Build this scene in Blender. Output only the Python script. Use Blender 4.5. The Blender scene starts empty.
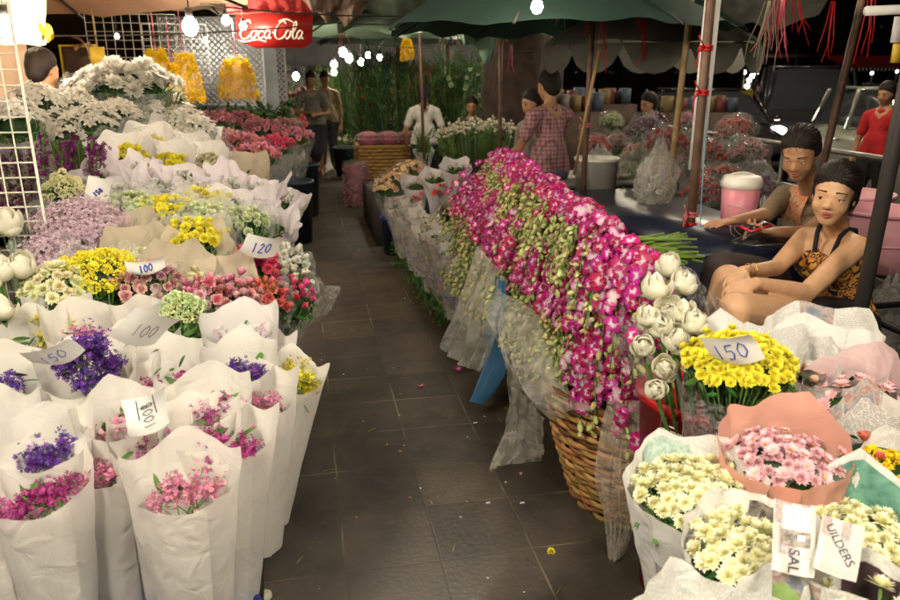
import bpy, math, random
import numpy as np
from mathutils import Vector, Matrix, noise
R_ = math.radians
rng = np.random.default_rng(7)
random.seed(7)
SC = bpy.context.scene
COL = SC.collection

# ---------------------------------------------------------------- camera, sky, moon, exposure
PSI, TH, CAMZ, FPX = 11.3, 17.4, 1.6, 726.0
_p, _t = R_(PSI), R_(TH)
CF = np.array([math.sin(_p)*math.cos(_t), math.cos(_p)*math.cos(_t), -math.sin(_t)])
CR = np.array([math.cos(_p), -math.sin(_p), 0.0])
CU = np.cross(CR, CF)
CC = np.array([0.0, 0.0, CAMZ])
cam_d = bpy.data.cameras.new('camera')
cam = bpy.data.objects.new('camera', cam_d); COL.objects.link(cam)
cam.matrix_world = Matrix(((CR[0], CU[0], -CF[0], 0), (CR[1], CU[1], -CF[1], 0), (CR[2], CU[2], -CF[2], CAMZ), (0, 0, 0, 1)))
cam_d.sensor_width = 36; cam_d.lens = 36*FPX/900
cam_d.clip_start = 0.05; cam_d.clip_end = 600
cam_d.dof.use_dof = True; cam_d.dof.focus_distance = 2.4; cam_d.dof.aperture_fstop = 5.0
SC.camera = cam
world = bpy.data.worlds.new('World'); SC.world = world; world.use_nodes = True
wn = world.node_tree; sky = wn.nodes.new('ShaderNodeTexSky'); sky.sky_type = 'NISHITA'; sky.sun_disc = False
sky.sun_elevation = R_(1.0); sky.sun_rotation = R_(200)
bg = wn.nodes['Background']; bg.inputs['Strength'].default_value = 0.0018
wn.links.new(sky.outputs[0], bg.inputs[0])
sl = bpy.data.lights.new('moon', 'SUN'); sl.energy = 0.02; sl.angle = R_(0.5); sl.color = (0.8, 0.88, 1)
so = bpy.data.objects.new('moon', sl); COL.objects.link(so); so.rotation_euler = (R_(50), 0, R_(200))
SC.view_settings.view_transform = 'Standard'; SC.view_settings.look = 'None'
SC.view_settings.exposure = 0.78; SC.view_settings.gamma = 1.0; SC.view_settings.use_curve_mapping = False
SC.cycles.max_bounces = 6; SC.cycles.diffuse_bounces = 3; SC.cycles.glossy_bounces = 2
SC.cycles.transmission_bounces = 3; SC.cycles.transparent_max_bounces = 10
SC.cycles.sample_clamp_indirect = 3; SC.cycles.caustics_reflective = False; SC.cycles.caustics_refractive = False
SC.cycles.use_denoising = True

def ray(px, py): return CF + CR*(px-450)/FPX - CU*(py-300)/FPX
def atz(px, py, z):
    d = ray(px, py); return CC + d*(z-CAMZ)/d[2]
def atY(px, py, Y):
    d = ray(px, py); return CC + d*Y/d[1]
def pxsize(p): return max(.1, (np.asarray(p)-CC) @ CF)/FPX     # metres per photo pixel at p

# ---------------------------------------------------------------- object helpers
def link(o, parent=None):
    COL.objects.link(o)
    if parent is not None: o.parent = parent
    return o
def tag(o, label=None, cat=None, group=None, kind=None):
    if label: o['label'] = label
    if cat: o['category'] = cat
    if group: o['group'] = group
    if kind: o['kind'] = kind
    return o
def thing(name, label, cat, loc=(0, 0, 0), rz=0.0, group=None, rot=None):
    o = bpy.data.objects.new(name, None); o.empty_display_size = .05
    o.location = [float(c) for c in loc]; o.rotation_euler = rot if rot is not None else (0, 0, rz)
    link(o); return tag(o, label, cat, group)
def mesh(name, V, F, g=None, rnd=None, uv=None, smooth=True):
    me = bpy.data.meshes.new(name)
    V = np.asarray(V, dtype=np.float32)
    if isinstance(F, np.ndarray) and F.ndim == 2:
        n, k = F.shape
        me.vertices.add(len(V)); me.vertices.foreach_set('co', V.ravel())
        me.loops.add(n*k); me.loops.foreach_set('vertex_index', F.astype(np.int32).ravel())
        me.polygons.add(n); me.polygons.foreach_set('loop_start', np.arange(0, n*k, k, dtype=np.int32))
        try: me.polygons.foreach_set('loop_total', np.full(n, k, dtype=np.int32))
        except Exception: pass
        me.update(calc_edges=True)
    else:
        me.from_pydata([tuple(map(float, v)) for v in V], [], [tuple(int(i) for i in f) for f in F]); me.update()
    if g is not None: me.attributes.new('g', 'FLOAT', 'POINT').data.foreach_set('value', np.asarray(g, np.float32))
    if rnd is not None: me.attributes.new('rnd', 'FLOAT', 'POINT').data.foreach_set('value', np.asarray(rnd, np.float32))
    if uv is not None:
        ul = me.uv_layers.new(name='UVMap'); li = np.zeros(len(me.loops), np.int32); me.loops.foreach_get('vertex_index', li)
        ul.data.foreach_set('uv', np.asarray(uv, np.float32)[li].ravel())
    if smooth: me.polygons.foreach_set('use_smooth', np.ones(len(me.polygons), bool))
    return me
def obj(name, me, mat=None, parent=None, loc=None):
    o = bpy.data.objects.new(name, me)
    if mat is not None and len(me.materials) == 0: me.materials.append(mat)
    if loc is not None: o.location = [float(c) for c in loc]
    return link(o, parent)
def joinp(parts):
    """join proto tuples (V,F list/array,g,rnd)"""
    Vs, Fs, gs, rs, k = [], [], [], [], 0
    for p in parts:
        V, F, g = p[0], p[1], p[2]; r = p[3] if len(p) > 3 else np.full(len(V), .5)
        Vs.append(V); Fs.append(np.asarray(F)+k); gs.append(g); rs.append(r); k += len(V)
    return np.vstack(Vs), np.vstack(Fs), np.concatenate(gs), np.concatenate(rs)
def rotm(ax, a):
    c, s = math.cos(a), math.sin(a)
    if ax == 'x': return np.array([[1, 0, 0], [0, c, -s], [0, s, c]])
    if ax == 'y': return np.array([[c, 0, s], [0, 1, 0], [-s, 0, c]])
    return np.array([[c, -s, 0], [s, c, 0], [0, 0, 1]])
def frame(d, roll=0.0):
    """rotation whose z axis points along d"""
    z = np.asarray(d, float); z = z/np.linalg.norm(z)
    a = np.array([1., 0, 0]) if abs(z[0]) < .9 else np.array([0, 1., 0])
    x = np.cross(a, z); x /= np.linalg.norm(x); y = np.cross(z, x)
    return np.stack([x, y, z], 1) @ rotm('z', roll)
def stamp(protos, pos, rots, scl, rnd=None):
    Vs, Fs, gs, rs, k = [], [], [], [], 0
    for i in range(len(pos)):
        P = protos[i % len(protos)] if isinstance(protos, list) else protos
        V = P[0]*scl[i] @ rots[i].T + pos[i]
        Vs.append(V); Fs.append(P[1]+k); gs.append(P[2]); k += len(V)
        rs.append(np.full(len(V), rng.random() if rnd is None else rnd[i]))
    return np.vstack(Vs), np.vstack(Fs), np.concatenate(gs), np.concatenate(rs)
def grid_faces(nu, nv, closed=False):
    """vertex index i*nv+j ; i along u"""
    F = []
    for i in range(nu if closed else nu-1):
        a = i*nv; b = ((i+1) % nu)*nv
        for j in range(nv-1): F.append((a+j, b+j, b+j+1, a+j+1))
    return np.array(F)
def box(c, s, rz=0):
    """box centre c size s"""
    x, y, z = np.array(s)/2
    V = np.array([(-x, -y, -z), (x, -y, -z), (x, y, -z), (-x, y, -z), (-x, -y, z), (x, -y, z), (x, y, z), (-x, y, z)])
    if rz: V = V @ rotm('z', rz).T
    F = np.array([(3, 2, 1, 0), (4, 5, 6, 7), (0, 1, 5, 4), (1, 2, 6, 5), (2, 3, 7, 6), (3, 0, 4, 7)])
    return V+np.array(c), F, np.zeros(8)
def tube(pts, r, n=8, closed=False, cap=True):
    pts = np.asarray(pts, float); m = len(pts); r = np.broadcast_to(np.asarray(r, float), (m,))
    T = np.gradient(pts, axis=0); T /= np.linalg.norm(T, axis=1)[:, None]+1e-9
    up = np.array([0, 0, 1.]) if abs(T[0][2]) < .95 else np.array([1., 0, 0])
    X = np.cross(up, T[0]); X /= np.linalg.norm(X); V = []
    for i in range(m):
        X = X-T[i]*(X@T[i]); X /= np.linalg.norm(X)+1e-9; Y = np.cross(T[i], X)
        for k in range(n):
            a = 2*math.pi*k/n; V.append(pts[i]+r[i]*(math.cos(a)*X+math.sin(a)*Y))
    F = [(i*n+k, i*n+(k+1) % n, (i+1)*n+(k+1) % n, (i+1)*n+k) for i in range(m-1) for k in range(n)]
    V = np.array(V)
    if cap:
        k0 = len(V); V = np.vstack([V, pts[0], pts[-1]])
        for k in range(0, n, 2):
            F.append((k0, (k+2) % n, (k+1) % n, k)); b = (m-1)*n
            F.append((k0+1, b+k, b+(k+1) % n, b+(k+2) % n))
    return V, np.array(F), np.zeros(len(V))
def lathe(prof, n=24, cap=False):
    prof = np.asarray(prof, float); m = len(prof)
    V = np.array([(r*math.cos(2*math.pi*k/n), r*math.sin(2*math.pi*k/n), z) for k in range(n) for r, z in prof])
    return V, grid_faces(n, m, True), np.zeros(len(V))
def sph(c, r, n=10, m=8):
    r = np.broadcast_to(np.asarray(r, float), (3,))
    a = np.linspace(0, math.pi, m)
    V, F, g = lathe([(max(1e-4, math.sin(t)), -math.cos(t)) for t in a], n)
    return V*r+np.array(c), F, g
def po(name, parts, mat, parent=None, smooth=True, loc=None, uv=None):
    if isinstance(parts, tuple): parts = [parts]
    V, F, g, r = joinp(parts)
    return obj(name, mesh(name, V, F, g, r, uv, smooth), mat, parent, loc)
def hang(p0, p1, sag, n=10):
    t = np.linspace(0, 1, n)[:, None]; P = np.asarray(p0)*(1-t)+np.asarray(p1)*t
    P[:, 2] -= sag*4*t[:, 0]*(1-t[:, 0]); return P

# ---------------------------------------------------------------- materials
def newmat(name):
    m = bpy.data.materials.new(name); m.use_nodes = True; nt = m.node_tree
    b = nt.nodes['Principled BSDF']; return m, nt, b
def rgb(c): return (c[0], c[1], c[2], 1)
_pc = {}
def plain(name, col, rough=.6, var=.12, scale=8., metal=0., spec=.4, bump=0., bscale=60., c2=None, transl=0.):
    if name in _pc: return _pc[name]
    m, nt, b = newmat(name); N, L = nt.nodes, nt.links
    tc = N.new('ShaderNodeTexCoord'); nz = N.new('ShaderNodeTexNoise'); nz.inputs['Scale'].default_value = scale; nz.inputs['Detail'].default_value = 5
    L.new(tc.outputs['Object'], nz.inputs['Vector'])
    rp = N.new('ShaderNodeValToRGB'); rp.color_ramp.elements[0].position = .3; rp.color_ramp.elements[1].position = .7
    ca = np.array(col); cb = np.array(c2) if c2 is not None else ca
    rp.color_ramp.elements[0].color = rgb(ca*(1-var)); rp.color_ramp.elements[1].color = rgb(np.minimum(cb*(1+var), 1))
    L.new(nz.outputs['Fac'], rp.inputs[0]); L.new(rp.outputs[0], b.inputs['Base Color'])
    b.inputs['Roughness'].default_value = rough; b.inputs['Metallic'].default_value = metal; b.inputs['Specular IOR Level'].default_value = spec
    if bump:
        n2 = N.new('ShaderNodeTexNoise'); n2.inputs['Scale'].default_value = bscale; n2.inputs['Detail'].default_value = 4
        L.new(tc.outputs['Object'], n2.inputs['Vector']); bp = N.new('ShaderNodeBump'); bp.inputs['Strength'].default_value = bump
        bp.inputs['Distance'].default_value = .01; L.new(n2.outputs['Fac'], bp.inputs['Height']); L.new(bp.outputs[0], b.inputs['Normal'])
    if transl:
        tr = N.new('ShaderNodeBsdfTranslucent'); mx = N.new('ShaderNodeMixShader'); mx.inputs[0].default_value = transl
        L.new(rp.outputs[0], tr.inputs[0]); L.new(b.outputs[0], mx.inputs[1]); L.new(tr.outputs[0], mx.inputs[2])
        L.new(mx.outputs[0], nt.nodes['Material Output'].inputs[0])
    _pc[name] = m; return m
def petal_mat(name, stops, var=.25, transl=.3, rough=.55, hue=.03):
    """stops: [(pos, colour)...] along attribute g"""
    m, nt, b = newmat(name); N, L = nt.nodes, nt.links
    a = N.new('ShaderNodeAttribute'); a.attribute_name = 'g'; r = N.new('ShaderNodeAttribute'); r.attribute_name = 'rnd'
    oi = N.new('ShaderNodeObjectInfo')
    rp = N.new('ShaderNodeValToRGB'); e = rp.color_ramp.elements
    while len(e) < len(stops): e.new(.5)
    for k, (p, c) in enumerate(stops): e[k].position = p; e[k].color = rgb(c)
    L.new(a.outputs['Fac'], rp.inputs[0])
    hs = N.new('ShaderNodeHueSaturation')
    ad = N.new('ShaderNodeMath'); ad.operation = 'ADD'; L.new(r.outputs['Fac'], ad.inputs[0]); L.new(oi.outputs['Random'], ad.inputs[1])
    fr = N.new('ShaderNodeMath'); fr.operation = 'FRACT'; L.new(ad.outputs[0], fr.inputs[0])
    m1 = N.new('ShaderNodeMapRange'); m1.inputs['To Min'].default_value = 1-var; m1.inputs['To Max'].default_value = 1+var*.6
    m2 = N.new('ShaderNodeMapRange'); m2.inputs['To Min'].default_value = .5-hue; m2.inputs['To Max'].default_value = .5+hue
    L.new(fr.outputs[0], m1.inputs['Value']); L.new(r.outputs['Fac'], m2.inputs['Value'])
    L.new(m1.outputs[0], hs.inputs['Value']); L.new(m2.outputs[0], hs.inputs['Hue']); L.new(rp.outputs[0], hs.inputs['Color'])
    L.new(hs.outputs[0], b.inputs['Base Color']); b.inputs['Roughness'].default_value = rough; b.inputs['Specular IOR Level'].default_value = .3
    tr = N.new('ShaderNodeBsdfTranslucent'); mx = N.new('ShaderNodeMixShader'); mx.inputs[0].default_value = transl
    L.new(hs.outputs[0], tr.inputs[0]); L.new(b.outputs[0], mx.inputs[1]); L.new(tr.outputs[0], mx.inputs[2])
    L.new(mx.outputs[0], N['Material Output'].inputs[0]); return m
def sheet_mat(name, col, transl=.45, transp=0., rough=.5, crease=.3, cscale=14., stain=.06, gloss=.25, fold=0.):
    """paper, fabric or film: diffuse + translucent + some clear"""
    m, nt, b = newmat(name); N, L = nt.nodes, nt.links
    tc = N.new('ShaderNodeTexCoord'); oi = N.new('ShaderNodeObjectInfo')
    vm = N.new('ShaderNodeVectorMath'); vm.operation = 'ADD'; L.new(tc.outputs['Object'], vm.inputs[0])
    sc_ = N.new('ShaderNodeVectorMath'); sc_.operation = 'SCALE'; sc_.inputs['Scale'].default_value = 5; L.new(oi.outputs['Location'], sc_.inputs[0]); L.new(sc_.outputs[0], vm.inputs[1])
    nz = N.new('ShaderNodeTexNoise'); nz.inputs['Scale'].default_value = 9; nz.inputs['Detail'].default_value = 6; L.new(vm.outputs[0], nz.inputs['Vector'])
    rp = N.new('ShaderNodeValToRGB'); rp.color_ramp.elements[0].position = .35; rp.color_ramp.elements[1].position = .65
    c = np.array(col); rp.color_ramp.elements[0].color = rgb(c*(1-stain*1.5)); rp.color_ramp.elements[1].color = rgb(np.minimum(c*(1+stain*.4), .95))
    L.new(nz.outputs['Fac'], rp.inputs[0]); L.new(rp.outputs[0], b.inputs['Base Color'])
    b.inputs['Roughness'].default_value = rough; b.inputs['Specular IOR Level'].default_value = gloss
    vo = N.new('ShaderNodeTexNoise'); vo.inputs['Scale'].default_value = cscale; vo.inputs['Detail'].default_value = 3; vo.inputs['Distortion'].default_value = 1.2
    L.new(vm.outputs[0], vo.inputs['Vector']); bp = N.new('ShaderNodeBump'); bp.inputs['Strength'].default_value = crease; bp.inputs['Distance'].default_value = .02
    L.new(vo.outputs['Fac'], bp.inputs['Height']); L.new(bp.outputs[0], b.inputs['Normal'])
    out = N['Material Output']; last = b.outputs[0]
    if transl:
        tr = N.new('ShaderNodeBsdfTranslucent'); L.new(rp.outputs[0], tr.inputs[0]); L.new(bp.outputs[0], tr.inputs['Normal'])
        mx = N.new('ShaderNodeMixShader'); mx.inputs[0].default_value = transl; L.new(last, mx.inputs[1]); L.new(tr.outputs[0], mx.inputs[2]); last = mx.outputs[0]
    if transp:
        tp = N.new('ShaderNodeBsdfTransparent'); tp.inputs[0].default_value = (.97, .97, .96, 1)
        mx = N.new('ShaderNodeMixShader'); L.new(last, mx.inputs[1]); L.new(tp.outputs[0], mx.inputs[2])
        mr = N.new('ShaderNodeMapRange'); mr.inputs['From Min'].default_value = .35; mr.inputs['From Max'].default_value = .65
        mr.inputs['To Min'].default_value = min(1, transp*1.12); mr.inputs['To Max'].default_value = transp*.8
        L.new(vo.outputs['Fac'], mr.inputs['Value']); L.new(mr.outputs[0], mx.inputs[0]); last = mx.outputs[0]
    L.new(last, out.inputs[0]); return m
def emit_mat(name, col, s):
    m, nt, b = newmat(name); e = nt.nodes.new('ShaderNodeEmission'); e.inputs[0].default_value = rgb(col); e.inputs[1].default_value = s
    nt.links.new(e.outputs[0], nt.nodes['Material Output'].inputs[0]); return m
def newsprint(name, base=(.66, .63, .57), ink=.6, pic=.25, tint=None, seed=0.):
    """UV in metres: lines of print, columns and pictures"""
    m, nt, b = newmat(name); N, L = nt.nodes, nt.links
    uv = N.new('ShaderNodeUVMap'); oi = N.new('ShaderNodeObjectInfo')
    mp = N.new('ShaderNodeVectorMath'); mp.operation = 'ADD'; L.new(uv.outputs[0], mp.inputs[0]); L.new(oi.outputs['Location'], mp.inputs[1])
    br = N.new('ShaderNodeTexBrick'); br.inputs['Scale'].default_value = 1; br.inputs['Brick Width'].default_value = .075; br.inputs['Row Height'].default_value = .085
    br.inputs['Mortar Size'].default_value = .003; br.inputs['Color1'].default_value = (0, 0, 0, 1); br.inputs['Color2'].default_value = (1, 1, 1, 1); br.inputs['Mortar'].default_value = (.5, .5, .5, 1)
    L.new(mp.outputs[0], br.inputs['Vector'])
    wv = N.new('ShaderNodeTexWave'); wv.bands_direction = 'Y'; wv.inputs['Scale'].default_value = 78; L.new(mp.outputs[0], wv.inputs['Vector'])
    nx = N.new('ShaderNodeTexNoise'); nx.inputs['Scale'].default_value = 1; nx.inputs['Detail'].default_value = 2
    ms = N.new('ShaderNodeVectorMath'); ms.operation = 'MULTIPLY'; ms.inputs[1].default_value = (300, 156, 1); L.new(mp.outputs[0], ms.inputs[0]); L.new(ms.outputs[0], nx.inputs['Vector'])
    g1 = N.new('ShaderNodeMath'); g1.operation = 'GREATER_THAN'; g1.inputs[1].default_value = .5; L.new(wv.outputs['Fac'], g1.inputs[0])
    g2 = N.new('ShaderNodeMath'); g2.operation = 'GREATER_THAN'; g2.inputs[1].default_value = .45; L.new(nx.outputs['Fac'], g2.inputs[0])
    mu = N.new('ShaderNodeMath'); mu.operation = 'MULTIPLY'; L.new(g1.outputs[0], mu.inputs[0]); L.new(g2.outputs[0], mu.inputs[1])
    mk = N.new('ShaderNodeMath'); mk.operation = 'GREATER_THAN'; mk.inputs[1].default_value = .5; L.new(br.outputs['Color'], mk.inputs[0])
    m3 = N.new('ShaderNodeMath'); m3.operation = 'MULTIPLY'; L.new(mu.outputs[0], m3.inputs[0]); L.new(mk.outputs[0], m3.inputs[1])
    m4 = N.new('ShaderNodeMath'); m4.operation = 'MULTIPLY'; m4.inputs[1].default_value = ink; L.new(m3.outputs[0], m4.inputs[0])
    mx = N.new('ShaderNodeMix'); mx.data_type = 'RGBA'; mx.inputs['A'].default_value = rgb(base); mx.inputs['B'].default_value = (.12, .12, .14, 1); L.new(m4.outputs[0], mx.inputs['Factor'])
    # pictures
    pn = N.new('ShaderNodeTexNoise'); pn.inputs['Scale'].default_value = 45; pn.inputs['Detail'].default_value = 4; L.new(mp.outputs[0], pn.inputs['Vector'])
    pr = N.new('ShaderNodeValToRGB'); e = pr.color_ramp.elements; cs = [(.25, (.03, .03, .04)), (.42, (.10, .16, .30)), (.5, (.45, .35, .28)), (.58, (.30, .07, .06)), (.75, (.6, .6, .55))]
    while len(e) < 5: e.new(.5)
    for k, (p, c) in enumerate(cs): e[k].position = p; e[k].color = rgb(c)
    L.new(pn.outputs['Fac'], pr.inputs[0])
    pk = N.new('ShaderNodeMath'); pk.operation = 'LESS_THAN'; pk.inputs[1].default_value = pic; L.new(br.outputs['Color'], pk.inputs[0])
    pm = N.new('ShaderNodeMath'); pm.operation = 'MULTIPLY'; pm.inputs[1].default_value = .75; L.new(pk.outputs[0], pm.inputs[0])
    mx2 = N.new('ShaderNodeMix'); mx2.data_type = 'RGBA'; L.new(mx.outputs['Result'], mx2.inputs['A']); L.new(pr.outputs[0], mx2.inputs['B']); L.new(pm.outputs[0], mx2.inputs['Factor'])
    L.new(mx2.outputs['Result'], b.inputs['Base Color']); b.inputs['Roughness'].default_value = .7; b.inputs['Specular IOR Level'].default_value = .25
    tc = N.new('ShaderNodeTexCoord'); vo = N.new('ShaderNodeTexNoise'); vo.inputs['Scale'].default_value = 18; vo.inputs['Distortion'].default_value = 1.
    L.new(tc.outputs['Object'], vo.inputs['Vector']); bp = N.new('ShaderNodeBump'); bp.inputs['Strength'].default_value = .35; bp.inputs['Distance'].default_value = .02
    L.new(vo.outputs['Fac'], bp.inputs['Height']); L.new(bp.outputs[0], b.inputs['Normal'])
    tr = N.new('ShaderNodeBsdfTranslucent'); L.new(mx2.outputs['Result'], tr.inputs[0]); mxs = N.new('ShaderNodeMixShader'); mxs.inputs[0].default_value = .3
    L.new(b.outputs[0], mxs.inputs[1]); L.new(tr.outputs[0], mxs.inputs[2]); L.new(mxs.outputs[0], N['Material Output'].inputs[0]); return m

Y_ = (.80, .56, .01)
M = {}
M['nonwoven'] = sheet_mat('white_nonwoven_fabric', (.86, .83, .77), .42, .06, .8, .28, 16, .06, .1)
M['paperwhite'] = sheet_mat('white_wrapping_paper', (.84, .82, .80), .4, 0, .6, .3, 14, .04)
M['lilac'] = sheet_mat('pale_lilac_paper', (.86, .80, .83), .4, 0, .6, .45, 14, .06)
M['kraft'] = sheet_mat('beige_kraft_paper', (.62, .54, .40), .3, 0, .7, .4, 12, .12)
M['clear'] = sheet_mat('clear_cellophane', (.85, .85, .83), .2, .86, .10, 1., 34, .02, 1.)
M['milky'] = sheet_mat('milky_plastic_film', (.88, .86, .78), .5, .68, .18, 1., 13, .04, 1.)
M['poly'] = sheet_mat('cloudy_polythene', (.86, .83, .74), .45, .72, .18, .9, 18, .04, 1.)
M['thinfilm'] = sheet_mat('thin_sparkling_film', (.85, .85, .83), .1, .93, .06, 1., 30, .02, 1.)
M['bagfilm'] = sheet_mat('thin_bag_film', (.78, .77, .72), .35, .72, .2, 1., 20, .04, .9)
M['peach'] = sheet_mat('peach_plastic_wrap', (.88, .46, .36), .45, .10, .35, .3, 9, .05, .5)
M['pinkwrap'] = sheet_mat('pale_pink_wrap', (.84, .62, .62), .4, .1, .4, .4, 14, .05)
M['net'] = sheet_mat('white_foam_net', (.80, .80, .74), .4, .55, .6, .5, 30, .05)
M['cardw'] = sheet_mat('white_card', (.86, .86, .82), .25, 0, .6, .15, 8, .03)
M['news'] = newsprint('newspaper_print', ink=.75, pic=.38)
M['news2'] = newsprint('newspaper_print_grey', (.62, .59, .52), .75, .42)
M['news3'] = newsprint('newspaper_plain_print', (.80, .79, .75), .34, .16)
M['blueink'] = plain('blue_ink', (.05, .07, .40), .6, .05)
M['blackink'] = plain('black_ink', (.03, .03, .04), .6, .05)
M['redrib'] = plain('red_ribbon', (.62, .02, .02), .35, .1, transl=.2)
M['pinkrib'] = plain('pink_string', (.7, .16, .2), .5, .1, transl=.2)
M['leaf'] = petal_mat('green_leaf', [(0, (.035, .10, .02)), (1, (.08, .20, .035))], .35, .25)
M['leafdark'] = petal_mat('dark_green_leaf', [(0, (.02, .06, .015)), (1, (.05, .12, .03))], .35, .2)
M['leaflight'] = petal_mat('yellow_green_leaf', [(0, (.20, .32, .05)), (1, (.34, .45, .08))], .25, .3)
M['stem'] = petal_mat('green_stem', [(0, (.10, .20, .04)), (1, (.22, .36, .08))], .25, .15)
PM = {}
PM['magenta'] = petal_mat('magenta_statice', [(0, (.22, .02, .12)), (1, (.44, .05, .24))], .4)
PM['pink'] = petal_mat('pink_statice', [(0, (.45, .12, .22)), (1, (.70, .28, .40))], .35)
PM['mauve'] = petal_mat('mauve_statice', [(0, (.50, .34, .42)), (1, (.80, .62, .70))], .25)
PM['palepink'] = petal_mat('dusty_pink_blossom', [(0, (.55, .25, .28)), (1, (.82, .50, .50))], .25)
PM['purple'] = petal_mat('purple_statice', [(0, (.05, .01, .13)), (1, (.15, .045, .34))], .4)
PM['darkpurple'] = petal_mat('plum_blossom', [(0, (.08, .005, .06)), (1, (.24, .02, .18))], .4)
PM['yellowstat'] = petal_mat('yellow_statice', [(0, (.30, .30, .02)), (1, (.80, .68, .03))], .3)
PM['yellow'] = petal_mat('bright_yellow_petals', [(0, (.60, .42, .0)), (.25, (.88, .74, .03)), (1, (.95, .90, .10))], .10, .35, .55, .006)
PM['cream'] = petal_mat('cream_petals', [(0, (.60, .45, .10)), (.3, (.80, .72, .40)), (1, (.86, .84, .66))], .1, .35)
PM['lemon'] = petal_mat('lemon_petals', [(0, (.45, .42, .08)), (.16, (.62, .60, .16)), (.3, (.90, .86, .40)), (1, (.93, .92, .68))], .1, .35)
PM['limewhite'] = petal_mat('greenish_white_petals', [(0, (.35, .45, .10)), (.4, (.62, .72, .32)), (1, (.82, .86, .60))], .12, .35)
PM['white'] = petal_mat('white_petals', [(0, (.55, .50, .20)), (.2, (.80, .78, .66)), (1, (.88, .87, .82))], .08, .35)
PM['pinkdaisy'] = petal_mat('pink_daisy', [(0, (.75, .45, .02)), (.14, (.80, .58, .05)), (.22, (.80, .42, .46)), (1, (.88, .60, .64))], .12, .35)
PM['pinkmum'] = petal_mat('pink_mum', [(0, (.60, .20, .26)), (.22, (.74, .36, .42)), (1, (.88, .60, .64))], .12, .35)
PM['red'] = petal_mat('red_petals', [(0, (.30, .005, .01)), (1, (.72, .04, .05))], .3)
PM['coral'] = petal_mat('coral_petals', [(0, (.50, .06, .03)), (1, (.88, .30, .22))], .25)
PM['hotpink'] = petal_mat('hot_pink_petals', [(0, (.45, .02, .10)), (1, (.88, .14, .30))], .25)
PM['candy'] = petal_mat('candy_pink_petals', [(0, (.50, .06, .14)), (.6, (.75, .22, .30)), (1, (.88, .50, .54))], .3)
PM['peachp'] = petal_mat('peach_petals', [(0, (.70, .35, .12)), (1, (.88, .66, .42))], .2)
PM['ivory'] = petal_mat('ivory_rose', [(0, (.70, .62, .40)), (1, (.88, .84, .72))], .1, .3)
PM['orchid'] = petal_mat('orchid_petals', [(0, (.85, .80, .74)), (.26, (.86, .68, .76)), (.46, (.62, .03, .25)), (1, (.46, .006, .15))], .35, .35, .45, .035)
PM['orchidpale'] = petal_mat('pale_orchid_petals', [(0, (.88, .84, .78)), (.5, (.86, .66, .76)), (.8, (.74, .20, .48)), (1, (.58, .03, .28))], .2, .4, .45, .03)
PM['orchidlip'] = petal_mat('orchid_lip', [(0, (.75, .6, .5)), (.5, (.45, .01, .20)), (1, (.30, .0, .12))], .25, .2)
PM['bud'] = petal_mat('orchid_bud', [(0, (.42, .46, .10)), (.6, (.62, .62, .24)), (1, (.72, .60, .36))], .3, .2, .5, .06)
PM['marigold'] = petal_mat('orange_marigold', [(0, (.85, .48, .0)), (1, (.94, .70, .02))], .15, .3, .55, .01)
PM['lotus'] = petal_mat('white_lotus', [(0, (.60, .64, .38)), (.2, (.88, .84, .58)), (1, (.94, .92, .80))], .05, .42)
PM['lotusyel'] = petal_mat('lotus_heart', [(0, (.7, .5, .02)), (1, (.85, .65, .05))], .1, .2)

# ---------------------------------------------------------------- flower prototypes
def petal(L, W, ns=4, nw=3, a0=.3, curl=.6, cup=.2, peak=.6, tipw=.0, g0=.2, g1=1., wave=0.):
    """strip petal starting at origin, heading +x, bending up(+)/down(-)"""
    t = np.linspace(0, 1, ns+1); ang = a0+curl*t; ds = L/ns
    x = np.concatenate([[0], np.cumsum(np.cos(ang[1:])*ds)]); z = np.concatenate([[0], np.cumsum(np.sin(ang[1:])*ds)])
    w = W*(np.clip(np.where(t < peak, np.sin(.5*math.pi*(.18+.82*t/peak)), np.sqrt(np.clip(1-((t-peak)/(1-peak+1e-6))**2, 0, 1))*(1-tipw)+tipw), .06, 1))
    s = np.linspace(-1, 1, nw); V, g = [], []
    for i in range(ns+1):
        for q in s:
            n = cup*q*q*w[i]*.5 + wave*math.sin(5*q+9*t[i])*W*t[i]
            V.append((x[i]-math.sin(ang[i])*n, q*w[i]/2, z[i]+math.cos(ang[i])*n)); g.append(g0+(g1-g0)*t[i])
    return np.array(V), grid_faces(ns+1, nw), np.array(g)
def ring(n, z=0, off=0, r=0, jit=0., **k):
    out = []
    for i in range(n):
        kk = dict(k)
        kk['L'] = k['L']*(1+jit*rng.uniform(-1, 1)); kk['a0'] = k.get('a0', .3)+jit*rng.uniform(-1, 1)
        V, F, g = petal(**kk); V = V+np.array([r, 0, z])
        a = 2*math.pi*(i+off)/n+jit*rng.uniform(-.5, .5); out.append((V @ rotm('z', a).T, F, g))
    return out
def centre(r, h, n=8, g=.0):
    V, F, _ = lathe([(r, 0), (r*.8, h*.7), (r*.4, h), (.0005, h*.95)], n); return V, F, np.full(len(V), g)
def P_daisy():
    return joinp(ring(15, L=.024, W=.0075, a0=.12, curl=.15, jit=.12, ns=3)+ring(12, z=.002, off=.5, L=.019, W=.007, a0=.4, curl=.2, jit=.12, ns=3)+[centre(.0065, .005)])
def P_mum():
    return joinp(ring(18, L=.025, W=.0085, a0=-.05, curl=.3, jit=.15, ns=3)+ring(17, z=.002, off=.5, L=.024, W=.008, a0=.22, curl=.4, jit=.15, ns=3)+ring(15, z=.0035, off=.2, L=.021, W=.008, a0=.5, curl=.55, jit=.15, ns=3) +
                 ring(13, z=.005, L=.017, W=.007, a0=.7, curl=.7, jit=.15, ns=3)+ring(7, z=.006, off=.3, L=.011, W=.006, a0=1., curl=.9, jit=.15, ns=3, g0=.0, g1=.5))
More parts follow.
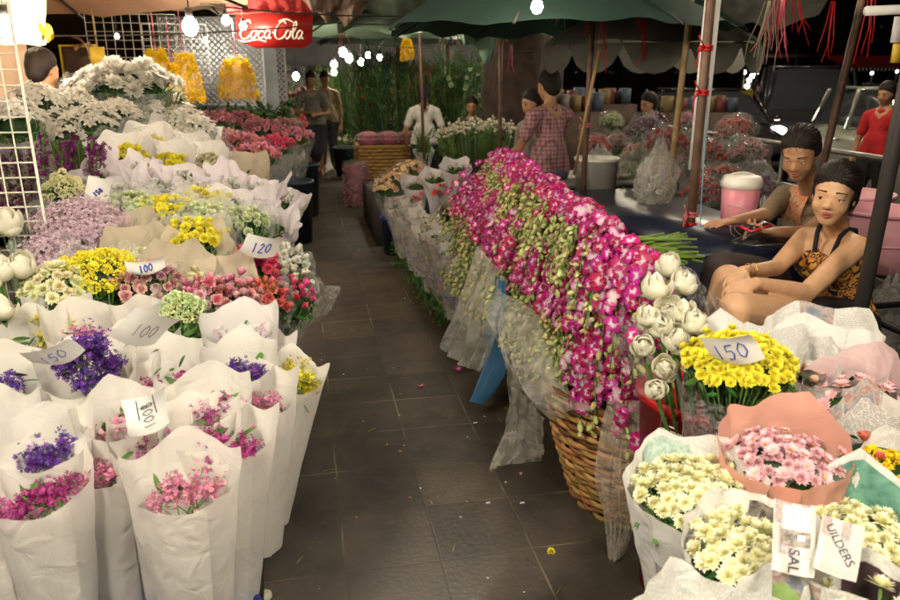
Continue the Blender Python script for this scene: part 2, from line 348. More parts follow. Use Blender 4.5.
def P_pom():
    out = []
    for k in range(46):
        ph = math.acos(1-1.15*(k+.5)/46); th = k*2.39996
        V, F, g = petal(L=.010, W=.009, ns=2, nw=3, a0=.3, curl=.9, cup=.5, jit=0) if False else petal(.010, .009, 2, 3, .3, .9, .5)
        d = np.array([math.sin(ph)*math.cos(th), math.sin(ph)*math.sin(th), math.cos(ph)])
        out.append((V @ frame(d, rng.random()*6).T+d*.013, F, g))
    return joinp(out)
def P_carn(n=5):
    out = []
    for k in range(n):
        r0 = .022*(1-.16*k); nn, mm = 20, 3; V, g = [], []; ph = rng.random()*6
        for i in range(nn):
            a = 2*math.pi*i/nn
            for j in range(mm):
                t = j/(mm-1); rr = .003+(r0-.003)*t*(1+.10*math.sin(7*a+ph)*t)
                V.append((rr*math.cos(a), rr*math.sin(a), .004*k+.014*t*(.35+.22*k)+.0045*t*math.sin(9*a+ph*2)+.002*rng.uniform(-1, 1)*t)); g.append(t)
        out.append((np.array(V), grid_faces(nn, mm, True), np.array(g)))
    return joinp(out)
def P_rose():
    out = []
    for k, (n, L, a0, r) in enumerate([(5, .026, .75, .004), (5, .025, 1.0, .003), (4, .024, 1.25, .002), (3, .022, 1.45, .001)]):
        out += ring(n, off=k*.37, r=r, L=L, W=.028-.004*k, a0=a0, curl=.5-.1*k, cup=.7, jit=.08, ns=4)
    return joinp(out)
def P_lily():
    return joinp(ring(6, L=.045, W=.020, a0=1.1, curl=-1.1, cup=.35, jit=.12, ns=4)+[(V+np.array([0, 0, .0]), F, g*0+.1) for V, F, g in [tube([(0, 0, 0), (.004, 0, .03)], .0015, 4)]])
def P_orchid():
    out = []
    for a, L, W in ((90, .027, .015), (162+50, .025, .014), (-32, .025, .014), (18, .029, .023), (162, .029, .023)):
        V, F, g = petal(L, W, 4, 3, .1, -.35+rng.uniform(-.2, .3), .25, .6, g0=0, g1=1); out.append((V @ rotm('z', R_(a)).T, F, g))
    V, F, g = petal(.020, .014, 3, 3, .9, -1.2, .9, .6, g0=.35, g1=1.2); out.append((V @ rotm('z', R_(-90)).T+np.array([0, 0, .001]), F, g))
    return joinp(out)
def P_bud(L=.020, r=.006):
    V, F, g = sph((0, 0, L/2), (r, r, L/2), 6, 6); return V, F, np.clip(V[:, 2]/L, 0, 1), np.full(len(V), .5)
def P_floret(n=5, r=.005):
    V, g, F = [(0, 0, 0)], [0], []
    for i in range(n):
        a = 2*math.pi*i/n; d = .45
        for q, rr, z in ((-d, r*.8, r*.5), (0, r*1.15, r*.65), (d, r*.8, r*.5)):
            V.append((rr*math.cos(a+q), rr*math.sin(a+q), z)); g.append(1)
        F.append((0, 3*i+1, 3*i+2, 3*i+3))
    return np.array(V), np.array(F), np.array(g, float), np.full(len(V), .5)
def P_lotus():
    out = []
    for k, (n, L, a0, W, c) in enumerate([(5, .064, .15, .042, 1.8), (6, .070, .5, .044, 1.65), (6, .068, .8, .040, 1.4), (5, .062, 1.0, .032, 1.0), (4, .052, 1.25, .026, .6)]):
        out += ring(n, off=k*.45, r=.008-.001*k, L=L, W=W, a0=a0, curl=c, cup=.5, jit=.22, ns=7, nw=5, peak=.36)
    return joinp(out)
def P_leaf(L=.07, W=.02, curl=-.8):
    V, F, g = petal(L, W, 4, 3, .5, curl, -.5, .45, g0=0); return V, F, g, np.full(len(V), .5)
def P_blade(L=.3, W=.012, curl=-.6):
    V, F, g = petal(L, W, 6, 3, 1.3, curl, .6, .4, g0=0); return V, F, g, np.full(len(V), .5)
PR = {'daisy': [P_daisy() for _ in range(3)], 'mum': [P_mum() for _ in range(3)], 'pom': [P_pom() for _ in range(2)], 'carn': [P_carn() for _ in range(3)],
      'rose': [P_rose() for _ in range(3)], 'lily': [P_lily() for _ in range(3)], 'orchid': [P_orchid() for _ in range(5)], 'bud': [P_bud()],
      'floret': [P_floret()], 'lotus': [P_lotus() for _ in range(3)], 'leaf': [P_leaf(), P_leaf(.06, .025, -.3)], 'blade': [P_blade()]}
def dome_pts(n, r, dome, squash=1., jit=.3, edge=.9):
    """sunflower points on a shallow dome; returns pos, outward dirs"""
    i = np.arange(n)+.5; rr = r*np.sqrt(i/n)*edge; th = i*2.39996+rng.random()*6
    x = rr*np.cos(th)+rng.normal(0, r*.04*jit, n); y = rr*np.sin(th)*squash+rng.normal(0, r*.04*jit, n)
    q = np.clip((rr/r)**2, 0, 1); z = dome*(1-q)+rng.normal(0, dome*.12+.003, n)*jit
    d = np.stack([x/r*1.1, y/r*1.1, np.ones(n)], 1)+rng.normal(0, .25*jit, (n, 3))
    return np.stack([x, y, z], 1), d
def blooms(name, kind, matk, P, D, scale, parent, sj=.2):
    n = len(P)
    V, F, g, r = stamp(PR[kind], P, [frame(D[i], rng.random()*6.28) for i in range(n)], scale*(1+sj*rng.uniform(-1, 1, n)))
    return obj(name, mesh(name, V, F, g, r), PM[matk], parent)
_bm = {}
def bloom_children(name, kind, matk, P, D, scale, parent, sj=.15):
    key = (kind, matk)
    if key not in _bm:
        _bm[key] = []
        for V, F, g, r in PR[kind]:
            me = mesh(kind+'_bloom', V, F, g, r); me.materials.append(PM[matk]); _bm[key].append(me)
    for i in range(len(P)):
        o = bpy.data.objects.new(name, _bm[key][int(rng.integers(len(_bm[key])))]); s = scale*(1+sj*rng.uniform(-1, 1))
        Rm = frame(D[i], rng.random()*6.28)
        o.matrix_local = Matrix.Translation(Vector(P[i].tolist())) @ Matrix(Rm.tolist()).to_4x4() @ Matrix.Scale(s, 4)
        link(o, parent)
def leaves(name, P, D, scale, mat, parent, kind='leaf'):
    V, F, g, r = stamp(PR[kind], P, [frame(d, rng.random()*6.28) for d in D], scale*(1+.3*rng.uniform(-1, 1, len(P))))
    return obj(name, mesh(name, V, F, g, r), mat, parent)
# ---------------------------------------------------------------- ground
def ground_tiles():
    m, nt, b = newmat('dark_wet_paving'); N, L = nt.nodes, nt.links
    tc = N.new('ShaderNodeTexCoord'); mp = N.new('ShaderNodeMapping'); mp.inputs['Location'].default_value = (-.07, -.14, 0); L.new(tc.outputs['Object'], mp.inputs[0])
    nzw = N.new('ShaderNodeTexNoise'); nzw.inputs['Scale'].default_value = 2.2; L.new(tc.outputs['Object'], nzw.inputs['Vector'])
    wv = N.new('ShaderNodeVectorMath'); wv.operation = 'SCALE'; wv.inputs['Scale'].default_value = .02; L.new(nzw.outputs['Color'], wv.inputs[0])
    av = N.new('ShaderNodeVectorMath'); L.new(mp.outputs[0], av.inputs[0]); L.new(wv.outputs[0], av.inputs[1])
    br = N.new('ShaderNodeTexBrick'); br.offset = 0.0; br.inputs['Scale'].default_value = 1; br.inputs['Brick Width'].default_value = .325; br.inputs['Row Height'].default_value = .325
    br.inputs['Mortar Size'].default_value = .0045; br.inputs['Mortar Smooth'].default_value = .3; br.inputs['Bias'].default_value = 0
    br.inputs['Color1'].default_value = (.037, .030, .021, 1); br.inputs['Color2'].default_value = (.066, .054, .038, 1); br.inputs['Mortar'].default_value = (.05, .04, .025, 1)
    L.new(av.outputs[0], br.inputs['Vector'])
    n1 = N.new('ShaderNodeTexNoise'); n1.inputs['Scale'].default_value = 3.5; n1.inputs['Detail'].default_value = 9; n1.inputs['Roughness'].default_value = .65; L.new(tc.outputs['Object'], n1.inputs['Vector'])
    r1 = N.new('ShaderNodeValToRGB'); r1.color_ramp.elements[0].position = .3; r1.color_ramp.elements[0].color = (.45, .42, .38, 1); r1.color_ramp.elements[1].position = .72; r1.color_ramp.elements[1].color = (1.35, 1.3, 1.2, 1)
    L.new(n1.outputs['Fac'], r1.inputs[0])
    mx = N.new('ShaderNodeMix'); mx.data_type = 'RGBA'; mx.blend_type = 'MULTIPLY'; mx.inputs['Factor'].default_value = 1; mx.clamp_result = False
    L.new(br.outputs['Color'], mx.inputs['A']); L.new(r1.outputs[0], mx.inputs['B'])
    # dirty light grout in places
    n3 = N.new('ShaderNodeTexNoise'); n3.inputs['Scale'].default_value = 1.7; n3.inputs['Detail'].default_value = 3; L.new(tc.outputs['Object'], n3.inputs['Vector'])
    g3 = N.new('ShaderNodeMapRange'); g3.inputs['From Min'].default_value = .5; g3.inputs['From Max'].default_value = .62; L.new(n3.outputs['Fac'], g3.inputs['Value'])
    m3 = N.new('ShaderNodeMath'); m3.operation = 'MULTIPLY'; L.new(br.outputs['Fac'], m3.inputs[0]); L.new(g3.outputs[0], m3.inputs[1])
    mg = N.new('ShaderNodeMix'); mg.data_type = 'RGBA'; mg.inputs['B'].default_value = (.16, .13, .075, 1); L.new(m3.outputs[0], mg.inputs['Factor']); L.new(mx.outputs['Result'], mg.inputs['A'])
    # dark stains and pale specks
    n4 = N.new('ShaderNodeTexNoise'); n4.inputs['Scale'].default_value = 4.5; n4.inputs['Detail'].default_value = 5; n4.inputs['Distortion'].default_value = .6; L.new(tc.outputs['Object'], n4.inputs['Vector'])
    g4 = N.new('ShaderNodeMapRange'); g4.inputs['From Min'].default_value = .58; g4.inputs['From Max'].default_value = .66; g4.inputs['To Max'].default_value = .6; L.new(n4.outputs['Fac'], g4.inputs['Value'])
    ms = N.new('ShaderNodeMix'); ms.data_type = 'RGBA'; ms.inputs['B'].default_value = (.022, .018, .014, 1); L.new(g4.outputs[0], ms.inputs['Factor']); L.new(mg.outputs['Result'], ms.inputs['A'])
    vo = N.new('ShaderNodeTexVoronoi'); vo.inputs['Scale'].default_value = 17; L.new(tc.outputs['Object'], vo.inputs['Vector'])
    g5 = N.new('ShaderNodeMapRange'); g5.inputs['From Min'].default_value = .05; g5.inputs['From Max'].default_value = .09; g5.inputs['To Min'].default_value = .35; g5.inputs['To Max'].default_value = 0; L.new(vo.outputs['Distance'], g5.inputs['Value'])
    m5 = N.new('ShaderNodeMix'); m5.data_type = 'RGBA'; m5.inputs['B'].default_value = (.2, .17, .12, 1); L.new(g5.outputs[0], m5.inputs['Factor']); L.new(ms.outputs['Result'], m5.inputs['A'])
    L.new(m5.outputs['Result'], b.inputs['Base Color'])
    rr = N.new('ShaderNodeMapRange'); rr.inputs['To Min'].default_value = .30; rr.inputs['To Max'].default_value = .75; L.new(n1.outputs['Fac'], rr.inputs['Value']); L.new(rr.outputs[0], b.inputs['Roughness'])
    n2 = N.new('ShaderNodeTexNoise'); n2.inputs['Scale'].default_value = 45; n2.inputs['Detail'].default_value = 6; L.new(tc.outputs['Object'], n2.inputs['Vector'])
    sb = N.new('ShaderNodeMath'); sb.operation = 'SUBTRACT'; L.new(n2.outputs['Fac'], sb.inputs[0]); L.new(br.outputs['Fac'], sb.inputs[1])
    bp = N.new('ShaderNodeBump'); bp.inputs['Strength'].default_value = .35; bp.inputs['Distance'].default_value = .006; L.new(sb.outputs[0], bp.inputs['Height']); L.new(bp.outputs[0], b.inputs['Normal'])
    return m
def sheet(name, x0, x1, y0, y1, z, mat, label=None):
    o = obj(name, mesh(name, [(x0, y0, z), (x1, y0, z), (x1, y1, z), (x0, y1, z)], [(0, 1, 2, 3)], smooth=False), mat)
    return tag(o, label, kind='structure')
sheet('ground', -150, 150, -30, 300, -.03, plain('dark_earth', (.03, .028, .025), .9, .3, .4))
PAVE = ground_tiles()
tag(po('pavement', [box((0.3, 28, -.06), (8.4, 68, .12))], PAVE, smooth=False), kind='structure')
tag(po('road', [box((30, 28, -.14), (50.9, 68, .06))], plain('night_asphalt', (.045, .043, .042), .55, .3, 3, bump=.3), smooth=False), kind='structure')
tag(po('kerb', [box((4.58, 28, -.055), (.14, 68, .11))], plain('kerb_concrete', (.22, .2, .17), .8, .3, 6), smooth=False), kind='structure')

# ---------------------------------------------------------------- wraps, decals, bouquets
def vn(x, y, z): return noise.noise(Vector((x, y, z)))
class Wrap:
    def __init__(s, H=.45, rb=.045, rt=.125, dip=.10, corners=(), sq=.8, flare=.02, pw=1.1, wr=.008, seed=0, over=.35, fold=.035, nf=5):
        s.__dict__.update(locals()); s.front = -math.pi/2
    def top(s, a):
        h = s.H-s.dip*((1+math.cos(a-s.front))/2)**1.3
        for (ca, amp, w) in s.corners:
            d = (a-s.front-ca+math.pi) % (2*math.pi)-math.pi; h += amp*max(0, 1-abs(d)/w)**1.4
        return h+.010*vn(math.cos(a)*2, math.sin(a)*2, s.seed*3.1)
    def S(s, u, v, off=0.):
        a = s.front+.12+u*(2*math.pi+s.over); z = s.top(a)*v
        r = s.rb+(s.rt-s.rb)*v**s.pw+s.flare*max(0, v-.75)*4*.25*4
        r *= 1+s.fold*(.5*math.sin(s.nf*a+s.seed*2.3+2.*v)+1.1*(abs(math.sin(.5*(s.nf+1)*a+s.seed+.8*v))-.6))*min(1, v*1.4)+s.fold*.8*vn(math.cos(a)*1.8, math.sin(a)*1.8, v*2.2+s.seed*5.7)
        for (ca, amp, w) in s.corners:
            d = (a-s.front-ca+math.pi) % (2*math.pi)-math.pi; r += .25*amp*max(0, 1-abs(d)/w)*v**4
        r += s.wr*vn(math.cos(a)*5, math.sin(a)*5, v*7+s.seed)*(.3+v)+.006*u+off
        return (r*math.cos(a), r*math.sin(a)*s.sq, z)
    def mesh(s, name, mat, parent, nu=72, nv=22, v0=0.):
        V = [s.S(i/nu, v0+(1-v0)*j/nv) for i in range(nu+1) for j in range(nv+1)]
        uv = [(i/nu*2*math.pi*s.rt, j/nv*s.H) for i in range(nu+1) for j in range(nv+1)]
        return obj(name, mesh(name, V, grid_faces(nu+1, nv+1), uv=uv), mat, parent)
    def block(s, name, u0, v0, u1, v1, mat, parent, off=.0012, skew=0., n=8):
        V = []; uv = []
        for i in range(n+1):
            for j in range(n+1):
                a, b = i/n, j/n; V.append(s.S(u0+(u1-u0)*a+skew*b, v0+(v1-v0)*b, off)); uv.append(((u1-u0)*a*2*math.pi*s.rt, (v1-v0)*b*s.H))
        return obj(name, mesh(name, V, grid_faces(n+1, n+1), uv=uv), mat, parent)
    def text(s, txt, u0, v0, hgt, rot, mat, parent, off=.0016, name='lettering'):
        V, F = text_mesh(txt); V = V*hgt @ np.array([[math.cos(rot), math.sin(rot)], [-math.sin(rot), math.cos(rot)]])
        P = [s.S(u0+x/(2*math.pi*s.rt), v0+y/s.H, off) for x, y in V]
        return obj(name, mesh(name, P, F, smooth=False), mat, parent)
def text_mesh(txt, bold=0.):
    cu = bpy.data.curves.new('t', 'FONT'); cu.body = txt; cu.size = 1.35; cu.offset = bold
    o = bpy.data.objects.new('t', cu); COL.objects.link(o); dg = bpy.context.evaluated_depsgraph_get(); dg.update()
    me = bpy.data.meshes.new_from_object(o.evaluated_get(dg)); V = np.array([v.co[:2] for v in me.vertices]); F = [tuple(p.vertices) for p in me.polygons]
    bpy.data.objects.remove(o); bpy.data.curves.remove(cu); bpy.data.meshes.remove(me); return V, F
def axis_frame(A, front):
    z = np.asarray(A, float); z = z/np.linalg.norm(z); f = np.asarray(front, float); y = -(f-z*(f@z)); y /= np.linalg.norm(y)
    return np.stack([np.cross(y, z), y, z], 1)
def thing_m(name, label, cat, origin, Rm, group=None):
    e = Matrix(Rm.tolist()).to_euler(); return thing(name, label, cat, origin, group=group, rot=e)
def toward_cam(p, turn=0.):
    d = CC-np.asarray(p); d[2] = 0; d /= np.linalg.norm(d); return rotm('z', turn) @ d
def tint_axis(lean, front, side=0.):
    """upright axis leaning by `lean` towards front"""
    f = np.asarray(front); return np.array([f[0]*lean+side, f[1]*lean, 1.])
def bouquet(p, label, kind='daisy', col='yellow', nb=14, sc=1., H=.45, rt=.12, rb=.045, dip=.09, mat='paperwhite', lean=.25, side=0., turn=0., dome=.035, corners=None,
            head=0., group=None, cat='bouquet', name='bouquet', separate=False, leafy=8, sq=.85, clearwrap=False, wr=.008, fold=.035, flare=.02, pw=1.1, seed=None, rf=.86, over=.35, second=None, nf=5, nu=72):
    seed = rng.random()*50 if seed is None else seed
    f = toward_cam(p, turn); A = tint_axis(lean, f, side); A /= np.linalg.norm(A); Rm = axis_frame(A, f)
    zc = H-dip*(.75 if kind == 'stat' else .95)+head; t = thing_m(name, label, cat, np.asarray(p)-Rm[:, 2]*(H-dip*.5), Rm, group)
    if corners is None: corners = [(math.pi+rng.uniform(.5, .9), rng.uniform(.02, .05), .6), (math.pi-rng.uniform(.5, .9), rng.uniform(.02, .05), .6)]
    W = Wrap(H, rb, rt, dip, corners, sq, flare, pw, wr, seed, over, fold, nf); w = W.mesh('wrap', M[mat], t, nu=nu)
    R = rt*rf
    if kind == 'stat':       # branching sprays of tiny florets
        ns = nb; P0, D0 = dome_pts(ns, R*.85, dome, sq*.6, 1.2); P0[:, 1] -= rt*sq*.28; P, D, SP = [], [], []
        for q, d in zip(P0, D0):
            d = d/np.linalg.norm(d); L = rng.uniform(.018, .05)*sc; q = q+np.array([0, 0, zc-.035]); SP.append((q-d*.08, q+d*L))
            for k in range(46):
                tt = rng.random()**.7; rad = .0095*sc; P.append(q+d*L*tt+rng.normal(0, rad, 3)); D.append(rng.normal(0, .6, 3)+d*.8)
        blooms('florets', 'floret', col, np.array(P), np.array(D), 1.05*sc, t)
        po('stems', [tube([a, b], .0014, 4) for a, b in SP], M['stem'], t)
        cn = lathe([(.001, .03), (rb*.55, .04), (rb*.8, H*.28), (rt*.55, H*.5), (rt*.35, H*.66), (.001, H*.72)], 22); V_ = cn[0]*(1+.22*np.array([[vn(*(v*22+seed))] for v in cn[0]])); cr_ = po('inner_dark_core', [(V_, cn[1], cn[2])], M['leafdark'], t); cr_.scale = (1, sq*.9, 1)  # solid dark cone added inside so the fabric darkens as if over stems
    elif kind == 'mass':     # a cloud of tiny florets
        P, D = dome_pts(nb, R, dome, sq, 1.4); P[:, 2] += zc; blooms('florets', 'floret', col, P, D, sc*1.2, t)
        po('filler_heads', [lathe([(R*.02, zc-.02+dome*.7), (R*.5, zc-.03+dome*.5), (R*.85, zc-.05), (R*.5, zc-.12)], 14)], PM[col], t)
    elif kind:
        P, D = dome_pts(nb, R, dome, sq, .7); P[:, 2] += zc
        if separate: bloom_children('bloom', kind, col, P, D, sc, t)
        else: blooms('blooms', kind, col, P, D, sc, t)
        if second:
            P2, D2 = dome_pts(second[2], R*.9, dome*1.1, sq, 1.2); P2[:, 2] += zc+.004; blooms('accent_blooms', second[0], second[1], P2, D2, sc*second[3], t)
        po('green_core', [lathe([(.001, zc+dome*.85-.014), (R*.45, zc+dome*.65-.018), (R*.72, zc-.028), (R*.6, zc-.05), (.001, zc-.07)], 16)], M['leafdark'], t).scale = (1, sq, 1)
        na = 46; aa = rng.uniform(0, 6.28, na); Pl = np.stack([R*.8*np.cos(aa), R*.8*sq*np.sin(aa), zc-rng.uniform(.01, .06, na)], 1); leaves('leaf_collar', Pl, np.stack([np.cos(aa), np.sin(aa), rng.uniform(-.4, 1, na)], 1), .55, M['leaf'], t)
        # stems under the heads
        po('stems', [tube([P[i]*[1, 1, 1]-np.array([0, 0, .004]), P[i]*[.35, .35, 1]-np.array([0, 0, .2])], .0025, 4) for i in range(len(P))], M['stem'], t)
    if leafy:
        Pl, Dl = dome_pts(leafy, R, dome*.5, sq, 1.5); Pl[:, 2] += zc-.02; leaves('leaves', Pl, Dl+rng.normal(0, .5, Dl.shape), .7, M['leaf'], t)
    if clearwrap:
        W2 = Wrap(H+.015, rb+.004, rt+.010, dip, corners, sq, flare+.01, pw, wr*1.3, seed, over, fold*1.4, nf); W2.mesh('film', M['clear'], t, nu=nu)
    return t, W
DIG = {'0': [[(.5, 0), (.15, .2), (.1, .6), (.45, 1), (.8, .75), (.85, .3), (.5, 0)]], '1': [[(.45, 1), (.5, 0)]], '5': [[(.85, 1), (.25, .97), (.18, .58), (.6, .62), (.8, .35), (.6, .03), (.15, .06)]],
       '8': [[(.75, .85), (.4, 1), (.2, .75), (.8, .3), (.5, 0), (.15, .25), (.75, .85)]], '2': [[(.15, .8), (.5, 1), (.8, .75), (.15, 0), (.9, .02)]], '-': [[(.1, .5), (.9, .5)]],
       'B': [[(.2, 1), (.2, 0)], [(.2, 1), (.7, .9), (.65, .55), (.2, .52), (.8, .4), (.75, .05), (.2, 0)], [(.45, 1.15), (.45, -.15)]], '_': [[(-2.6, -.35), (.8, -.2)]], '~': [[(-2.6, 1.35), (.8, 1.3)]], ' ': []}
def price_card(px, py, z, w, h, txt, label, rot=0., tilt=.5, ink='blueink', thsz=.45, lw=.0016, roll=0., curl=.02, trot=0., turn=0., name='price_card', group='price cards', Yp=None):
    p = atz(px, py, z) if Yp is None else atY(px, py, Yp); f = toward_cam(p, turn); A = np.array([f[0]*tilt, f[1]*tilt, 1.]); Rm = axis_frame(A, f) @ rotm('y', -roll)
    # card lies in local xz plane facing -y
    t = thing_m(name, label, 'price card', p, Rm, group)
    n = 8; bend = lambda x, zz: curl*((x/w*2)**2)*.6+curl*.5*math.sin(zz/h*3+x/w*2)
    V = [((i/n-.5)*w, bend((i/n-.5)*w, (j/n-.5)*h), (j/n-.5)*h) for i in range(n+1) for j in range(n+1)]
    V2 = [(a, b+.0006, c) for a, b, c in V]; F = grid_faces(n+1, n+1)
    obj('card', mesh('card', V, F), M['cardw'], t)
    hh = h*thsz if not trot else w*thsz; adv = hh*.62; tot = adv*len(txt.replace('_', '').replace('~', '')); c, s_ = math.cos(trot), math.sin(trot); parts = []; x0 = -tot/2
    for ch in txt:
        for st in DIG.get(ch, []):
            pts = []
            for a, b in zip(st[:-1], st[1:]):
                for q in np.linspace(0, 1, 5): pts.append((x0+(a[0]*(1-q)+b[0]*q)*hh*.55, (a[1]*(1-q)+b[1]*q-.5)*hh))
            P3 = []
            for x, y in pts:
                X, Z = c*x-s_*y, s_*x+c*y; P3.append((X, bend(X, Z)-.0012, Z))
            P3 = [P3[0]]+[q for k, q in enumerate(P3[1:]) if np.linalg.norm(np.array(q)-np.array(P3[k])) > 1e-6]
            if len(P3) > 1: parts.append(tube(P3, lw, 4))
        if ch not in '_~': x0 += adv
    po('handwriting', parts, M[ink], t)
    return t
def ribbon_bow(p, s, parent, mat='redrib'):
    parts = []
    for a in (-.7, .7, 2.3, 3.9, -1.8):
        L = s*rng.uniform(.7, 1.1); V, F, g = petal(L, s*.42, 6, 3, rng.uniform(.5, 1.2), -rng.uniform(1.2, 2.4), .3, .5)
        parts.append(((V @ rotm('z', a).T)+np.array(p), F, g))
    return po('ribbon', parts, M[mat], parent)
def bucket(x, y, z0, r, h, mat, label, name='bucket', group=None, rim=True, cat='bucket'):
    t = thing(name, label, cat, (x, y, z0), group=group)
    po('pail', [lathe([(.001, .004), (r*.8, .004), (r*.82, .0), (r, h), (r+.004, h), (r-.004, h-.004), (r*.80, .01), (.001, .01)], 28)], mat, t)
    if rim: po('rim', [lathe([(r+.001, h-.02), (r+.010, h-.018), (r+.012, h), (r+.004, h+.006), (r-.003, h)], 28)], mat, t)
    return t
def hanging_bulb(p, strength, label, r=.035, cord=.4, col=(1, .85, .64), group='hanging bulbs', top=None):
    t = thing('light_bulb', label, 'light bulb', p, group=group)
    prof = [(.0005, -r*1.2), (r*.6, -r*1.0), (r, -r*.2), (r*.85, r*.5), (r*.4, r*1.1)]
    po('glass', [lathe(prof, 12)], emit_mat('lit_bulb', col, strength), t)
    po('socket', [lathe([(r*.42, r*1.0), (r*.5, r*1.2), (r*.5, r*2.2), (.002, r*2.3)], 10)], plain('black_socket', (.03, .03, .03), .5), t)
    po('cord', [tube([(0, 0, r*2.2), (.004, 0, r*2.2+cord*.5), (0, 0, r*2.2+cord)], .004, 5)], plain('black_socket', (.03, .03, .03), .5), t); return t
def tube_lamp(p, q, strength, label, col=(1, .89, .72), group=None):
    p, q = np.asarray(p, float), np.asarray(q, float); c = (p+q)/2; t = thing('fluorescent_lamp', label, 'lamp', c, group=group)
    d = (q-p)/np.linalg.norm(q-p)
    po('tube', [tube([p-c, q-c], .016, 10)], emit_mat('lit_tube', col, strength), t)
    po('housing', [tube([p-c-d*.03+[0, 0, .035], q-c+d*.03+[0, 0, .035]], .022, 6)], plain('lamp_housing', (.75, .75, .72), .5), t)
    for e, s_ in ((p, -1), (q, 1)): po('end_cap', [tube([e-c+d*.0*s_, e-c+d*.02*s_, e-c+d*.02*s_+[0, 0, .02]], .02, 6)], plain('lamp_housing', (.75, .75, .72), .5), t)
    for e in (p, q): po('hanging_wire', [tube([e-c+[0, 0, .05], e-c+[0, 0, 1.0]], .003, 4)], plain('black_socket', (.03, .03, .03), .5), t)
    return t
# lamps over the foreground, strung from the canopy above the photographer
tube_lamp((-.95, -.35, 2.45), (-.75, .8, 2.45), 520, 'lit fluorescent tube hung over the white wrapped bouquets')
tube_lamp((.55, -.55, 2.5), (1.25, .35, 2.5), 420, 'lit fluorescent tube hung over the newspaper wrapped bouquets')
# ================================================================ LEFT STALL
wood = plain('dark_bench_wood', (.06, .045, .035), .8, .3, 6)
def bench(x0, x1, y0, y1, z, label):
    t = thing('display_bench', label, 'bench', ((x0+x1)/2, (y0+y1)/2, 0), group='stepped display benches of the left stall')
    cx, cy = (x0+x1)/2, (y0+y1)/2
    po('bench_top', [box((0, 0, z-.02), (x1-x0, y1-y0, .04))], wood, t, False)
    for a in (-1, 1):
        for b in (-1, 1): po('leg', [box((a*((x1-x0)/2-.04), b*((y1-y0)/2-.04), (z-.04)/2), (.05, .05, z-.04))], wood, t, False)
    po('front_cloth', [box(((x1-x0)/2-.008, 0, z*.5), (.01, y1-y0-.02, z-.06))], plain('dark_green_cloth', (.015, .03, .025), .9), t, False)
    return t
bench(-2.6, -.42, 2.55, 3.5, .48, 'low dark bench under the yellow and pink bunches')
bench(-3.0, -.40, 3.52, 4.6, .62, 'middle dark bench under the ribboned bouquets')
bench(-3.2, -.75, 4.62, 5.7, .80, 'high dark bench under the white lilies')
bench(-3.6, -1.25, 5.72, 9.5, .62, 'long dark bench under the packed pink carnations')
# buckets holding the fabric-wrapped bunches
BL = plain('blue_plastic', (.02, .035, .22), .35, .1); GR = plain('green_plastic', (.01, .09, .06), .4, .1)
for x, y, r, mt, lb in ((-.33, 1.50, .17, BL, 'blue bucket under the front right white fabric bouquet'), (-.73, 1.42, .18, BL, 'blue bucket under the front left white fabric bouquet'),
                        (-.33, 1.84, .16, GR, 'green bucket behind the blue one at the aisle'), (-.62, 1.95, .19, GR, 'green bucket hidden behind two blue buckets'), (-1.1, 1.7, .18, BL, 'blue bucket at the far left edge'),
                        (-.30, 2.33, .17, BL, 'blue bucket under the upright white sheet bouquet'), (-.78, 2.33, .18, GR, 'green bucket under the pale purple flowered bags')):
    bucket(x, y, 0, r, .34, mt, lb, group='plastic buckets of the left stall')
NW = dict(mat='nonwoven', kind='stat', cat='bouquet', group='bouquets wrapped in white fabric', leafy=5, name='fabric_wrapped_bouquet', rb=.062, sq=.76, pw=1.0, dome=.012, wr=.0035, fold=.035, nf=4, flare=.0, rf=.62)
def nw(px, py, z, rt, col, label, **k):
    kk = dict(NW); kk.update(k); kk.setdefault('H', .52); kk['dip'] = .045; rt = rt*.79; rs = np.random.default_rng(int(px*7+py)); kk['corners'] = [(math.pi/2+rs.uniform(0, .5), rs.uniform(.03, .06), .5), (-math.pi/2-rs.uniform(0, .5), rs.uniform(.03, .06), .5), (math.pi+rs.uniform(-.3, .3), rs.uniform(.02, .05), 1.1)]; kk.setdefault('nb', 10); kk.setdefault('lean', .16)
    return bouquet(atz(px, py, z), label, col=col, rt=rt, **kk)
C2 = lambda a, b, s=.7, w=.7: [(math.pi-s, a, w), (math.pi+s, b, w)]
nw(38, 482, .80, .125, 'magenta', 'white fabric bouquet of dark magenta statice at the lower left corner', corners=C2(.03, .05), nb=12)
nw(184, 478, .80, .135, 'pink', 'largest front white fabric bouquet with light pink statice and a centre seam', corners=C2(.05, .03), over=.2, nb=11)
nw(105, 462, .78, .095, 'pink', 'narrow white fabric bouquet of pink statice squeezed between two wider ones', H=.6, nb=8, corners=C2(.05, .05))
nw(-30, 500, .78, .12, 'magenta', 'white fabric bouquet cut off by the left edge', nb=8)
nw(42, 440, .85, .125, 'purple', 'white fabric bouquet of purple statice behind the magenta one', corners=C2(.03, .05))
nw(228, 432, .83, .13, 'magenta', 'white fabric bouquet of magenta statice at the aisle edge', corners=C2(.06, .05), side=.05)
nw(150, 440, .82, .10, 'magenta', 'slim white fabric bouquet rising behind the largest front one', nb=2)
nw(-5, 425, .86, .11, 'purple', 'slim white fabric bouquet at the left edge with a hint of purple', nb=4)
nw(200, 425, .85, .105, 'magenta', 'slim white fabric bouquet between the magenta ones near the aisle', nb=3)
nw(132, 345, .93, .10, 'purple', 'slim white fabric bouquet below the leaning hundred card', nb=3)
nw(120, 415, .86, .11, 'pink', 'white fabric bouquet behind the hand written hundred card', corners=C2(.05, .04), nb=5)
nw(206, 398, .88, .12, 'magenta', 'white fabric bouquet with only a few magenta flowers showing', corners=C2(.07, .03), nb=4)
nw(257, 394, .84, .12, 'pink', 'broad white fabric bouquet with pink statice beside the yellow one', corners=C2(.03, .07), side=.06)
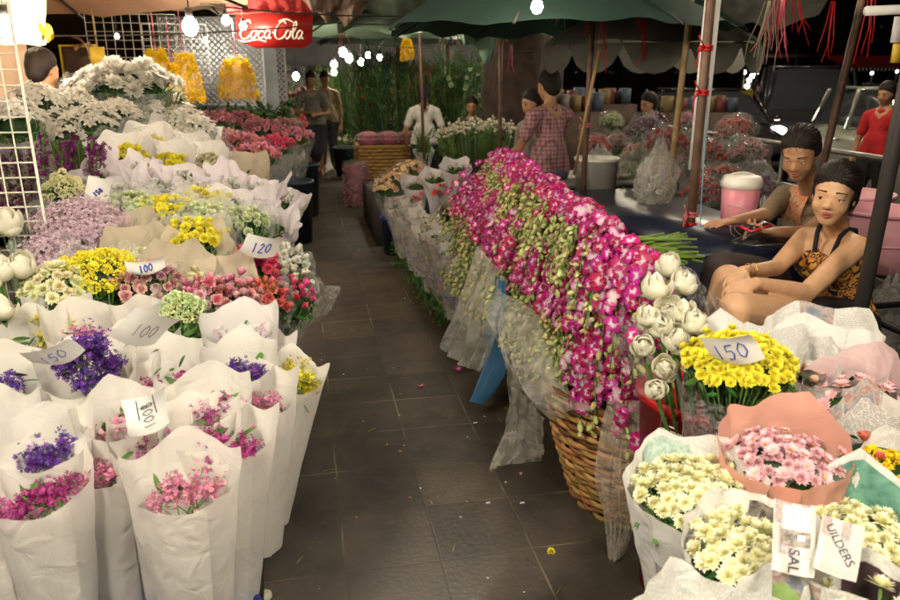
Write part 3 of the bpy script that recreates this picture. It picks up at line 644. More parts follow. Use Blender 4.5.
nw(88, 372, .91, .13, 'purple', 'white fabric bouquet overflowing with deep purple statice', corners=C2(.02, .02), nb=22, dome=.07, head=.03, sc=1.15)
nw(10, 375, .90, .12, 'purple', 'white fabric bouquet almost closed over its purple flowers', corners=C2(.05, .04), nb=3)
nw(168, 365, .90, .115, 'magenta', 'white fabric bouquet folded into peaks with no flowers showing', corners=[(2.2, .07, .6), (4.1, .04, .6), (1.0, .06, .5)], nb=2)
nw(240, 362, .90, .11, 'purple', 'white fabric bouquet of violet statice under the upright white sheet', corners=C2(.06, .05), nb=12)
nw(294, 376, .82, .095, 'yellowstat', 'small white fabric bouquet of yellow statice hanging over the aisle', corners=C2(.05, .03), side=.22, nb=15, dome=.05)
nw(262, 350, .86, .10, 'mauve', 'white fabric bouquet of pale mauve statice behind the yellow statice', corners=C2(.04, .03), side=.1, nb=12, dome=.05)
nw(88, 328, .95, .125, 'pink', 'white fabric bouquet of pink statice in the back row', corners=C2(.06, .06), nb=9)
nw(28, 335, .94, .12, 'yellowstat', 'white fabric bouquet rising to a rounded back at the left edge', corners=C2(.05, .05), nb=2)
nw(60, 312, .97, .10, 'yellowstat', 'white fabric bouquet of yellow statice below the yellow mums', corners=C2(.04, .05), nb=10)
nw(150, 322, .95, .11, 'purple', 'white fabric bouquet with a purple sprig right of the leaning card', corners=C2(.06, .03), nb=6)
t, W = nw(240, 328, .93, .125, 'mauve', 'bouquet with a tall square white sheet standing up at its back', mat='paperwhite', corners=[(math.pi-.6, .08, .45), (math.pi+.7, .12, .45), (math.pi, .05, .8)], nb=6, sq=.6)
price_card(148, 415, .93, .085, .085, '100B_~', 'square white price card reading 100 sideways on the front bouquets', tilt=.25, trot=math.pi/2, ink='blackink', thsz=.26, lw=.0009, roll=.05, turn=.25)
price_card(146, 331, 1.07, .12, .10, '100', 'white price card turned on its corner among purple flowers', tilt=.9, roll=-.7, thsz=.34, ink='blackink', lw=.0008)
price_card(54, 357, 1.04, .095, .08, '150', 'white price card tipped flat at the left over purple statice', tilt=1.6, roll=.45, thsz=.35, lw=.0008)

# ---- second tier: clear, kraft and paper bunches
def lb(px, py, z, kind, col, label, **k):
    kk = dict(H=.42, rt=.12, rb=.04, dip=.06, lean=.35, group='bunches heaped on the left stall', name='flower_bunch', cat='flower bunch', nu=56); kk.update(k)
    return bouquet(atz(px, py, z), label, kind=kind, col=col, **kk)
CL = dict(mat='clear', dome=.07, rf=1.0, head=.03)
lb(100, 278, 1.02, 'pom', 'yellow', 'big round bunch of bright yellow pompoms in clear film', nb=60, rt=.12, sc=.75, **CL)
lb(58, 292, 1.0, 'mum', 'lemon', 'pale yellow chrysanthemums in clear film left of the bright ones', nb=40, rt=.10, sc=.8, **CL)
lb(148, 292, .98, 'carn', 'palepink', 'dusty pink blossoms in film with a blue marked paper', nb=26, rt=.10, sc=.8, **CL)
lb(183, 318, .95, 'pom', 'limewhite', 'small round yellow green pompom bunch near the purple sprig', nb=30, rt=.06, sc=.8, **CL)
lb(82, 228, 1.1, 'mass', 'mauve', 'wide soft mound of mauve gypsophila', nb=1500, rt=.16, **CL)
lb(48, 262, 1.04, 'mass', 'mauve', 'small mauve gypsophila bunch beside the wire grid', nb=500, rt=.09, **CL)
lb(65, 196, 1.16, 'pom', 'lemon', 'yellow green pompoms in a cloudy bag by the purple spikes', nb=30, rt=.08, sc=.85, **CL)
KR = dict(mat='kraft', dome=.02, rf=.8, dip=.07, rt=.095, fold=.05, wr=.012)
lb(138, 252, 1.04, 'mum', 'lemon', 'cream chrysanthemums in kraft paper, left of two', nb=16, sc=.8, **KR)
lb(180, 272, 1.0, 'mum', 'lemon', 'cream chrysanthemums in kraft paper, right of two', nb=16, sc=.8, **KR)
lb(125, 236, 1.07, 'leaf', 'limewhite', 'closed beige paper bunch showing only green tips', nb=8, **KR)
lb(200, 256, 1.02, None, 'lemon', 'folded kraft paper wrap with its flowers hidden', corners=[(2.5, .08, .5), (3.9, .05, .5)], **KR)
lb(218, 282, .97, None, 'lemon', 'kraft wrap with a stiff pointed edge over the pink roses', corners=[(2.2, .10, .5), (4.3, .04, .5)], **KR)
WP = dict(mat='net', dome=.035, rf=1.0, dip=.05, rt=.11, head=.035, clearwrap=True)
lb(165, 214, 1.10, 'mum', 'yellow', 'yellow chrysanthemums in foam net, leftmost of the middle row', nb=28, sc=.85, **WP)
lb(206, 206, 1.10, 'mum', 'yellow', 'yellow chrysanthemums in foam net behind the pale ones', nb=28, sc=.85, **WP)
lb(197, 238, 1.06, 'mum', 'yellow', 'yellow chrysanthemums in foam net in front of the pale ones', nb=28, sc=.85, **WP)
lb(205, 222, 1.08, 'mum', 'limewhite', 'pale green white chrysanthemums between yellow bunches', nb=28, sc=.85, **WP)
lb(240, 226, 1.05, 'mum', 'limewhite', 'light green chrysanthemums at the right of the netted row', nb=24, sc=.85, **WP)
lb(132, 212, 1.11, 'mum', 'limewhite', 'whitish green chrysanthemums beside the blue marked tag', nb=24, sc=.85, **WP)
LP = dict(mat='lilac', dip=.04, dome=.03, fold=.09, wr=.02, rf=.6, nf=7)
def lil(px, py, z, label, rib=True, **k):
    kk = dict(LP); kk.update(dict(nb=5, rt=.085, corners=[(rng.uniform(0, 6.2), rng.uniform(.03, .07), .45) for _ in range(4)])); kk.update(k)
    t, W = lb(px, py, z, 'rose', 'white', label, **kk)
    if rib: ribbon_bow((rng.uniform(-.04, .04), -W.rt*.95, .335), .055, t)
    return t
for a in ((100, 178, 1.20, 'lilac paper bouquet of white roses by the hanging tag'), (125, 190, 1.17, 'lilac paper bouquet with the widest red bow'), (158, 186, 1.17, 'lilac paper bouquet, second from the wide red bow'),
          (182, 178, 1.18, 'lilac paper bouquet right under the white cones'), (203, 190, 1.14, 'lilac paper bouquet above the yellow netted bunch'), (226, 184, 1.14, 'lilac paper bouquet tucked below the kraft bag'),
          (232, 205, 1.11, 'lilac paper bouquet with a small red knot in the middle'), (255, 206, 1.07, 'white peaked paper bouquet near the aisle'), (272, 222, 1.02, 'white peaked paper bouquet with a large red bow over the aisle'),
          (262, 190, 1.1, 'lilac paper bouquet peeking out above the aisle'), (285, 200, 1.03, 'outermost peaked paper bouquet beside the aisle'), (140, 170, 1.21, 'lilac paper bouquet behind the wide red bow')):
    lil(*a, side=.15 if a[0] > 240 else 0)
for a in ((128, 152, 1.26, 'white paper cone of yellow mums, leftmost of the cones', 'yellow'), (168, 160, 1.22, 'white paper cone with the brightest yellow heart', 'yellow'), (150, 142, 1.28, 'white paper cone just behind the front cones', 'yellow'),
          (188, 150, 1.23, 'white paper cone of pale flowers at the right', 'cream'), (172, 132, 1.30, 'white paper cone of pale yellow mums at the back', 'cream'), (205, 160, 1.2, 'white paper cone at the right end near the kraft bag', 'cream')):
    lb(a[0], a[1], a[2], 'mum', a[4], a[3], mat='paperwhite', rt=.10, nb=20, sc=.85, dip=.09, rf=.85, head=.02, clearwrap=True, corners=C2(.03, .04), group='white paper cones of yellow mums')
for i, a in enumerate(((255, 272, .95, 'hotpink', 'hot pink and coral roses below the blue marked tag'), (292, 302, .84, 'hotpink', 'bright red pink roses bulging over the aisle'), (262, 305, .88, 'coral', 'coral roses in film under the hot pink ones'),
                       (232, 300, .92, 'candy', 'pink carnations behind the upright white sheet'), (285, 270, .92, 'white', 'small white roses at the aisle edge'), (288, 288, .88, 'ivory', 'cream white roses between red roses and the aisle'), (205, 305, .93, 'candy', 'pink carnations low in front of the kraft wraps'), (240, 318, .88, 'palepink', 'dusky pink blossoms hanging by the aisle'))):
    lb(a[0], a[1], a[2], 'rose' if i % 2 else 'carn', a[3], a[4], nb=22, rt=.085, side=.25 if a[0] > 250 else .05, sc=.85, H=.36, second=('rose', 'coral', 4, .8) if i == 0 else None, **CL)
t, W = lb(315, 296, .80, None, 'white', 'empty clear cellophane cone pointing into the aisle', mat='clear', rt=.06, H=.2, side=.9)
# kraft bag above the aisle
lb(242, 172, 1.12, None, 'white', 'plain tan kraft bag with a clipped corner above the aisle', mat='kraft', rt=.12, H=.4, corners=[(2.4, .06, .5), (4., .03, .5), (.8, .05, .4)], lean=.7, side=.2)
# lilies
def lilies(px, py, z, r, label, n=26, col='white', **k):
    kk = dict(mat='net', nb=n, rt=r, dome=.08, rf=1., head=.05, H=.5, dip=.03, leafy=14, lean=.25, group='bunches of white lilies', name='lily_bunch', sc=1.0); kk.update(k)
    return lb(px, py, z, 'lily', col, label, **kk)
for a in ((62, 142, 1.28, .12, 'white lilies beside the purple spikes'), (95, 132, 1.32, .13, 'white lilies left of the yellow cones'), (118, 125, 1.34, .12, 'white lilies behind the left yellow cone'), (150, 122, 1.34, .12, 'white lilies behind the middle yellow cone'),
          (185, 130, 1.30, .11, 'cream lilies behind the right hand cones'), (75, 118, 1.38, .12, 'white lilies below the tall bunch with long stems'), (15, 130, 1.36, .14, 'bluish white lilies seen through the wire grid'), (38, 112, 1.42, .12, 'bluish white lilies just right of the wire grid'), (200, 142, 1.24, .09, 'cream lilies at the right end of the lily row')):
    lilies(*a)
# tall chrysanthemum bunch with stems showing
t, W = lb(128, 88, 1.52, 'mum', 'white', 'tall fan of big white chrysanthemums over long green stems', mat='clear', nb=55, rt=.27, rb=.08, H=.52, dip=.02, dome=.12, sc=1.9, rf=1.05, sq=.6, leafy=30, lean=.1, nu=40)
po('long_stems', [tube([(x*1.0, y*.6, .50), (x*.3, y*.3, .05)], .005, 5) for x, y in [(rng.uniform(-.26, .26), rng.uniform(-.2, .1)) for _ in range(60)]], M['stem'], t)
lb(88, 92, 1.50, 'lily', 'white', 'bluish white lilies left of the tall chrysanthemum fan', mat='clear', nb=24, rt=.14, dome=.1, sc=1.1, leafy=20, rf=1.)
lb(175, 95, 1.45, 'mum', 'cream', 'small white chrysanthemum bunch right of the tall fan', mat='milky', nb=16, rt=.10, dome=.06, sc=1.2, rf=.9)
# purple spikes
def spikes(px, py, z, n, label, L=.28, spread=.07, col='darkpurple', lean=(0.25, -.1)):
    p = atz(px, py, z); t = thing('liatris_bunch', label, 'flower bunch', p-np.array([0, 0, .45]), group='bunches of purple flower spikes'); P, D, T = [], [], []
    for k in range(n):
        x, y = rng.uniform(-spread, spread), rng.uniform(-spread, spread); d = np.array([lean[0]+x*1.5, lean[1]+y, 1.]); d /= np.linalg.norm(d); b = np.array([x, y, 0]); T.append(tube([b, b+d*.62], .004, 5))
        for q in range(110): tt = .62-L*rng.random(); P.append(b+d*tt+rng.normal(0, .009, 3)); D.append(rng.normal(0, 1, 3)+d)
    po('stems', T, M['stem'], t); blooms('spikes', 'floret', col, np.array(P), np.array(D), 1.7, t); return t
spikes(46, 178, 1.20, 10, 'plum purple flower spikes leaning right beside the wire grid')
spikes(12, 190, 1.12, 9, 'plum purple flower spikes behind the wire grid', lean=(0, 0))
t = thing('green_stem_bunch', 'bunch of bare green stems beside the purple spikes', 'flower bunch', atz(78, 168, 1.2)-np.array([0, 0, .3]))
po('stems', [tube([(rng.uniform(-.05, .05), rng.uniform(-.04, .04), 0), (rng.uniform(-.09, .09), rng.uniform(-.05, .05), .42)], .004, 5) for _ in range(46)], M['stem'], t)
Pp, Dd = dome_pts(14, .05, .03); blooms('heads', 'rose', 'peachp', Pp+[.04, -.07, .26], Dd, .5, t)
# hanging handwritten tags
price_card(95, 152, 1.30, .07, .10, '150', 'white tag with blue figures hanging above the lilac bouquets', tilt=-.1, roll=.2, thsz=.24, trot=1.3, lw=.003, Yp=3.3)
price_card(98, 192, 1.2, .08, .10, '158', 'white tag with blue scribble propped on the mauve mound', tilt=.5, roll=-.3, thsz=.22, trot=.8, lw=.003)
price_card(262, 248, 1.08, .12, .09, '120', 'white tag with blue figures above the hot pink roses', tilt=1., roll=-.4, thsz=.4, lw=.0022)
price_card(146, 268, 1.08, .10, .045, '100', 'narrow blue marked paper on the dusty pink blossoms', tilt=1.2, roll=.1, thsz=.45, lw=.002)
price_card(212, 133, 1.25, .12, .09, '150', 'white tag on the pink carnations behind the cones', tilt=.6, roll=-.2, thsz=.4, lw=.004)
# lotus at the left edge
def lotus_bunch(pts, label, base, s=1., group=None, heart=True):
    b = np.asarray(base, float); t = thing('lotus_bunch', label, 'flower bunch', b, group=group)
    for i, (px, py, z, ss, tilt) in enumerate(pts):
        p = atz(px, py, z)-b; f = toward_cam(p+b); d = np.array([f[0]*tilt, f[1]*tilt, 1.]); V, F, g, r = PR['lotus'][i % 3]
        Rm = frame(d, rng.random()*6); bl = obj('bloom', mesh('lotus', (V*ss*s) @ Rm.T, F, g, r), PM['lotus'], t, p)
        if heart and i % 2: P2, D2 = dome_pts(14, .014*ss, .004); blooms('stamens', 'floret', 'lotusyel', (P2+[0, 0, .045*ss]) @ Rm.T, D2 @ Rm.T, .9, bl)
        po('stem', [tube([p-np.array([0, 0, .0]), p*np.array([.6, .6, .5]), p*np.array([.2, .2, .1])], .006, 6)], M['stem'], t)
    return t
lotus_bunch([(10, 235, 1.12, .9, .4), (-12, 232, 1.13, .9, .3), (2, 280, 1.06, .85, .5), (22, 276, 1.06, .8, .6), (4, 318, .98, .7, .5), (-16, 290, 1.04, .9, .5)], 'white folded lotus blooms at the left edge before the wire grid', atz(0, 310, .9)-np.array([0, -.05, .55]), 1.5, heart=False)
# wire display grid panel
def wire_grid(p, w, h, cell, label, rz=0., r=.0022, col=(.75, .72, .60), frame_r=.005, group='wire display grids', cy=None):
    t = thing('wire_grid', label, 'display grid', p, rz, group); mt = plain('grid_wire_%.2f' % col[0], col, .45)
    nx, nz = int(round(w/cell)), int(round(h/(cy or cell))); pr = []
    for i in range(1, nx): pr.append(tube([((i/nx-.5)*w, 0, 0), ((i/nx-.5)*w, 0, h)], r, 4))
    for j in range(1, nz): pr.append(tube([(-w/2, r*1.6, j/nz*h), (w/2, r*1.6, j/nz*h)], r, 4))
    po('wires', pr, mt, t); po('frame', [tube([(-w/2, 0, 0), (w/2, 0, 0), (w/2, 0, h), (-w/2, 0, h), (-w/2, 0, 0)], frame_r, 6)], mt, t); return t
pg_ = atY(44, 330, 2.55); pt = atY(26, -12, 2.55)
wire_grid((pg_[0]-.30+.06, 2.55, .48), .60, pt[2]-.48+.05, .05, 'cream wire display grid standing in the left foreground', cy=.047, r=.0026)
# ================================================================ RIGHT SIDE
def loft(name, curves, mat, parent, nu=26, nv=18, fold=.012, freq=7, seed=0., vfold=0.):
    """surface through a list of polylines (each a list of 3D points)"""
    C_ = []
    for c in curves:
        c = np.asarray(c, float); s = np.linspace(0, len(c)-1, nu+1); i = np.minimum(s.astype(int), len(c)-2); f = (s-i)[:, None]; C_.append(c[i]*(1-f)+c[i+1]*f)
    C_ = np.array(C_); s = np.linspace(0, len(C_)-1, nv+1); V = []
    for q in s:
        k = min(int(q), len(C_)-2); f = q-k; p0, p1, p2, p3 = C_[max(k-1, 0)], C_[k], C_[k+1], C_[min(k+2, len(C_)-1)]
        V.append(.5*((2*p1)+(-p0+p2)*f+(2*p0-5*p1+4*p2-p3)*f*f+(-p0+3*p1-3*p2+p3)*f**3))
    V = np.array(V); dn = np.cross(V[-1, 0]-V[0, 0], V[0, -1]-V[0, 0]); dn /= np.linalg.norm(dn)+1e-9
    for j in range(nv+1):
        for i in range(nu+1):
            a = i/nu; b = j/nv; V[j, i] += dn*(fold*math.sin(a*freq*2*math.pi+seed+b*1.5+2*vn(a*3, b*2, seed))*(.35+b)+fold*1.5*vn(a*4, b*3, seed)+fold*.7*vn(a*14, b*5, seed+3)+vfold*math.sin(b*14+seed))
    W = V.transpose(1, 0, 2).reshape(-1, 3)
    uv = [(i/nu, j/nv) for i in range(nu+1) for j in range(nv+1)]
    return obj(name, mesh(name, W, grid_faces(nu+1, nv+1), uv=uv), mat, parent)
Q = atY
def basket(x, y, r0, r1, h, label, rim_mat, sq=1., group='wicker baskets', nst=34, courses=30):
    t = thing('wicker_basket', label, 'basket', (x, y, .0), group=group); n = 180; V, g = [], []
    wk = _pc.get('wick') or petal_mat('woven_wicker', [(0, (.10, .045, .012)), (.5, (.36, .19, .055)), (1, (.52, .32, .11))], .35, .0, .75); _pc['wick'] = wk
    parts = []
    for c in range(courses):       # each course is a strand weaving in and out of the stakes
        z = h*(c+.5)/courses; rr = r0+(r1-r0)*(z/h)**.8; th = h/courses*.60*rng.uniform(.8, 1.1)
        pts = []
        for k in range(n+1):
            a = 2*math.pi*k/n; w = .0085*math.cos(a*nst/2+math.pi*c); dz = .004*math.sin(a*3+c*1.7)+.006*math.sin(a*2+c*.3)
            pts.append(((rr+w)*math.cos(a), (rr+w)*math.sin(a)*sq, z+dz))
        V, F, g = tube(pts, th, 5, cap=False); g = np.full(len(V), rng.random()); parts.append((V, F, g, np.full(len(V), rng.random())))
    po('weave', parts, wk, t)
    po('stakes', [tube([(r0*math.cos(a), r0*math.sin(a)*sq, 0), (r1*math.cos(a), r1*math.sin(a)*sq, h)], .006, 5) for a in np.linspace(0, 2*math.pi, nst, endpoint=False)], wk, t)
    po('lining', [lathe([(.001, .02), (r0*.93, .02), (r1*.95, h*.98)], 30)], plain('dark_lining', (.03, .025, .02), .9), t)
    po('rim', [tube([(r1*math.cos(a), r1*math.sin(a)*sq, h+.004) for a in np.linspace(0, 2*math.pi, 60)], .014, 6, cap=False)], wk, t); return t
basket(1.25, 2.34, .27, .41, .50, 'tall wicker basket under the nearest orchids', None)
basket(1.40, 3.25, .26, .37, .50, 'wicker basket hidden under the middle of the orchid heap', None, courses=12)
basket(1.40, 4.15, .26, .36, .50, 'wicker basket hidden under the far end of the orchid heap', None, courses=12)
# orchid heap
def orchid_bunch(label, y0, y1, layer, n, seed):
    t = thing('orchid_bunch', label, 'orchid bunch', (1.45, (y0+y1)/2, .8), group='bunches of magenta orchids heaped on the baskets'); o = np.array([1.45, (y0+y1)/2, .8])
    FP, FD, BP, BD, ST = [], [], [], [], []
    for k in range(n):
        y = y0+(y1-y0)*(.12+.38*(k % 3))+rng.normal(0, .045); top = 1.06 if layer else .97; top += rng.normal(0, .022)+.022*((k % 3)-1)*(-1)**k-.05*max(0, (y-3.9))*.6
        xr = 1.03+.125*(y-2.2); q5 = np.linspace(0, 1, 5)
        if layer: K = np.stack([xr+.05-.24*q5, y+.1-.16*q5, top-np.array([.12, .03, .0, .07, .20])], 1)
        else: K = np.stack([(xr-.06)*(1-q5)+.83*q5, y+.06-.10*q5, top-np.array([.05, .08, .18, .34, .50])], 1)
        K[:, 0] += rng.normal(0, .03)+.02*math.sin(y*3); tgt = rng.uniform(.9, 1.1); K[:, 1] += np.linspace(0, 1, 5)*rng.normal(0, .08)
        near = max(0, 1-(y-2.1)/.38)      # the front ones fan round towards the photographer
        if near > 0:
            q = np.linspace(0, 1, 5); K[:, 0] += near*q*(.22 if layer else .36)*rng.uniform(.2, 1.3); K[:, 1] -= near*q*.16; K[:, 2] -= near*q**1.5*(.16 if layer else .02)
        s = np.linspace(0, 4, 33); i = np.minimum(s.astype(int), 3); f = (s-i)[:, None]
        P = []
        for ii, ff in zip(i, f[:, 0]):
            a, b, c, d = K[max(ii-1, 0)], K[ii], K[ii+1], K[min(ii+2, 4)]; P.append(.5*((2*b)+(c-a)*ff+(2*a-5*b+4*c-d)*ff**2+(-a+3*b-3*c+d)*ff**3))
        P = np.array(P)-o; ST.append(tube(P, .0022, 4)); T = np.gradient(P, axis=0)
        nf = 11 if near < .3 else 18
        for j in range(nf):
            q = (.08 if layer else .14)+(.52 if near < .3 else .80)*j/nf+rng.normal(0, .02); c = int(np.clip(q*32, 0, 31)); tn = T[c]/np.linalg.norm(T[c])
            up = np.array([-.35, -.35, .75]) if near < .5 else np.array([-.2, -.6, .5]); up = up-tn*(up@tn)*.5; side = np.cross(tn, up); side /= np.linalg.norm(side); d = up*.8+side*rng.uniform(-.9, .9)+rng.normal(0, .3, 3)
            d /= np.linalg.norm(d); FP.append(P[c]+d*rng.uniform(.012, .035)); FD.append(d+np.array([-.15, -.3, 0]))
        for j in range(13 if near < .3 else 7):
            q = .58+.42*j/12 if near < .3 else .7+.3*j/6; c = int(np.clip(q*32, 0, 32)); tn = T[c]/np.linalg.norm(T[c]); d = tn*1.1+rng.normal(0, .75, 3); d /= np.linalg.norm(d)
            BP.append(P[c]+d*.004); BD.append(d)
    FP, FD = np.array(FP), np.array(FD); pal = rng.random(len(FP)) < .15; blooms('florets', 'orchid', 'orchid', FP[~pal], FD[~pal], 1.02, t, .25); blooms('pale_florets', 'orchid', 'orchidpale', FP[pal], FD[pal], 1.08, t, .2)
    n_ = len(BP); sc_ = np.array([1.55-.05*(j % 14) for j in range(n_)])
    V, F, g, r = stamp(PR['bud'], BP, [frame(d) for d in BD], sc_*rng.uniform(.8, 1.25, n_)); obj('buds', mesh('buds', V, F, g, r), PM['bud'], t)
    po('stems', ST, M['stem'], t); return t
ys = np.linspace(2.14, 5.0, 8)
for i in range(7):
    for layer in (0, 1):
        lab = {0: 'magenta orchid bunch drooping over the rim of the front basket' if not layer else 'topmost magenta orchid bunch nearest the white lotus', 6: 'magenta orchid bunch at the far end of the heap' if layer else 'orchid buds hanging low at the far end of the heap'}.get(i, ('', 'second', 'third', 'fourth', 'fifth', 'sixth', '')[i]+(' orchid bunch from the front, hanging on the aisle side' if not layer else ' orchid bunch from the front, along the ridge of the heap'))
        orchid_bunch(lab, ys[i], ys[i+1], layer, 32 if i else 46, i)
t = thing('orchid_stem_ends', 'cut green stem ends sticking out right of the orchid heap', 'stems', (1.13, 2.55, .95))
po('stems', [tube([(rng.uniform(-.1, 0), rng.uniform(-.05, .1), rng.uniform(-.03, .04)), (.26+rng.uniform(-.05, .08), -.04+rng.uniform(-.10, .12), rng.uniform(-.04, .05))], .0045, 5) for _ in range(55)], M['leaflight'], t)
# filler: unseen block added under the heap, keeps light from passing through
t = thing('heap_light_block', 'added dark block with a polythene top, stopping light under the orchid heap', 'crate', (1.45, 3.6, 0))
po('crate_body', [box((-.22, 0, .40), (.30, 2.3, .72))], plain('dark_crate', (.035, .03, .028), .7), t, False)
po('liner', [box((-.22, 0, .775), (.34, 2.36, .02))], M['poly'], t, False)
# plastic sheets hanging on the aisle side
def drape(label, curves, mat, fold=.012, freq=6, seed=0, name='plastic_sheet', group='plastic sheets hanging from the orchid baskets', part='film', cat='plastic sheet', nu=70, nv=40):
    c0 = np.asarray(curves[0][0], float); t = thing(name, label, cat, c0, group=group)
    loft(part, [[np.asarray(p)-c0 for p in c] for c in curves], mat, t, nu, nv, fold, freq, seed); return t
drape('cloudy sheet hanging in a broad fold beside the newspaper bundles', [[Q(478, 246, 3.35), Q(492, 262, 3.2), Q(508, 282, 3.05)], [Q(464, 290, 3.32), Q(484, 296, 3.1), Q(506, 310, 2.98)], [Q(452, 325, 3.32), Q(474, 335, 3.12), Q(494, 345, 3.0)], [Q(442, 350, 3.32), Q(462, 366, 3.15), Q(482, 372, 3.02)]], M['milky'], .014, 4, 1)
drape('cloudy sheet bulging out and tucked under the front orchids', [[Q(500, 292, 2.95), Q(520, 300, 2.75), Q(545, 318, 2.6), Q(560, 350, 2.45)], [Q(487, 305, 2.8), Q(502, 330, 2.62), Q(520, 365, 2.42), Q(570, 392, 2.25)], [Q(490, 328, 2.72), Q(508, 362, 2.5), Q(532, 400, 2.27), Q(590, 406, 2.08)], [Q(500, 350, 2.7), Q(522, 392, 2.45), Q(548, 418, 2.24), Q(592, 412, 2.05)]], M['milky'], .016, 3, 2)
drape('thin clear sheet falling to a point left of the front basket', [[Q(506, 365, 2.62), Q(525, 395, 2.45), Q(545, 418, 2.32)], [Q(508, 400, 2.6), Q(524, 420, 2.45), Q(543, 440, 2.34)], [Q(503, 430, 2.58), Q(520, 445, 2.45), Q(541, 455, 2.36)], [Q(489, 472, 2.52), Q(498, 466, 2.47), Q(538, 461, 2.38)]], M['poly'], .012, 4, 3)
drape('ribbed clear sheet twisted to a tail right of the front basket', [[Q(608, 400, 2.05), Q(628, 400, 1.98), Q(655, 402, 1.9)], [Q(598, 440, 2.02), Q(622, 446, 1.93), Q(652, 450, 1.9)], [Q(594, 480, 2.0), Q(620, 490, 1.9), Q(650, 488, 1.9)], [Q(604, 520, 2.0), Q(622, 528, 1.93), Q(636, 520, 1.92)], [Q(610, 558, 1.98), Q(616, 561, 1.95), Q(622, 556, 1.93)]], M['poly'], .010, 7, 4)
drape('blue plastic bag hanging between the cloudy sheets', [[Q(496, 275, 3.12), Q(506, 285, 3.0)], [Q(488, 330, 3.1), Q(504, 335, 2.98)], [Q(484, 370, 3.05), Q(503, 372, 2.96)], [Q(474, 402, 3.0), Q(480, 404, 2.98)]], plain('blue_bag_plastic', (.05, .16, .30), .4, .15, transl=.3), .012, 3, 5, 'plastic_bag', None, 'bag', 'bag')
# newspaper bundles in a row
tb = thing('low_table', 'low dark table carrying the row of newspaper bundles', 'table', (1.30, 5.1, 0))
po('table_top', [box((0, 0, .10), (.75, 2.6, .05))], wood, tb, False)
for a in (-.3, .3):
    for b in (-1.2, 1.2): po('leg', [box((a, b, .037), (.06, .06, .074))], wood, tb, False)
for k in range(12):
    y = 3.85+k*.205; x = .93+.02*math.sin(k*2.3)-.012*k+.01
    lbls = ['newspaper bundle nearest the orchids in the aisle row', 'second newspaper bundle from the orchids']
    lab = lbls[k] if k < 2 else ('last newspaper bundle of the row beside the peach flowers' if k == 11 else 'newspaper wrapped bundle standing in the aisle row')
    lab = lab if k in (0, 1, 11) else ('third', 'fourth', 'fifth', 'sixth', 'seventh', 'eighth', 'ninth', 'tenth', 'eleventh')[k-2]+' newspaper bundle from the orchids in the aisle row'; t = thing('newspaper_bundle', lab, 'flower bundle', (x, y, .125), rng.uniform(-.3, .3), 'newspaper bundles in the aisle row', rot=(rng.uniform(-.05, .05), -.10+rng.uniform(-.04, .04), rng.uniform(-.4, .4)))
    W = Wrap(.46, .062, .098, .03, [(2.4, .03, .5), (4.2, .03, .5)], 1., .01, 1.3, .018, k*3.3, .3, .07, 6); W.mesh('newspaper', M['news2'] if k % 2 else M['news'], t, 56, 18)
    W2 = Wrap(.44, .070, .104, .03, [(1.4, .02, .5)], 1., .02, 1.3, .024, k*3.3+1, .3, .09, 7); W2.mesh('film', M['clear'], t, 48, 14)
    po('string', [tube([(.082*math.cos(a), .082*math.sin(a), .16+.004*math.sin(3*a)) for a in np.linspace(0, 6.3, 20)], .004, 4, cap=False)], M['redrib'] if k % 3 == 0 else M['blueink'], t)
    P, D = dome_pts(22, .08, .03); leaves('foliage', P+[0, 0, .40], D, .7, M['leaf'], t)
# second row behind, lying on top (brown wrapped ends)
for k in range(6):
    y = 4.15+k*.36; t = thing('paper_bundle', ('first', 'second', 'third', 'fourth', 'fifth', 'sixth')[k]+' brownish bundle from the orchids, lying behind the aisle row', 'flower bundle', (1.12, y, .56), group='paper bundles lying behind the aisle row', rot=(0, R_(72+rng.uniform(-8, 8)), rng.uniform(-.3, .3)))
    W = Wrap(.36, .06, .11, .02, [(rng.uniform(0, 6), .04, .5)], .75, .01, 1.2, .02, k*7.1, .3, .08, 6); W.mesh('newspaper', M['news2'], t, 48, 14)
    P, D = dome_pts(30, .09, .03); leaves('foliage', P+[0, 0, .33], D, .6, M['leafdark'], t)
for k in range(7):
    p = (.86-.01*k, 4.55+k*.3, 0); t = thing('leaf_bunch', ('first', 'second', 'third', 'fourth', 'fifth', 'sixth', 'seventh')[k]+' leaf bunch from the hanging sheets, at the foot of the newspaper bundles', 'leaf bunch', p, group='leaf bunches along the foot of the aisle row')
    P = rng.normal(0, 1, (150, 3))*[.05, .11, .055]+[0, 0, .10]; P[:, 2] = np.abs(P[:, 2]-.02)+.02; D = rng.normal(0, 1, (150, 3))+[-.5, -.5, .6]; leaves('leaves', P, D, .55, M['leaf'], t)
    po('stems', [tube([(0, rng.uniform(-.1, .1), 0), (-.02, rng.uniform(-.1, .1), .16)], .003, 4) for _ in range(14)], M['stem'], t)
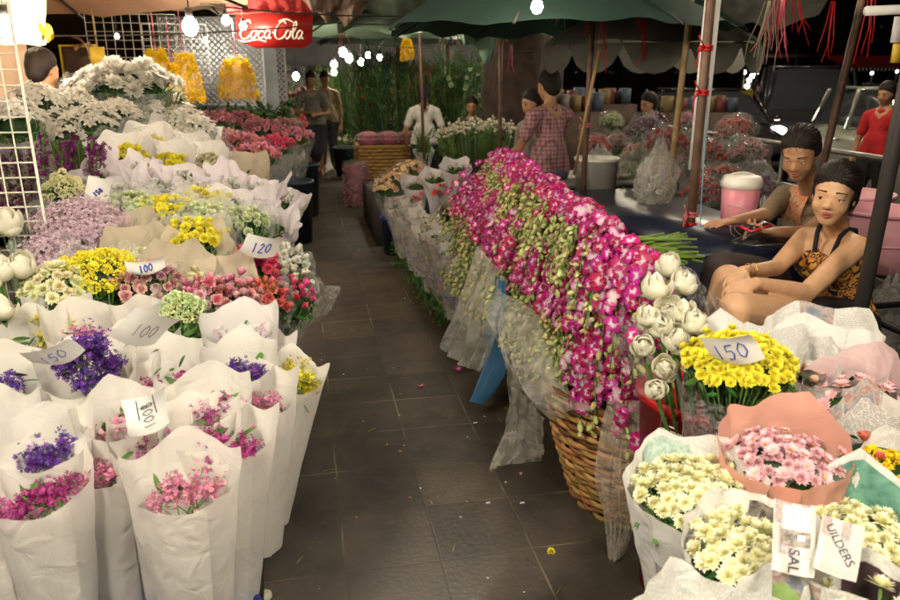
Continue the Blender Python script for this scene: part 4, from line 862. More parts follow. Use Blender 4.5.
# ribboned bouquets, peach flowers behind the row
def rb(p, kind, col, label, **k):
    kk = dict(H=.4, rt=.12, rb=.04, dip=.05, lean=.2, cat='bouquet', group='bunches beyond the newspaper row', name='flower_bunch', nu=48); kk.update(k)
    return bouquet(np.asarray(p), label, kind=kind, col=col, **kk)
for a in ((416, 183, 6.2, 'white wrapped bouquet with a red bow, left of three'), (436, 176, 6.0, 'white wrapped bouquet with a red bow, middle of three'), (456, 166, 5.9, 'white wrapped bouquet with the biggest red bow')):
    t, W = rb(Q(a[0], a[1], a[2]), 'rose', 'ivory', a[3], mat='lilac', nb=6, rt=.11, fold=.07, wr=.015); ribbon_bow((0, -.10, .28), .07, t); ribbon_bow((.05, -.09, .33), .05, t)
for a in ((398, 178, 6.6, 'peach coloured blossoms at the corner of the row'), (410, 168, 6.7, 'loose orange and cream blossoms behind the corner'), (388, 186, 6.6, 'small pale peach blossoms leaning over the aisle')):
    t, W = rb(Q(*a[:3]), 'lily', 'peachp', a[3], mat='clear', nb=26, rt=.15, dome=.08, sc=.9, rf=1.); 
bucket(.80, 6.55, 0, .14, .34, BL, 'blue bucket holding the peach coloured blossoms')
# white roses
tr = thing('white_flower_stand', 'broad bank of white rosebuds on long green stems', 'flower bunch', Q(482, 140, 7.0)-np.array([0, 0, .9])); P, D = [], []
for _ in range(330):
    a = rng.uniform(-1, 1); b = rng.uniform(-1, 1); P.append((a*.44, b*.26, .93+.13*(1-a*a)*(1-.4*b*b)+rng.normal(0, .025))); D.append((a*.5+rng.normal(0, .2), b*.3-.3, 1))
blooms('rosebuds', 'rose', 'ivory', np.array(P), np.array(D), .95, tr); P = np.array(P)
po('stems', [tube([p-[0, 0, .02], p*[.75, .75, 1]-[0, 0, .4]], .004, 4) for p in P[::2]], M['stem'], tr)
leaves('leaves', P[::2]-[0, 0, .10], rng.normal(0, 1, (165, 3)), .8, M['leafdark'], tr)
t = thing('water_tub', 'dark tub holding the white rosebuds', 'tub', Q(482, 140, 7.0)*[1, 1, 0]); po('tub', [box((0, 0, .28), (.86, .5, .56))], plain('dark_crate', (.035, .03, .028), .7), t, False)
po('rim', [box((0, 0, .575), (.90, .54, .03))], plain('dark_crate', (.035, .03, .028), .7), t, False)
# ---------------- foreground right: newspaper bunches in bins
def bin_(x, y, r0, r1, h, col, label, logo=False):
    t = thing('flower_bin', label, 'bin', (x, y, 0)); mt = plain('bin_%.2f' % col[0], col, .4, .08)
    po('bin_wall', [lathe([(.001, .0), (r0, .0), (r1, h-.03), (r1+.012, h-.028), (r1+.012, h), (r1-.004, h), (r0-.005, .01), (.001, .01)], 36)], mt, t)
    return t
bin_(1.16, 1.28, .24, .30, .52, (.012, .012, .013), 'black bin under the newspaper wrapped mums')
bin_(1.62, 1.45, .24, .30, .55, (.015, .015, .016), 'black bin under the pink daisies at the right')
tb_ = bin_(1.16, 1.80, .16, .21, .70, (.42, .008, .010), 'red bin under the lotus and yellow mums')
# white badge outline on the red bin
bd = []
for k in range(2):
    w_, h_ = (.035, .028) if k == 0 else (.018, .014); zc = .655; a0 = -2.62
    cr = [(-1, -1), (1, -1), (1, 1), (-1, 1), (-1, -1)]; bd.append(tube([((.211+.0)*math.cos(a0+x*w_/.21), .211*math.sin(a0+x*w_/.21), zc+z*h_) for x, z in cr], .0016 if k == 0 else .003, 4))
po('white_badge', bd, plain('white_print', (.8, .8, .8), .5), tb_)
FN = dict(cat='bouquet', group='newspaper wrapped chrysanthemums', name='newspaper_bouquet', separate=True, sq=.85, leafy=4, rb=.06)
def fb(px, py, z, rt, kind, col, label, **k):
    kk = dict(FN); kk.update(dict(mat='news3', lean=.18, H=.52, dip=.06, nb=62, dome=.035, rf=.97, head=-.005, sc=.76, flare=.0, turn=-.2)); kk.update(k)
    return bouquet(atz(px, py, z), label, kind=kind, col=col, rt=rt, **kk)
green = plain('printed_green_ad', (.06, .18, .14), .7, .2, 40, c2=(.12, .27, .20)); dk = plain('printed_dark_photo', (.04, .035, .035), .7, .5, 60, c2=(.2, .17, .15))
bluep = plain('printed_blue_box', (.25, .36, .55), .7, .12, 90, c2=(.42, .5, .62)); cyanp = plain('printed_pale_green', (.30, .42, .36), .7, .2, 90, c2=(.40, .50, .44)); brn = plain('printed_brown_strip', (.14, .05, .035), .7, .2, 60)
skinp = plain('printed_face', (.55, .33, .22), .7, .15, 60); orgp = plain('printed_orange', (.7, .22, .08), .7, .15, 50)
t, W = fb(694, 482, .80, .135, 'mum', 'lemon', 'newspaper bouquet of pale yellow mums at the left with a round yellow emblem', corners=[(math.pi-.25, .015, .4), (math.pi+.75, .015, .35), (1.9, .01, .4)], nb=62, sc=.78)
W.block('printed_ad', .50, .74, .63, .97, cyanp, t, -.0015); W.block('emblem', .575, .80, .60, .86, plain('printed_emblem_yellow', (.7, .5, .08), .7), t, -.003); W.block('emblem_dark', .581, .812, .594, .848, dk, t, -.0045)
W.block('printed_face', .40, .80, .43, .90, skinp, t, -.0015); W.block('printed_strip', .655, .80, .70, .85, dk, t, -.0015)
W.block('printed_picture', .88, .10, 1.0, .52, bluep, t); W.block('printed_picture', .02, .25, .10, .5, plain('printed_navy', (.06, .09, .25), .7, .3, 50), t)
t, W = fb(752, 545, .78, .118, 'mum', 'lemon', 'newspaper bouquet of lemon mums beside the folded flap with a dark flower photo', corners=[(math.pi-.5, .02, .5), (2.1, .02, .5), (math.pi+.9, .02, .4)], nb=58)
W.block('printed_picture', .37, .80, .50, .97, dk, t, -.0015)
# folded flap with letters
f_ = thing('folded_newspaper', 'folded newspaper strip lettered SAL over the lemon mums', 'newspaper', atz(793, 538, .86), rot=(R_(42), 0, R_(-32))); f_.scale = (.56, .60, .60)
Vf = [((i/8-.5)*.115, (j/12-.5)*.20, .008*math.sin(j/12*5)+.014*(i/8-.5)**2*4) for i in range(9) for j in range(13)]
obj('paper', mesh('flap', Vf, grid_faces(9, 13), uv=[(v[0]*3, v[1]) for v in Vf]), M['news'], f_)
def onflap(parent, name, x0, y0, x1, y1, mat, dz=.0015):
    V = [(x0+(x1-x0)*i/4, y0+(y1-y0)*j/4) for i in range(5) for j in range(5)]; V = [(a, b, .008*math.sin((b/.20+.5)*5)+.014*(a/.115)**2*4+dz) for a, b in V]
    return obj(name, mesh(name, V, grid_faces(5, 5)), mat, parent)
onflap(f_, 'printed_ad', -.03, .02, .045, .09, cyanp); onflap(f_, 'printed_photo', -.035, -.025, .045, .018, dk, .002); onflap(f_, 'printed_photo', .012, -.008, .03, .008, plain('white_print', (.8, .8, .8), .5), .003)
def flat_text(txt, h, rot, x, y, mat, parent, z=.003, zf=None, bold=.0):
    V, F = text_mesh(txt, bold); V = V*h @ np.array([[math.cos(rot), math.sin(rot)], [-math.sin(rot), math.cos(rot)]]); P = [(x+a, y+b, (zf(x+a, y+b) if zf else 0)+z) for a, b in V]
    return obj('lettering', mesh('lettering', P, F, smooth=False), mat, parent)
zfl = lambda a, b: .008*math.sin((b/.20+.5)*5)+.014*(a/.115)**2*4
flat_text('SAL', .030, -math.pi/2, -.01, -.032, M['blackink'], f_, .0022, zfl, .02)
f2 = thing('folded_newspaper', 'newspaper corner with slanting block letters between the lemon mum bouquets', 'newspaper', atz(838, 548, .865), rot=(R_(42), R_(6), R_(-38))); f2.scale = (.52, .55, .6)
obj('paper', mesh('flap', [((i/8-.5)*.12, (j/12-.5)*.17, .008*math.sin((b_ := (j/12-.5)*.17)/.20*5+2.5)+.014*((i/8-.5)*.12/.115)**2*4) for i in range(9) for j in range(13)], grid_faces(9, 13), uv=[(i*.04, j*.01) for i in range(9) for j in range(13)]), M['news'], f2)
flat_text('UILDERS', .026, -.95, -.045, .055, M['blackink'], f2, .0026, zfl, .012)
t, W = fb(858, 528, .80, .14, 'mum', 'lemon', 'newspaper bouquet with a wide green printed band and block letters', corners=[(math.pi-.9, .04, .4), (math.pi+.3, .05, .5)], nb=62, dip=.08)
W.block('printed_green_band', .40, .72, .72, .97, green, t, -.0018, n=14);
W.block('printed_picture', .03, .55, .10, .68, plain('printed_navy', (.06, .09, .25), .7, .3, 50), t); W.block('printed_emblem', .86, .86, .90, .93, cyanp, t, .002)
W.block('printed_strip', .50, .66, .56, .72, orgp, t, -.002)
fb(706, 640, .74, .115, 'mum', 'limewhite', 'newspaper bouquet at the lower edge under the folded flap', nb=10, dip=.05)
t, W = fb(800, 640, .76, .12, 'mum', 'limewhite', 'newspaper bouquet at the lower edge with a green leaf picture', nb=10, dip=.05, corners=[(math.pi-.6, .02, .5), (math.pi+.5, .03, .5)]); W.block('printed_picture', .45, .78, .55, .92, plain('printed_leaf_green', (.25, .38, .12), .7, .3, 30), t, -.002)
t, W = fb(882, 618, .80, .11, 'mum', 'lemon', 'newspaper bouquet at the lower right corner with a dark square photo', nb=8, dip=.04, corners=[(math.pi-.6, .02, .5), (math.pi+.5, .03, .5)]); W.block('printed_picture', .46, .70, .58, .95, plain('printed_dark_red', (.05, .025, .03), .7), t, -.002); W.block('printed_picture', .92, .6, .99, .85, dk, t, .002)
t, W = fb(784, 446, .87, .125, 'daisy', 'pinkdaisy', 'peach plastic bouquet of pink daisies with a tall folded back', mat='peach', corners=[(math.pi-.1, .045, 1.0), (math.pi+1.1, .015, .5)], dip=.055, nb=20, fold=.03, sq=.8, rb=.09, H=.48, sc=.75, group=None)
Pq, Dq = dome_pts(110, .115, .03, .8, .8); bloom_children('bloom', 'mum', 'pinkmum', (Pq+[0, 0, .418])[::2], Dq[::2], .62, t)
W.block('printed_orange_patch', .03, .60, .09, .68, orgp, t, .002); W.block('printed_orange_patch', .87, .55, .93, .85, orgp, t, .002)
t, W = fb(856, 392, .88, .12, 'daisy', 'pinkdaisy', 'pale pink film bouquet of pink daisies at the right', mat='pinkwrap', corners=[(math.pi-.2, .05, .9)], nb=20, dip=.06, sq=.8, lean=.45, group=None, sc=.9)
t, W = fb(880, 442, .85, .12, 'rose', 'coral', 'newspaper bouquet with brown photo print between pink daisies and the green banded one', mat='news', corners=[(math.pi-.4, .06, .5), (math.pi+.5, .05, .5)], nb=5, dip=.08)
t, W = fb(905, 470, .82, .09, 'pom', 'marigold', 'orange marigolds in newspaper at the right edge', nb=18, dip=.05, sc=.9)
# behind: taller newspaper bundles
def nbund(px, py, z, rt, label, pics=(), **k):
    kk = dict(mat='news3', kind='carn', col='peachp', nb=8, H=.55, dip=.05, lean=.22, sq=.7, rb=.10, wr=.01, cat='bouquet', name='newspaper_bouquet', group='newspaper bundles beside the seated women', leafy=0, head=-.03, pw=.7, turn=-.2); kk.update(k)
    t, W = bouquet(atz(px, py, z), label, rt=rt, **kk)
    for p in pics: W.block('printed_picture', *p, t)
    return t, W
nbund(778, 362, .89, .12, 'low newspaper bundle with a peach rim right of the yellow mums', [(.93, .72, 1.03, .80, dk)], col='peachp', nb=12)
t, W = nbund(822, 356, .92, .13, 'tall newspaper bundle with a blue printed box and brown strip', [(.02, .62, .12, .85, bluep), (.10, .90, .18, .96, brn), (.02, .57, .12, .61, plain('printed_blue', (.12, .25, .5), .7))], nb=0, kind=None)
t, W = nbund(822, 334, .95, .12, 'newspaper bundle with a dark rim stripe right before the dark pole', [(.85, .86, 1.02, .93, dk)], nb=0, kind=None)
nbund(750, 346, .92, .11, 'thin folded newspaper bundle below the crossed knees', [(.9, .88, 1.1, .94, dk)], nb=0, kind=None, dip=.02)
t = thing('printed_portrait', 'small printed portrait of a dark suited figure standing from a newspaper', 'newspaper', atz(812, 388, .86), rot=(R_(15), 0, R_(-35)))
V = [((i/6-.5)*.05, .006*math.sin(i), (j/6)*.05) for i in range(7) for j in range(7)]; obj('paper', mesh('scrap', V, grid_faces(7, 7)), dk, t); po('face_print', [tube([(0, -.008, .035), (0, -.010, .0352)], .011, 12)], skinp, t)
# yellow mums with card
t, W = fb(737, 378, .89, .135, 'mum', 'yellow', 'bright yellow mums heaped in clear film under a price card', mat='clear', nb=170, dome=.06, head=.045, rf=1.05, corners=[], dip=.02, group=None, sc=.64, turn=0)
price_card(731, 352, 1.00, .115, .09, '150', 'white price card with violet figures lying on the yellow mums', tilt=1.0, roll=.42, thsz=.48, lw=.0016, turn=-.1)
lotus_bunch([(683, 292, 1.02, .9, .5), (655, 298, 1.02, .95, .5), (668, 318, .98, .95, .9), (643, 350, .92, .75, 1.2), (676, 345, .92, .95, 1.), (664, 372, .86, .85, 1.3), (694, 330, .96, .85, .6), (648, 322, .97, .8, .9), (690, 366, .88, .75, .9), (668, 276, 1.03, .9, .3), (660, 332, .95, .9, 1.), (682, 318, .98, .9, .8), (655, 392, .83, .7, 1.3)], 'heap of white folded lotus blooms between orchids and yellow mums', (1.18, 1.84, .35), 1.22)
drape('clear bag standing behind the lotus blooms', [[Q(640, 262, 2.15), Q(675, 258, 2.2), Q(722, 300, 2.1)], [Q(650, 290, 2.1), Q(690, 300, 2.15), Q(735, 330, 2.05)], [Q(660, 330, 2.05), Q(695, 340, 2.1), Q(728, 345, 2.0)]], M['clear'], .02, 5, 6, 'plastic_bag', None, 'film', 'bag')
drape('clear film wrapped round the left of the lotus blooms', [[Q(648, 310, 1.9), Q(660, 395, 1.62)], [Q(622, 325, 1.95), Q(650, 398, 1.68)], [Q(630, 280, 2.05), Q(612, 345, 2.0), Q(640, 400, 1.8)]], M['clear'], .012, 4, 7, 'plastic_bag', None, 'film', 'bag')
# petals and litter on the paving
bamboo_ = plain('dry_stem', (.30, .24, .12), .8)
def litter(px, py, kind, col, s, label, cat='fallen flower', name='fallen_flower'):
    p = atz(px, py, .004); V, F, g, r = PR[kind][0]; o = obj(name, mesh(name, V*s @ frame((rng.normal(0, .2), rng.normal(0, .2), 1)).T, F, g, r), PM[col], None, p+[0, 0, .008*s]); tag(o, label, cat)
litter(421, 387, 'orchid', 'orchid', 1.0, 'magenta blossom fallen in the middle of the aisle'); litter(551, 553, 'pom', 'yellow', .7, 'small yellow blossom on the dark paving near the front'); litter(521, 476, 'rose', 'candy', .45, 'tiny pink blossom left of the basket foot')
litter(458, 370, 'orchid', 'orchid', 1.0, 'violet blossom lying below the hanging sheet')
for k in range(46):
    px, py = rng.uniform(280, 640), rng.uniform(250, 595)
    if px > 470+(py-250)*.35: continue
    p = atz(px, py, .003); V = np.array([(-.006, -.003, 0), (.005, -.004, .001), (.007, .003, .002), (-.004, .004, .001)])*rng.uniform(.5, 1.2)
    tag(obj('petal_scrap', mesh('scrap', V @ rotm('z', rng.random()*6).T, [(0, 1, 2, 3)]), M['paperwhite'] if k % 2 else PM['peachp'], None, p), 'tiny pale petal scrap on the dark paving', 'petal', 'petal scraps on the paving')
for k in range(9):
    px, py = ((300, 560), (372, 430), (430, 500), (560, 590), (352, 330), (500, 420), (455, 545), (330, 470), (412, 300))[k]; L = rng.uniform(.03, .08); a_ = rng.random()*6
    tag(obj('stem_scrap', mesh('stem_scrap', *tube([(-L/2*math.cos(a_), -L/2*math.sin(a_), 0), (0, .003, .001), (L/2*math.cos(a_), L/2*math.sin(a_), 0)], .0016, 4)[:2]), M['leaflight'] if k % 2 else bamboo_, None, atz(px, py, .003)), 'thin cut stem scrap lying on the dark paving', 'stem scrap', 'cut stem scraps on the paving')
for a in ((488, 503), (522, 503), (642, 556), (475, 423)):
    p = atz(*a, .003); tag(obj('petal_scrap', mesh('scrap', np.array([(-.01, -.005, 0), (.008, -.006, .001), (.011, .005, .002), (-.006, .006, .001)]), [(0, 1, 2, 3)]), M['paperwhite'], None, p), 'larger white petal scrap by the baskets on the paving', 'petal', 'petal scraps on the paving')
tag(po('bottle_cap', [lathe([(.022, 0), (.022, .012), (.016, .016), (.001, .016)], 16)], plain('clear_cap', (.5, .48, .4), .3), None, loc=atz(265, 597, .002)), 'pale round cap at the foot of the buckets', 'cap')
# ================================================================ PEOPLE
def cap_(a, b, ra, rb, n=12, m=5):
    a, b = np.asarray(a, float), np.asarray(b, float); d = b-a; L = np.linalg.norm(d); L = max(L, 1e-5); prof = []
    for k in range(m+1): t = -math.pi/2+math.pi/2*k/m; prof.append((max(1e-4, ra*math.cos(t)), ra*math.sin(t)))
    for k in range(m+1): t = math.pi/2*k/m; prof.append((max(1e-4, rb*math.cos(t)), L+rb*math.sin(t)))
    V, F, g = lathe(prof, n); return V @ frame(d if L > 1e-4 else (0, 0, 1)).T+a, F, g
def ell(c, r, Rm=None, n=14, m=10):
    V, F, g = sph((0, 0, 0), r, n, m); return (V if Rm is None else V @ np.asarray(Rm).T)+np.asarray(c), F, g
def remesh(name, parts, vox, mat, parent, smooth=3, keep=None):
    V, F, g, r = joinp(parts); me = mesh('tmp', V, F); o = bpy.data.objects.new('tmp', me); COL.objects.link(o)
    m = o.modifiers.new('r', 'REMESH'); m.mode = 'VOXEL'; m.voxel_size = vox; m.adaptivity = 0
    s = o.modifiers.new('s', 'SMOOTH'); s.iterations = smooth; s.factor = .6
    dg = bpy.context.evaluated_depsgraph_get(); dg.update(); m2 = bpy.data.meshes.new_from_object(o.evaluated_get(dg)); bpy.data.objects.remove(o); bpy.data.meshes.remove(me)
    m2.materials.clear(); m2.materials.append(mat); m2.polygons.foreach_set('use_smooth', np.ones(len(m2.polygons), bool)); return obj(name, m2, None, parent)
def skin(name, c):
    if name in _pc: return _pc[name]
    m, nt, b = newmat(name); N, L = nt.nodes, nt.links; nz = N.new('ShaderNodeTexNoise'); nz.inputs['Scale'].default_value = 14; nz.inputs['Detail'].default_value = 6
    tc = N.new('ShaderNodeTexCoord'); L.new(tc.outputs['Object'], nz.inputs['Vector']); rp = N.new('ShaderNodeValToRGB'); rp.color_ramp.elements[0].position = .3; rp.color_ramp.elements[1].position = .7
    rp.color_ramp.elements[0].color = rgb(np.array(c)*.86); rp.color_ramp.elements[1].color = rgb(np.array(c)*1.08); L.new(nz.outputs['Fac'], rp.inputs[0]); L.new(rp.outputs[0], b.inputs['Base Color'])
    b.inputs['Roughness'].default_value = .48; b.inputs['Subsurface Weight'].default_value = .12; b.inputs['Subsurface Radius'].default_value = (.02, .008, .004); b.inputs['Subsurface Scale'].default_value = .5
    n2 = N.new('ShaderNodeTexNoise'); n2.inputs['Scale'].default_value = 240; L.new(tc.outputs['Object'], n2.inputs['Vector']); bp = N.new('ShaderNodeBump'); bp.inputs['Strength'].default_value = .12; bp.inputs['Distance'].default_value = .002
    L.new(n2.outputs['Fac'], bp.inputs['Height']); L.new(bp.outputs[0], b.inputs['Normal']); _pc[name] = m; return m
def floral(name, base, c1, c2, scale=26.):
    m, nt, b = newmat(name); N, L = nt.nodes, nt.links; tc = N.new('ShaderNodeTexCoord'); nz = N.new('ShaderNodeTexNoise'); nz.inputs['Scale'].default_value = scale; nz.inputs['Detail'].default_value = 1.5; nz.inputs['Distortion'].default_value = 1.8
    L.new(tc.outputs['Object'], nz.inputs['Vector']); rp = N.new('ShaderNodeValToRGB'); rp.color_ramp.interpolation = 'CONSTANT'; e = rp.color_ramp.elements
    cs = [(0, c2), (.42, base), (.53, c1), (.60, c2), (.64, base)]
    while len(e) < 5: e.new(.5)
    for k, (p, c) in enumerate(cs): e[k].position = p; e[k].color = rgb(c)
    L.new(nz.outputs['Fac'], rp.inputs[0]); L.new(rp.outputs[0], b.inputs['Base Color']); b.inputs['Roughness'].default_value = .75; return m
def hair_mat(name='black_hair', c=(.016, .011, .009)):
    if name in _pc: return _pc[name]
    m, nt, b = newmat(name); N, L = nt.nodes, nt.links; tc = N.new('ShaderNodeTexCoord'); mp = N.new('ShaderNodeMapping'); mp.inputs['Scale'].default_value = (90, 14, 30); L.new(tc.outputs['Object'], mp.inputs[0])
    nz = N.new('ShaderNodeTexNoise'); nz.inputs['Scale'].default_value = 3; nz.inputs['Detail'].default_value = 4; L.new(mp.outputs[0], nz.inputs['Vector']); bp = N.new('ShaderNodeBump'); bp.inputs['Strength'].default_value = .7; bp.inputs['Distance'].default_value = .006
    L.new(nz.outputs['Fac'], bp.inputs['Height']); L.new(bp.outputs[0], b.inputs['Normal']); b.inputs['Base Color'].default_value = rgb(c); b.inputs['Roughness'].default_value = .62; b.inputs['Specular IOR Level'].default_value = .25; _pc[name] = m; return m
def head_parts(c, fwd, up, k=1.0, ears=True):
    """returns body capsules for the head, and the local frame (side, forward, up)"""
    f = np.asarray(fwd, float); f /= np.linalg.norm(f); u = np.asarray(up, float); u = u-f*(u@f); u /= np.linalg.norm(u); s = np.cross(f, u); Rm = np.stack([s, f, u], 1); c = np.asarray(c, float)
    P = lambda x, y, z: c+Rm @ np.array([x, y, z])*k
    E = lambda x, y, z, a, b_, d: ell(P(x, y, z), (a*k, b_*k, d*k), Rm, 18, 14)
    out = [E(0, -.012, .028, .074, .090, .084), E(0, .028, -.016, .066, .061, .080), E(0, .036, -.055, .050, .044, .044), E(0, .045, -.078, .036, .036, .030), E(0, .060, -.090, .019, .018, .015),
           E(.033, .046, -.030, .032, .032, .032), E(-.033, .046, -.030, .032, .032, .032), cap_(P(.040, .062, .024), P(.012, .076, .022), .011*k, .011*k), cap_(P(-.040, .062, .024), P(-.012, .076, .022), .011*k, .011*k),
           cap_(P(0, .075, .014), P(0, .095, -.022), .0075*k, .0115*k), E(.0125, .086, -.026, .008, .010, .007), E(-.0125, .086, -.026, .008, .010, .007), E(0, .076, -.052, .024, .016, .014),
           cap_(P(.043, .022, -.055), P(.015, .058, -.086), .018*k, .015*k), cap_(P(-.043, .022, -.055), P(-.015, .058, -.086), .018*k, .015*k)]
    if ears: out += [E(.072, -.008, -.010, .007, .013, .024), E(-.072, -.008, -.010, .007, .013, .024)]
    return out, P, Rm
def eye_mat():
    if 'eye' in _pc: return _pc['eye']
    m = petal_mat('eye', [(0, (.01, .006, .004)), (.52, (.035, .018, .01)), (.60, (.62, .58, .54)), (1, (.62, .56, .52))], .0, 0, .12, 0); m.node_tree.nodes['Attribute']; _pc['eye'] = m; return m
def face(P, Rm, k, parent, gaze=(0, 1, 0), lipc=(.42, .09, .08), mouth=.0, brow=True, lid=None):
    gz = Rm @ np.asarray(gaze, float); gz /= np.linalg.norm(gz)
    for sx in (-1, 1):
        V, F, g = sph((0, 0, 0), .0138*k, 20, 16); g = np.clip(np.arccos(np.clip(V[:, 2]/(.0138*k), -1, 1))/.95, 0, 1)
        obj('eye', mesh('eye', V @ frame(gz).T, F, g), eye_mat(), parent, P(sx*.031, .0655, .003))
        # upper lid and lash line
        for nm, z0, rr, mt in (('eyelid', .0098, .0048, lid), ('lower_lid', -.0095, .0036, lid), ('lash_line', .0058, .0015, hair_mat())):
            pts = [P(sx*.031+q*.0165, .0775-abs(q)**2*.0075+(.0015 if nm == 'lash_line' else -.001)-.001*sx*q, z0*(1-q*q*.75)+.003+.0015*q*sx) for q in np.linspace(-1, 1, 9)]
            po(nm, [tube(pts, [rr*k*(.5+.5*(1-q*q)) for q in np.linspace(-1, 1, 9)], 6)], mt, parent)
        if brow: po('eyebrow', [tube([P(sx*(.016+q*.036), .0875-q*q*.022, .0335+.0012*math.sin(q*3)-.004*q*q) for q in np.linspace(0, 1, 8)], [.0030*k*(1-.6*q) for q in np.linspace(0, 1, 8)], 5)], hair_mat(), parent)
    lp = skin('lips_%.2f' % lipc[0], lipc)
    up_ = [P(q*.0235, .0890-q*q*.010, -.0475-.002*q*q+.0012*(abs(q) < .3)) for q in np.linspace(-1, 1, 9)]; lo = [P(q*.021, .0895-q*q*.011, -.0585-mouth+.004*q*q) for q in np.linspace(-1, 1, 9)]
    po('lips', [tube(up_, [.0044*k*(1-.65*q*q) for q in np.linspace(-1, 1, 9)], 6), tube(lo, [.0056*k*(1-.7*q*q) for q in np.linspace(-1, 1, 9)], 6)], lp, parent)
    po('mouth_gap', [tube([P(q*.019, .0905-q*q*.010, -.0528-mouth*.5) for q in np.linspace(-1, 1, 7)], [.0017*k*(1-.6*q*q)+mouth*.3 for q in np.linspace(-1, 1, 7)], 5)], plain('mouth_dark', (.05, .012, .01), .6), parent)
    for sx in (-1, 1): po('nostril', [ell(P(sx*.0062, .094, -.0335), (.0028*k, .0028*k, .0015*k))], plain('mouth_dark', (.05, .012, .01), .6), parent)
def hand_parts(w, d, n, curl=.6, spread=.12, k=1., thumb=1):
    """w wrist, d direction of the hand, n palm normal"""
    d = np.asarray(d, float); d /= np.linalg.norm(d); n = np.asarray(n, float); n = n-d*(n@d); n /= np.linalg.norm(n); s = np.cross(d, n)*thumb; w = np.asarray(w, float); out = []
    for i, (y, L) in enumerate(((.030, .066), (.011, .075), (-.009, .070), (-.028, .055))):
        kn = w+(d*(.088-.006*abs(i-1))+s*y)*k; out.append(cap_(w+s*y*.45*k, kn, .015*k, .0115*k, 8, 3)); a = curl*(.8+.15*i); dd = d*math.cos(a)+n*math.sin(a)+s*spread*(1.5-i)*.5; dd /= np.linalg.norm(dd)
        p1 = kn+dd*L*.45*k; a2 = curl*2.; d2 = d*math.cos(a2)+n*math.sin(a2); p2 = p1+d2*L*.3*k; a3 = curl*2.8; d3 = d*math.cos(a3)+n*math.sin(a3); p3 = p2+d3*L*.22*k
        out += [cap_(kn, p1, .0098*k, .0086*k, 8, 3), cap_(p1, p2, .0086*k, .0078*k, 8, 3), cap_(p2, p3, .0078*k, .0066*k, 8, 3)]
    t0 = w+(d*.022+s*.022)*k; t1 = w+(d*.058+s*.050+n*.012)*k; t2 = w+(d*.086+s*.052+n*.022)*k; out += [cap_(t0, t1, .0145*k, .0105*k, 8, 3), cap_(t1, t2, .0098*k, .0075*k, 8, 3)]
    return out
def limb(*pr):
    out = []
    for (a, ra), (b, rb_) in zip(pr[:-1], pr[1:]): out.append(cap_(a, b, ra, rb_))
    return out
A_ = lambda *v: np.array(v, float)
SK1 = skin('warm_skin', (.62, .36, .20)); SK2 = skin('tan_skin', (.42, .22, .115))
def mid(a, b, t=.5): return A_(*a)*(1-t)+A_(*b)*t

def hair_strands(HP, k, parent, n=240, end=(0, -.12, .015), c=(0, -.027, .056), r=(.0865, .098, .085), low=.0):
    parts = []
    e = (A_(*end)-A_(*c))/A_(*r); e /= np.linalg.norm(e)
    for i in range(n):
        a = rng.uniform(-1.75, 1.75); zl = .030-.34*abs(a)**1.5*.12-low; s0 = A_(math.sin(a), math.cos(a), zl/.085+rng.uniform(.10, .75)); s0 /= np.linalg.norm(s0); om = math.acos(np.clip(s0@e, -1, 1)); jit = rng.uniform(-.012, .012); rr = 1.0+rng.uniform(-.004, .011); pts = []
        for t_ in np.linspace(0, .96, 12):
            d = (math.sin((1-t_)*om)*s0+math.sin(t_*om)*e)/math.sin(om); d = d+A_(jit*7*math.sin(t_*3.1), 0, 0); d /= np.linalg.norm(d); pts.append(HP(*(A_(*c)+d*A_(*r)*rr)))
        parts.append(tube(pts, [.0017*(.35+.65*math.sin(math.pi*min(1, q*1.1+.1))) for q in np.linspace(0, .9, 12)], 4))
    po('hair_strands', parts, plain('hair_sheen', (.020, .013, .010), .42, .5, 30, spec=.45), parent)
# ---- front seated woman -------------------------------------------------------------
KZ = .89
w1 = Q(835, 322, 2.98*KZ); w1[2] = 0
W1 = thing('person', 'seated woman in an orange and black patterned tank top with hands clasped on her knee', 'person', w1)
o = w1; J = lambda px, py, Y: Q(px, py, Y*KZ)-o
hd = J(834, 196, 2.86); fw = (CC-(hd+o)); fw = A_(-.72, -.66, -.08); upv = A_(.12, .0, 1)
hp, HP, HR = head_parts(hd, fw, upv, 1.03)
neck0 = HP(0, -.030, -.05); neck1 = J(838, 236, 2.97); shN = J(856, 247, 2.84); shF = J(806, 238, 3.12); ch = J(836, 265, 2.99); wa = J(842, 300, 3.0); hipN = J(850, 325, 2.92); hipF = J(822, 322, 3.12)
elN = J(806, 293, 2.66); wrN = J(756, 283, 2.58); elF = J(776, 268, 2.98); wrF = J(742, 272, 2.70); knN = J(735, 309, 2.44); knF = J(728, 280, 2.78); ftN = knN*[1, 1, 0]+A_(-.08, .03, .07); ftF = knF*[1, 1, 0]+A_(-.10, .05, .07)
parts = hp+[cap_(neck0, neck1, .047, .052)]+limb((neck1, .05), (mid(neck1, shN, .6), .045), (shN, .052), (mid(shN, elN), .044), (elN, .037), (mid(elN, wrN, .35), .035), (wrN, .023))
parts += limb((neck1, .05), (mid(neck1, shF, .6), .045), (shF, .052), (mid(shF, elF), .043), (elF, .036), (wrF, .023))
parts += limb((mid(shN, shF, .28)-A_(0, 0, .05), .085), (mid(shN, shF, .3)*.0+mid(ch, shN, .3), .095), (mid(wa, hipN, .3), .10), (hipN, .115)) + limb((mid(shN, shF, .72)-A_(0, 0, .05), .085), (mid(ch, shF, .3), .095), (mid(wa, hipF, .3), .10), (hipF, .115))
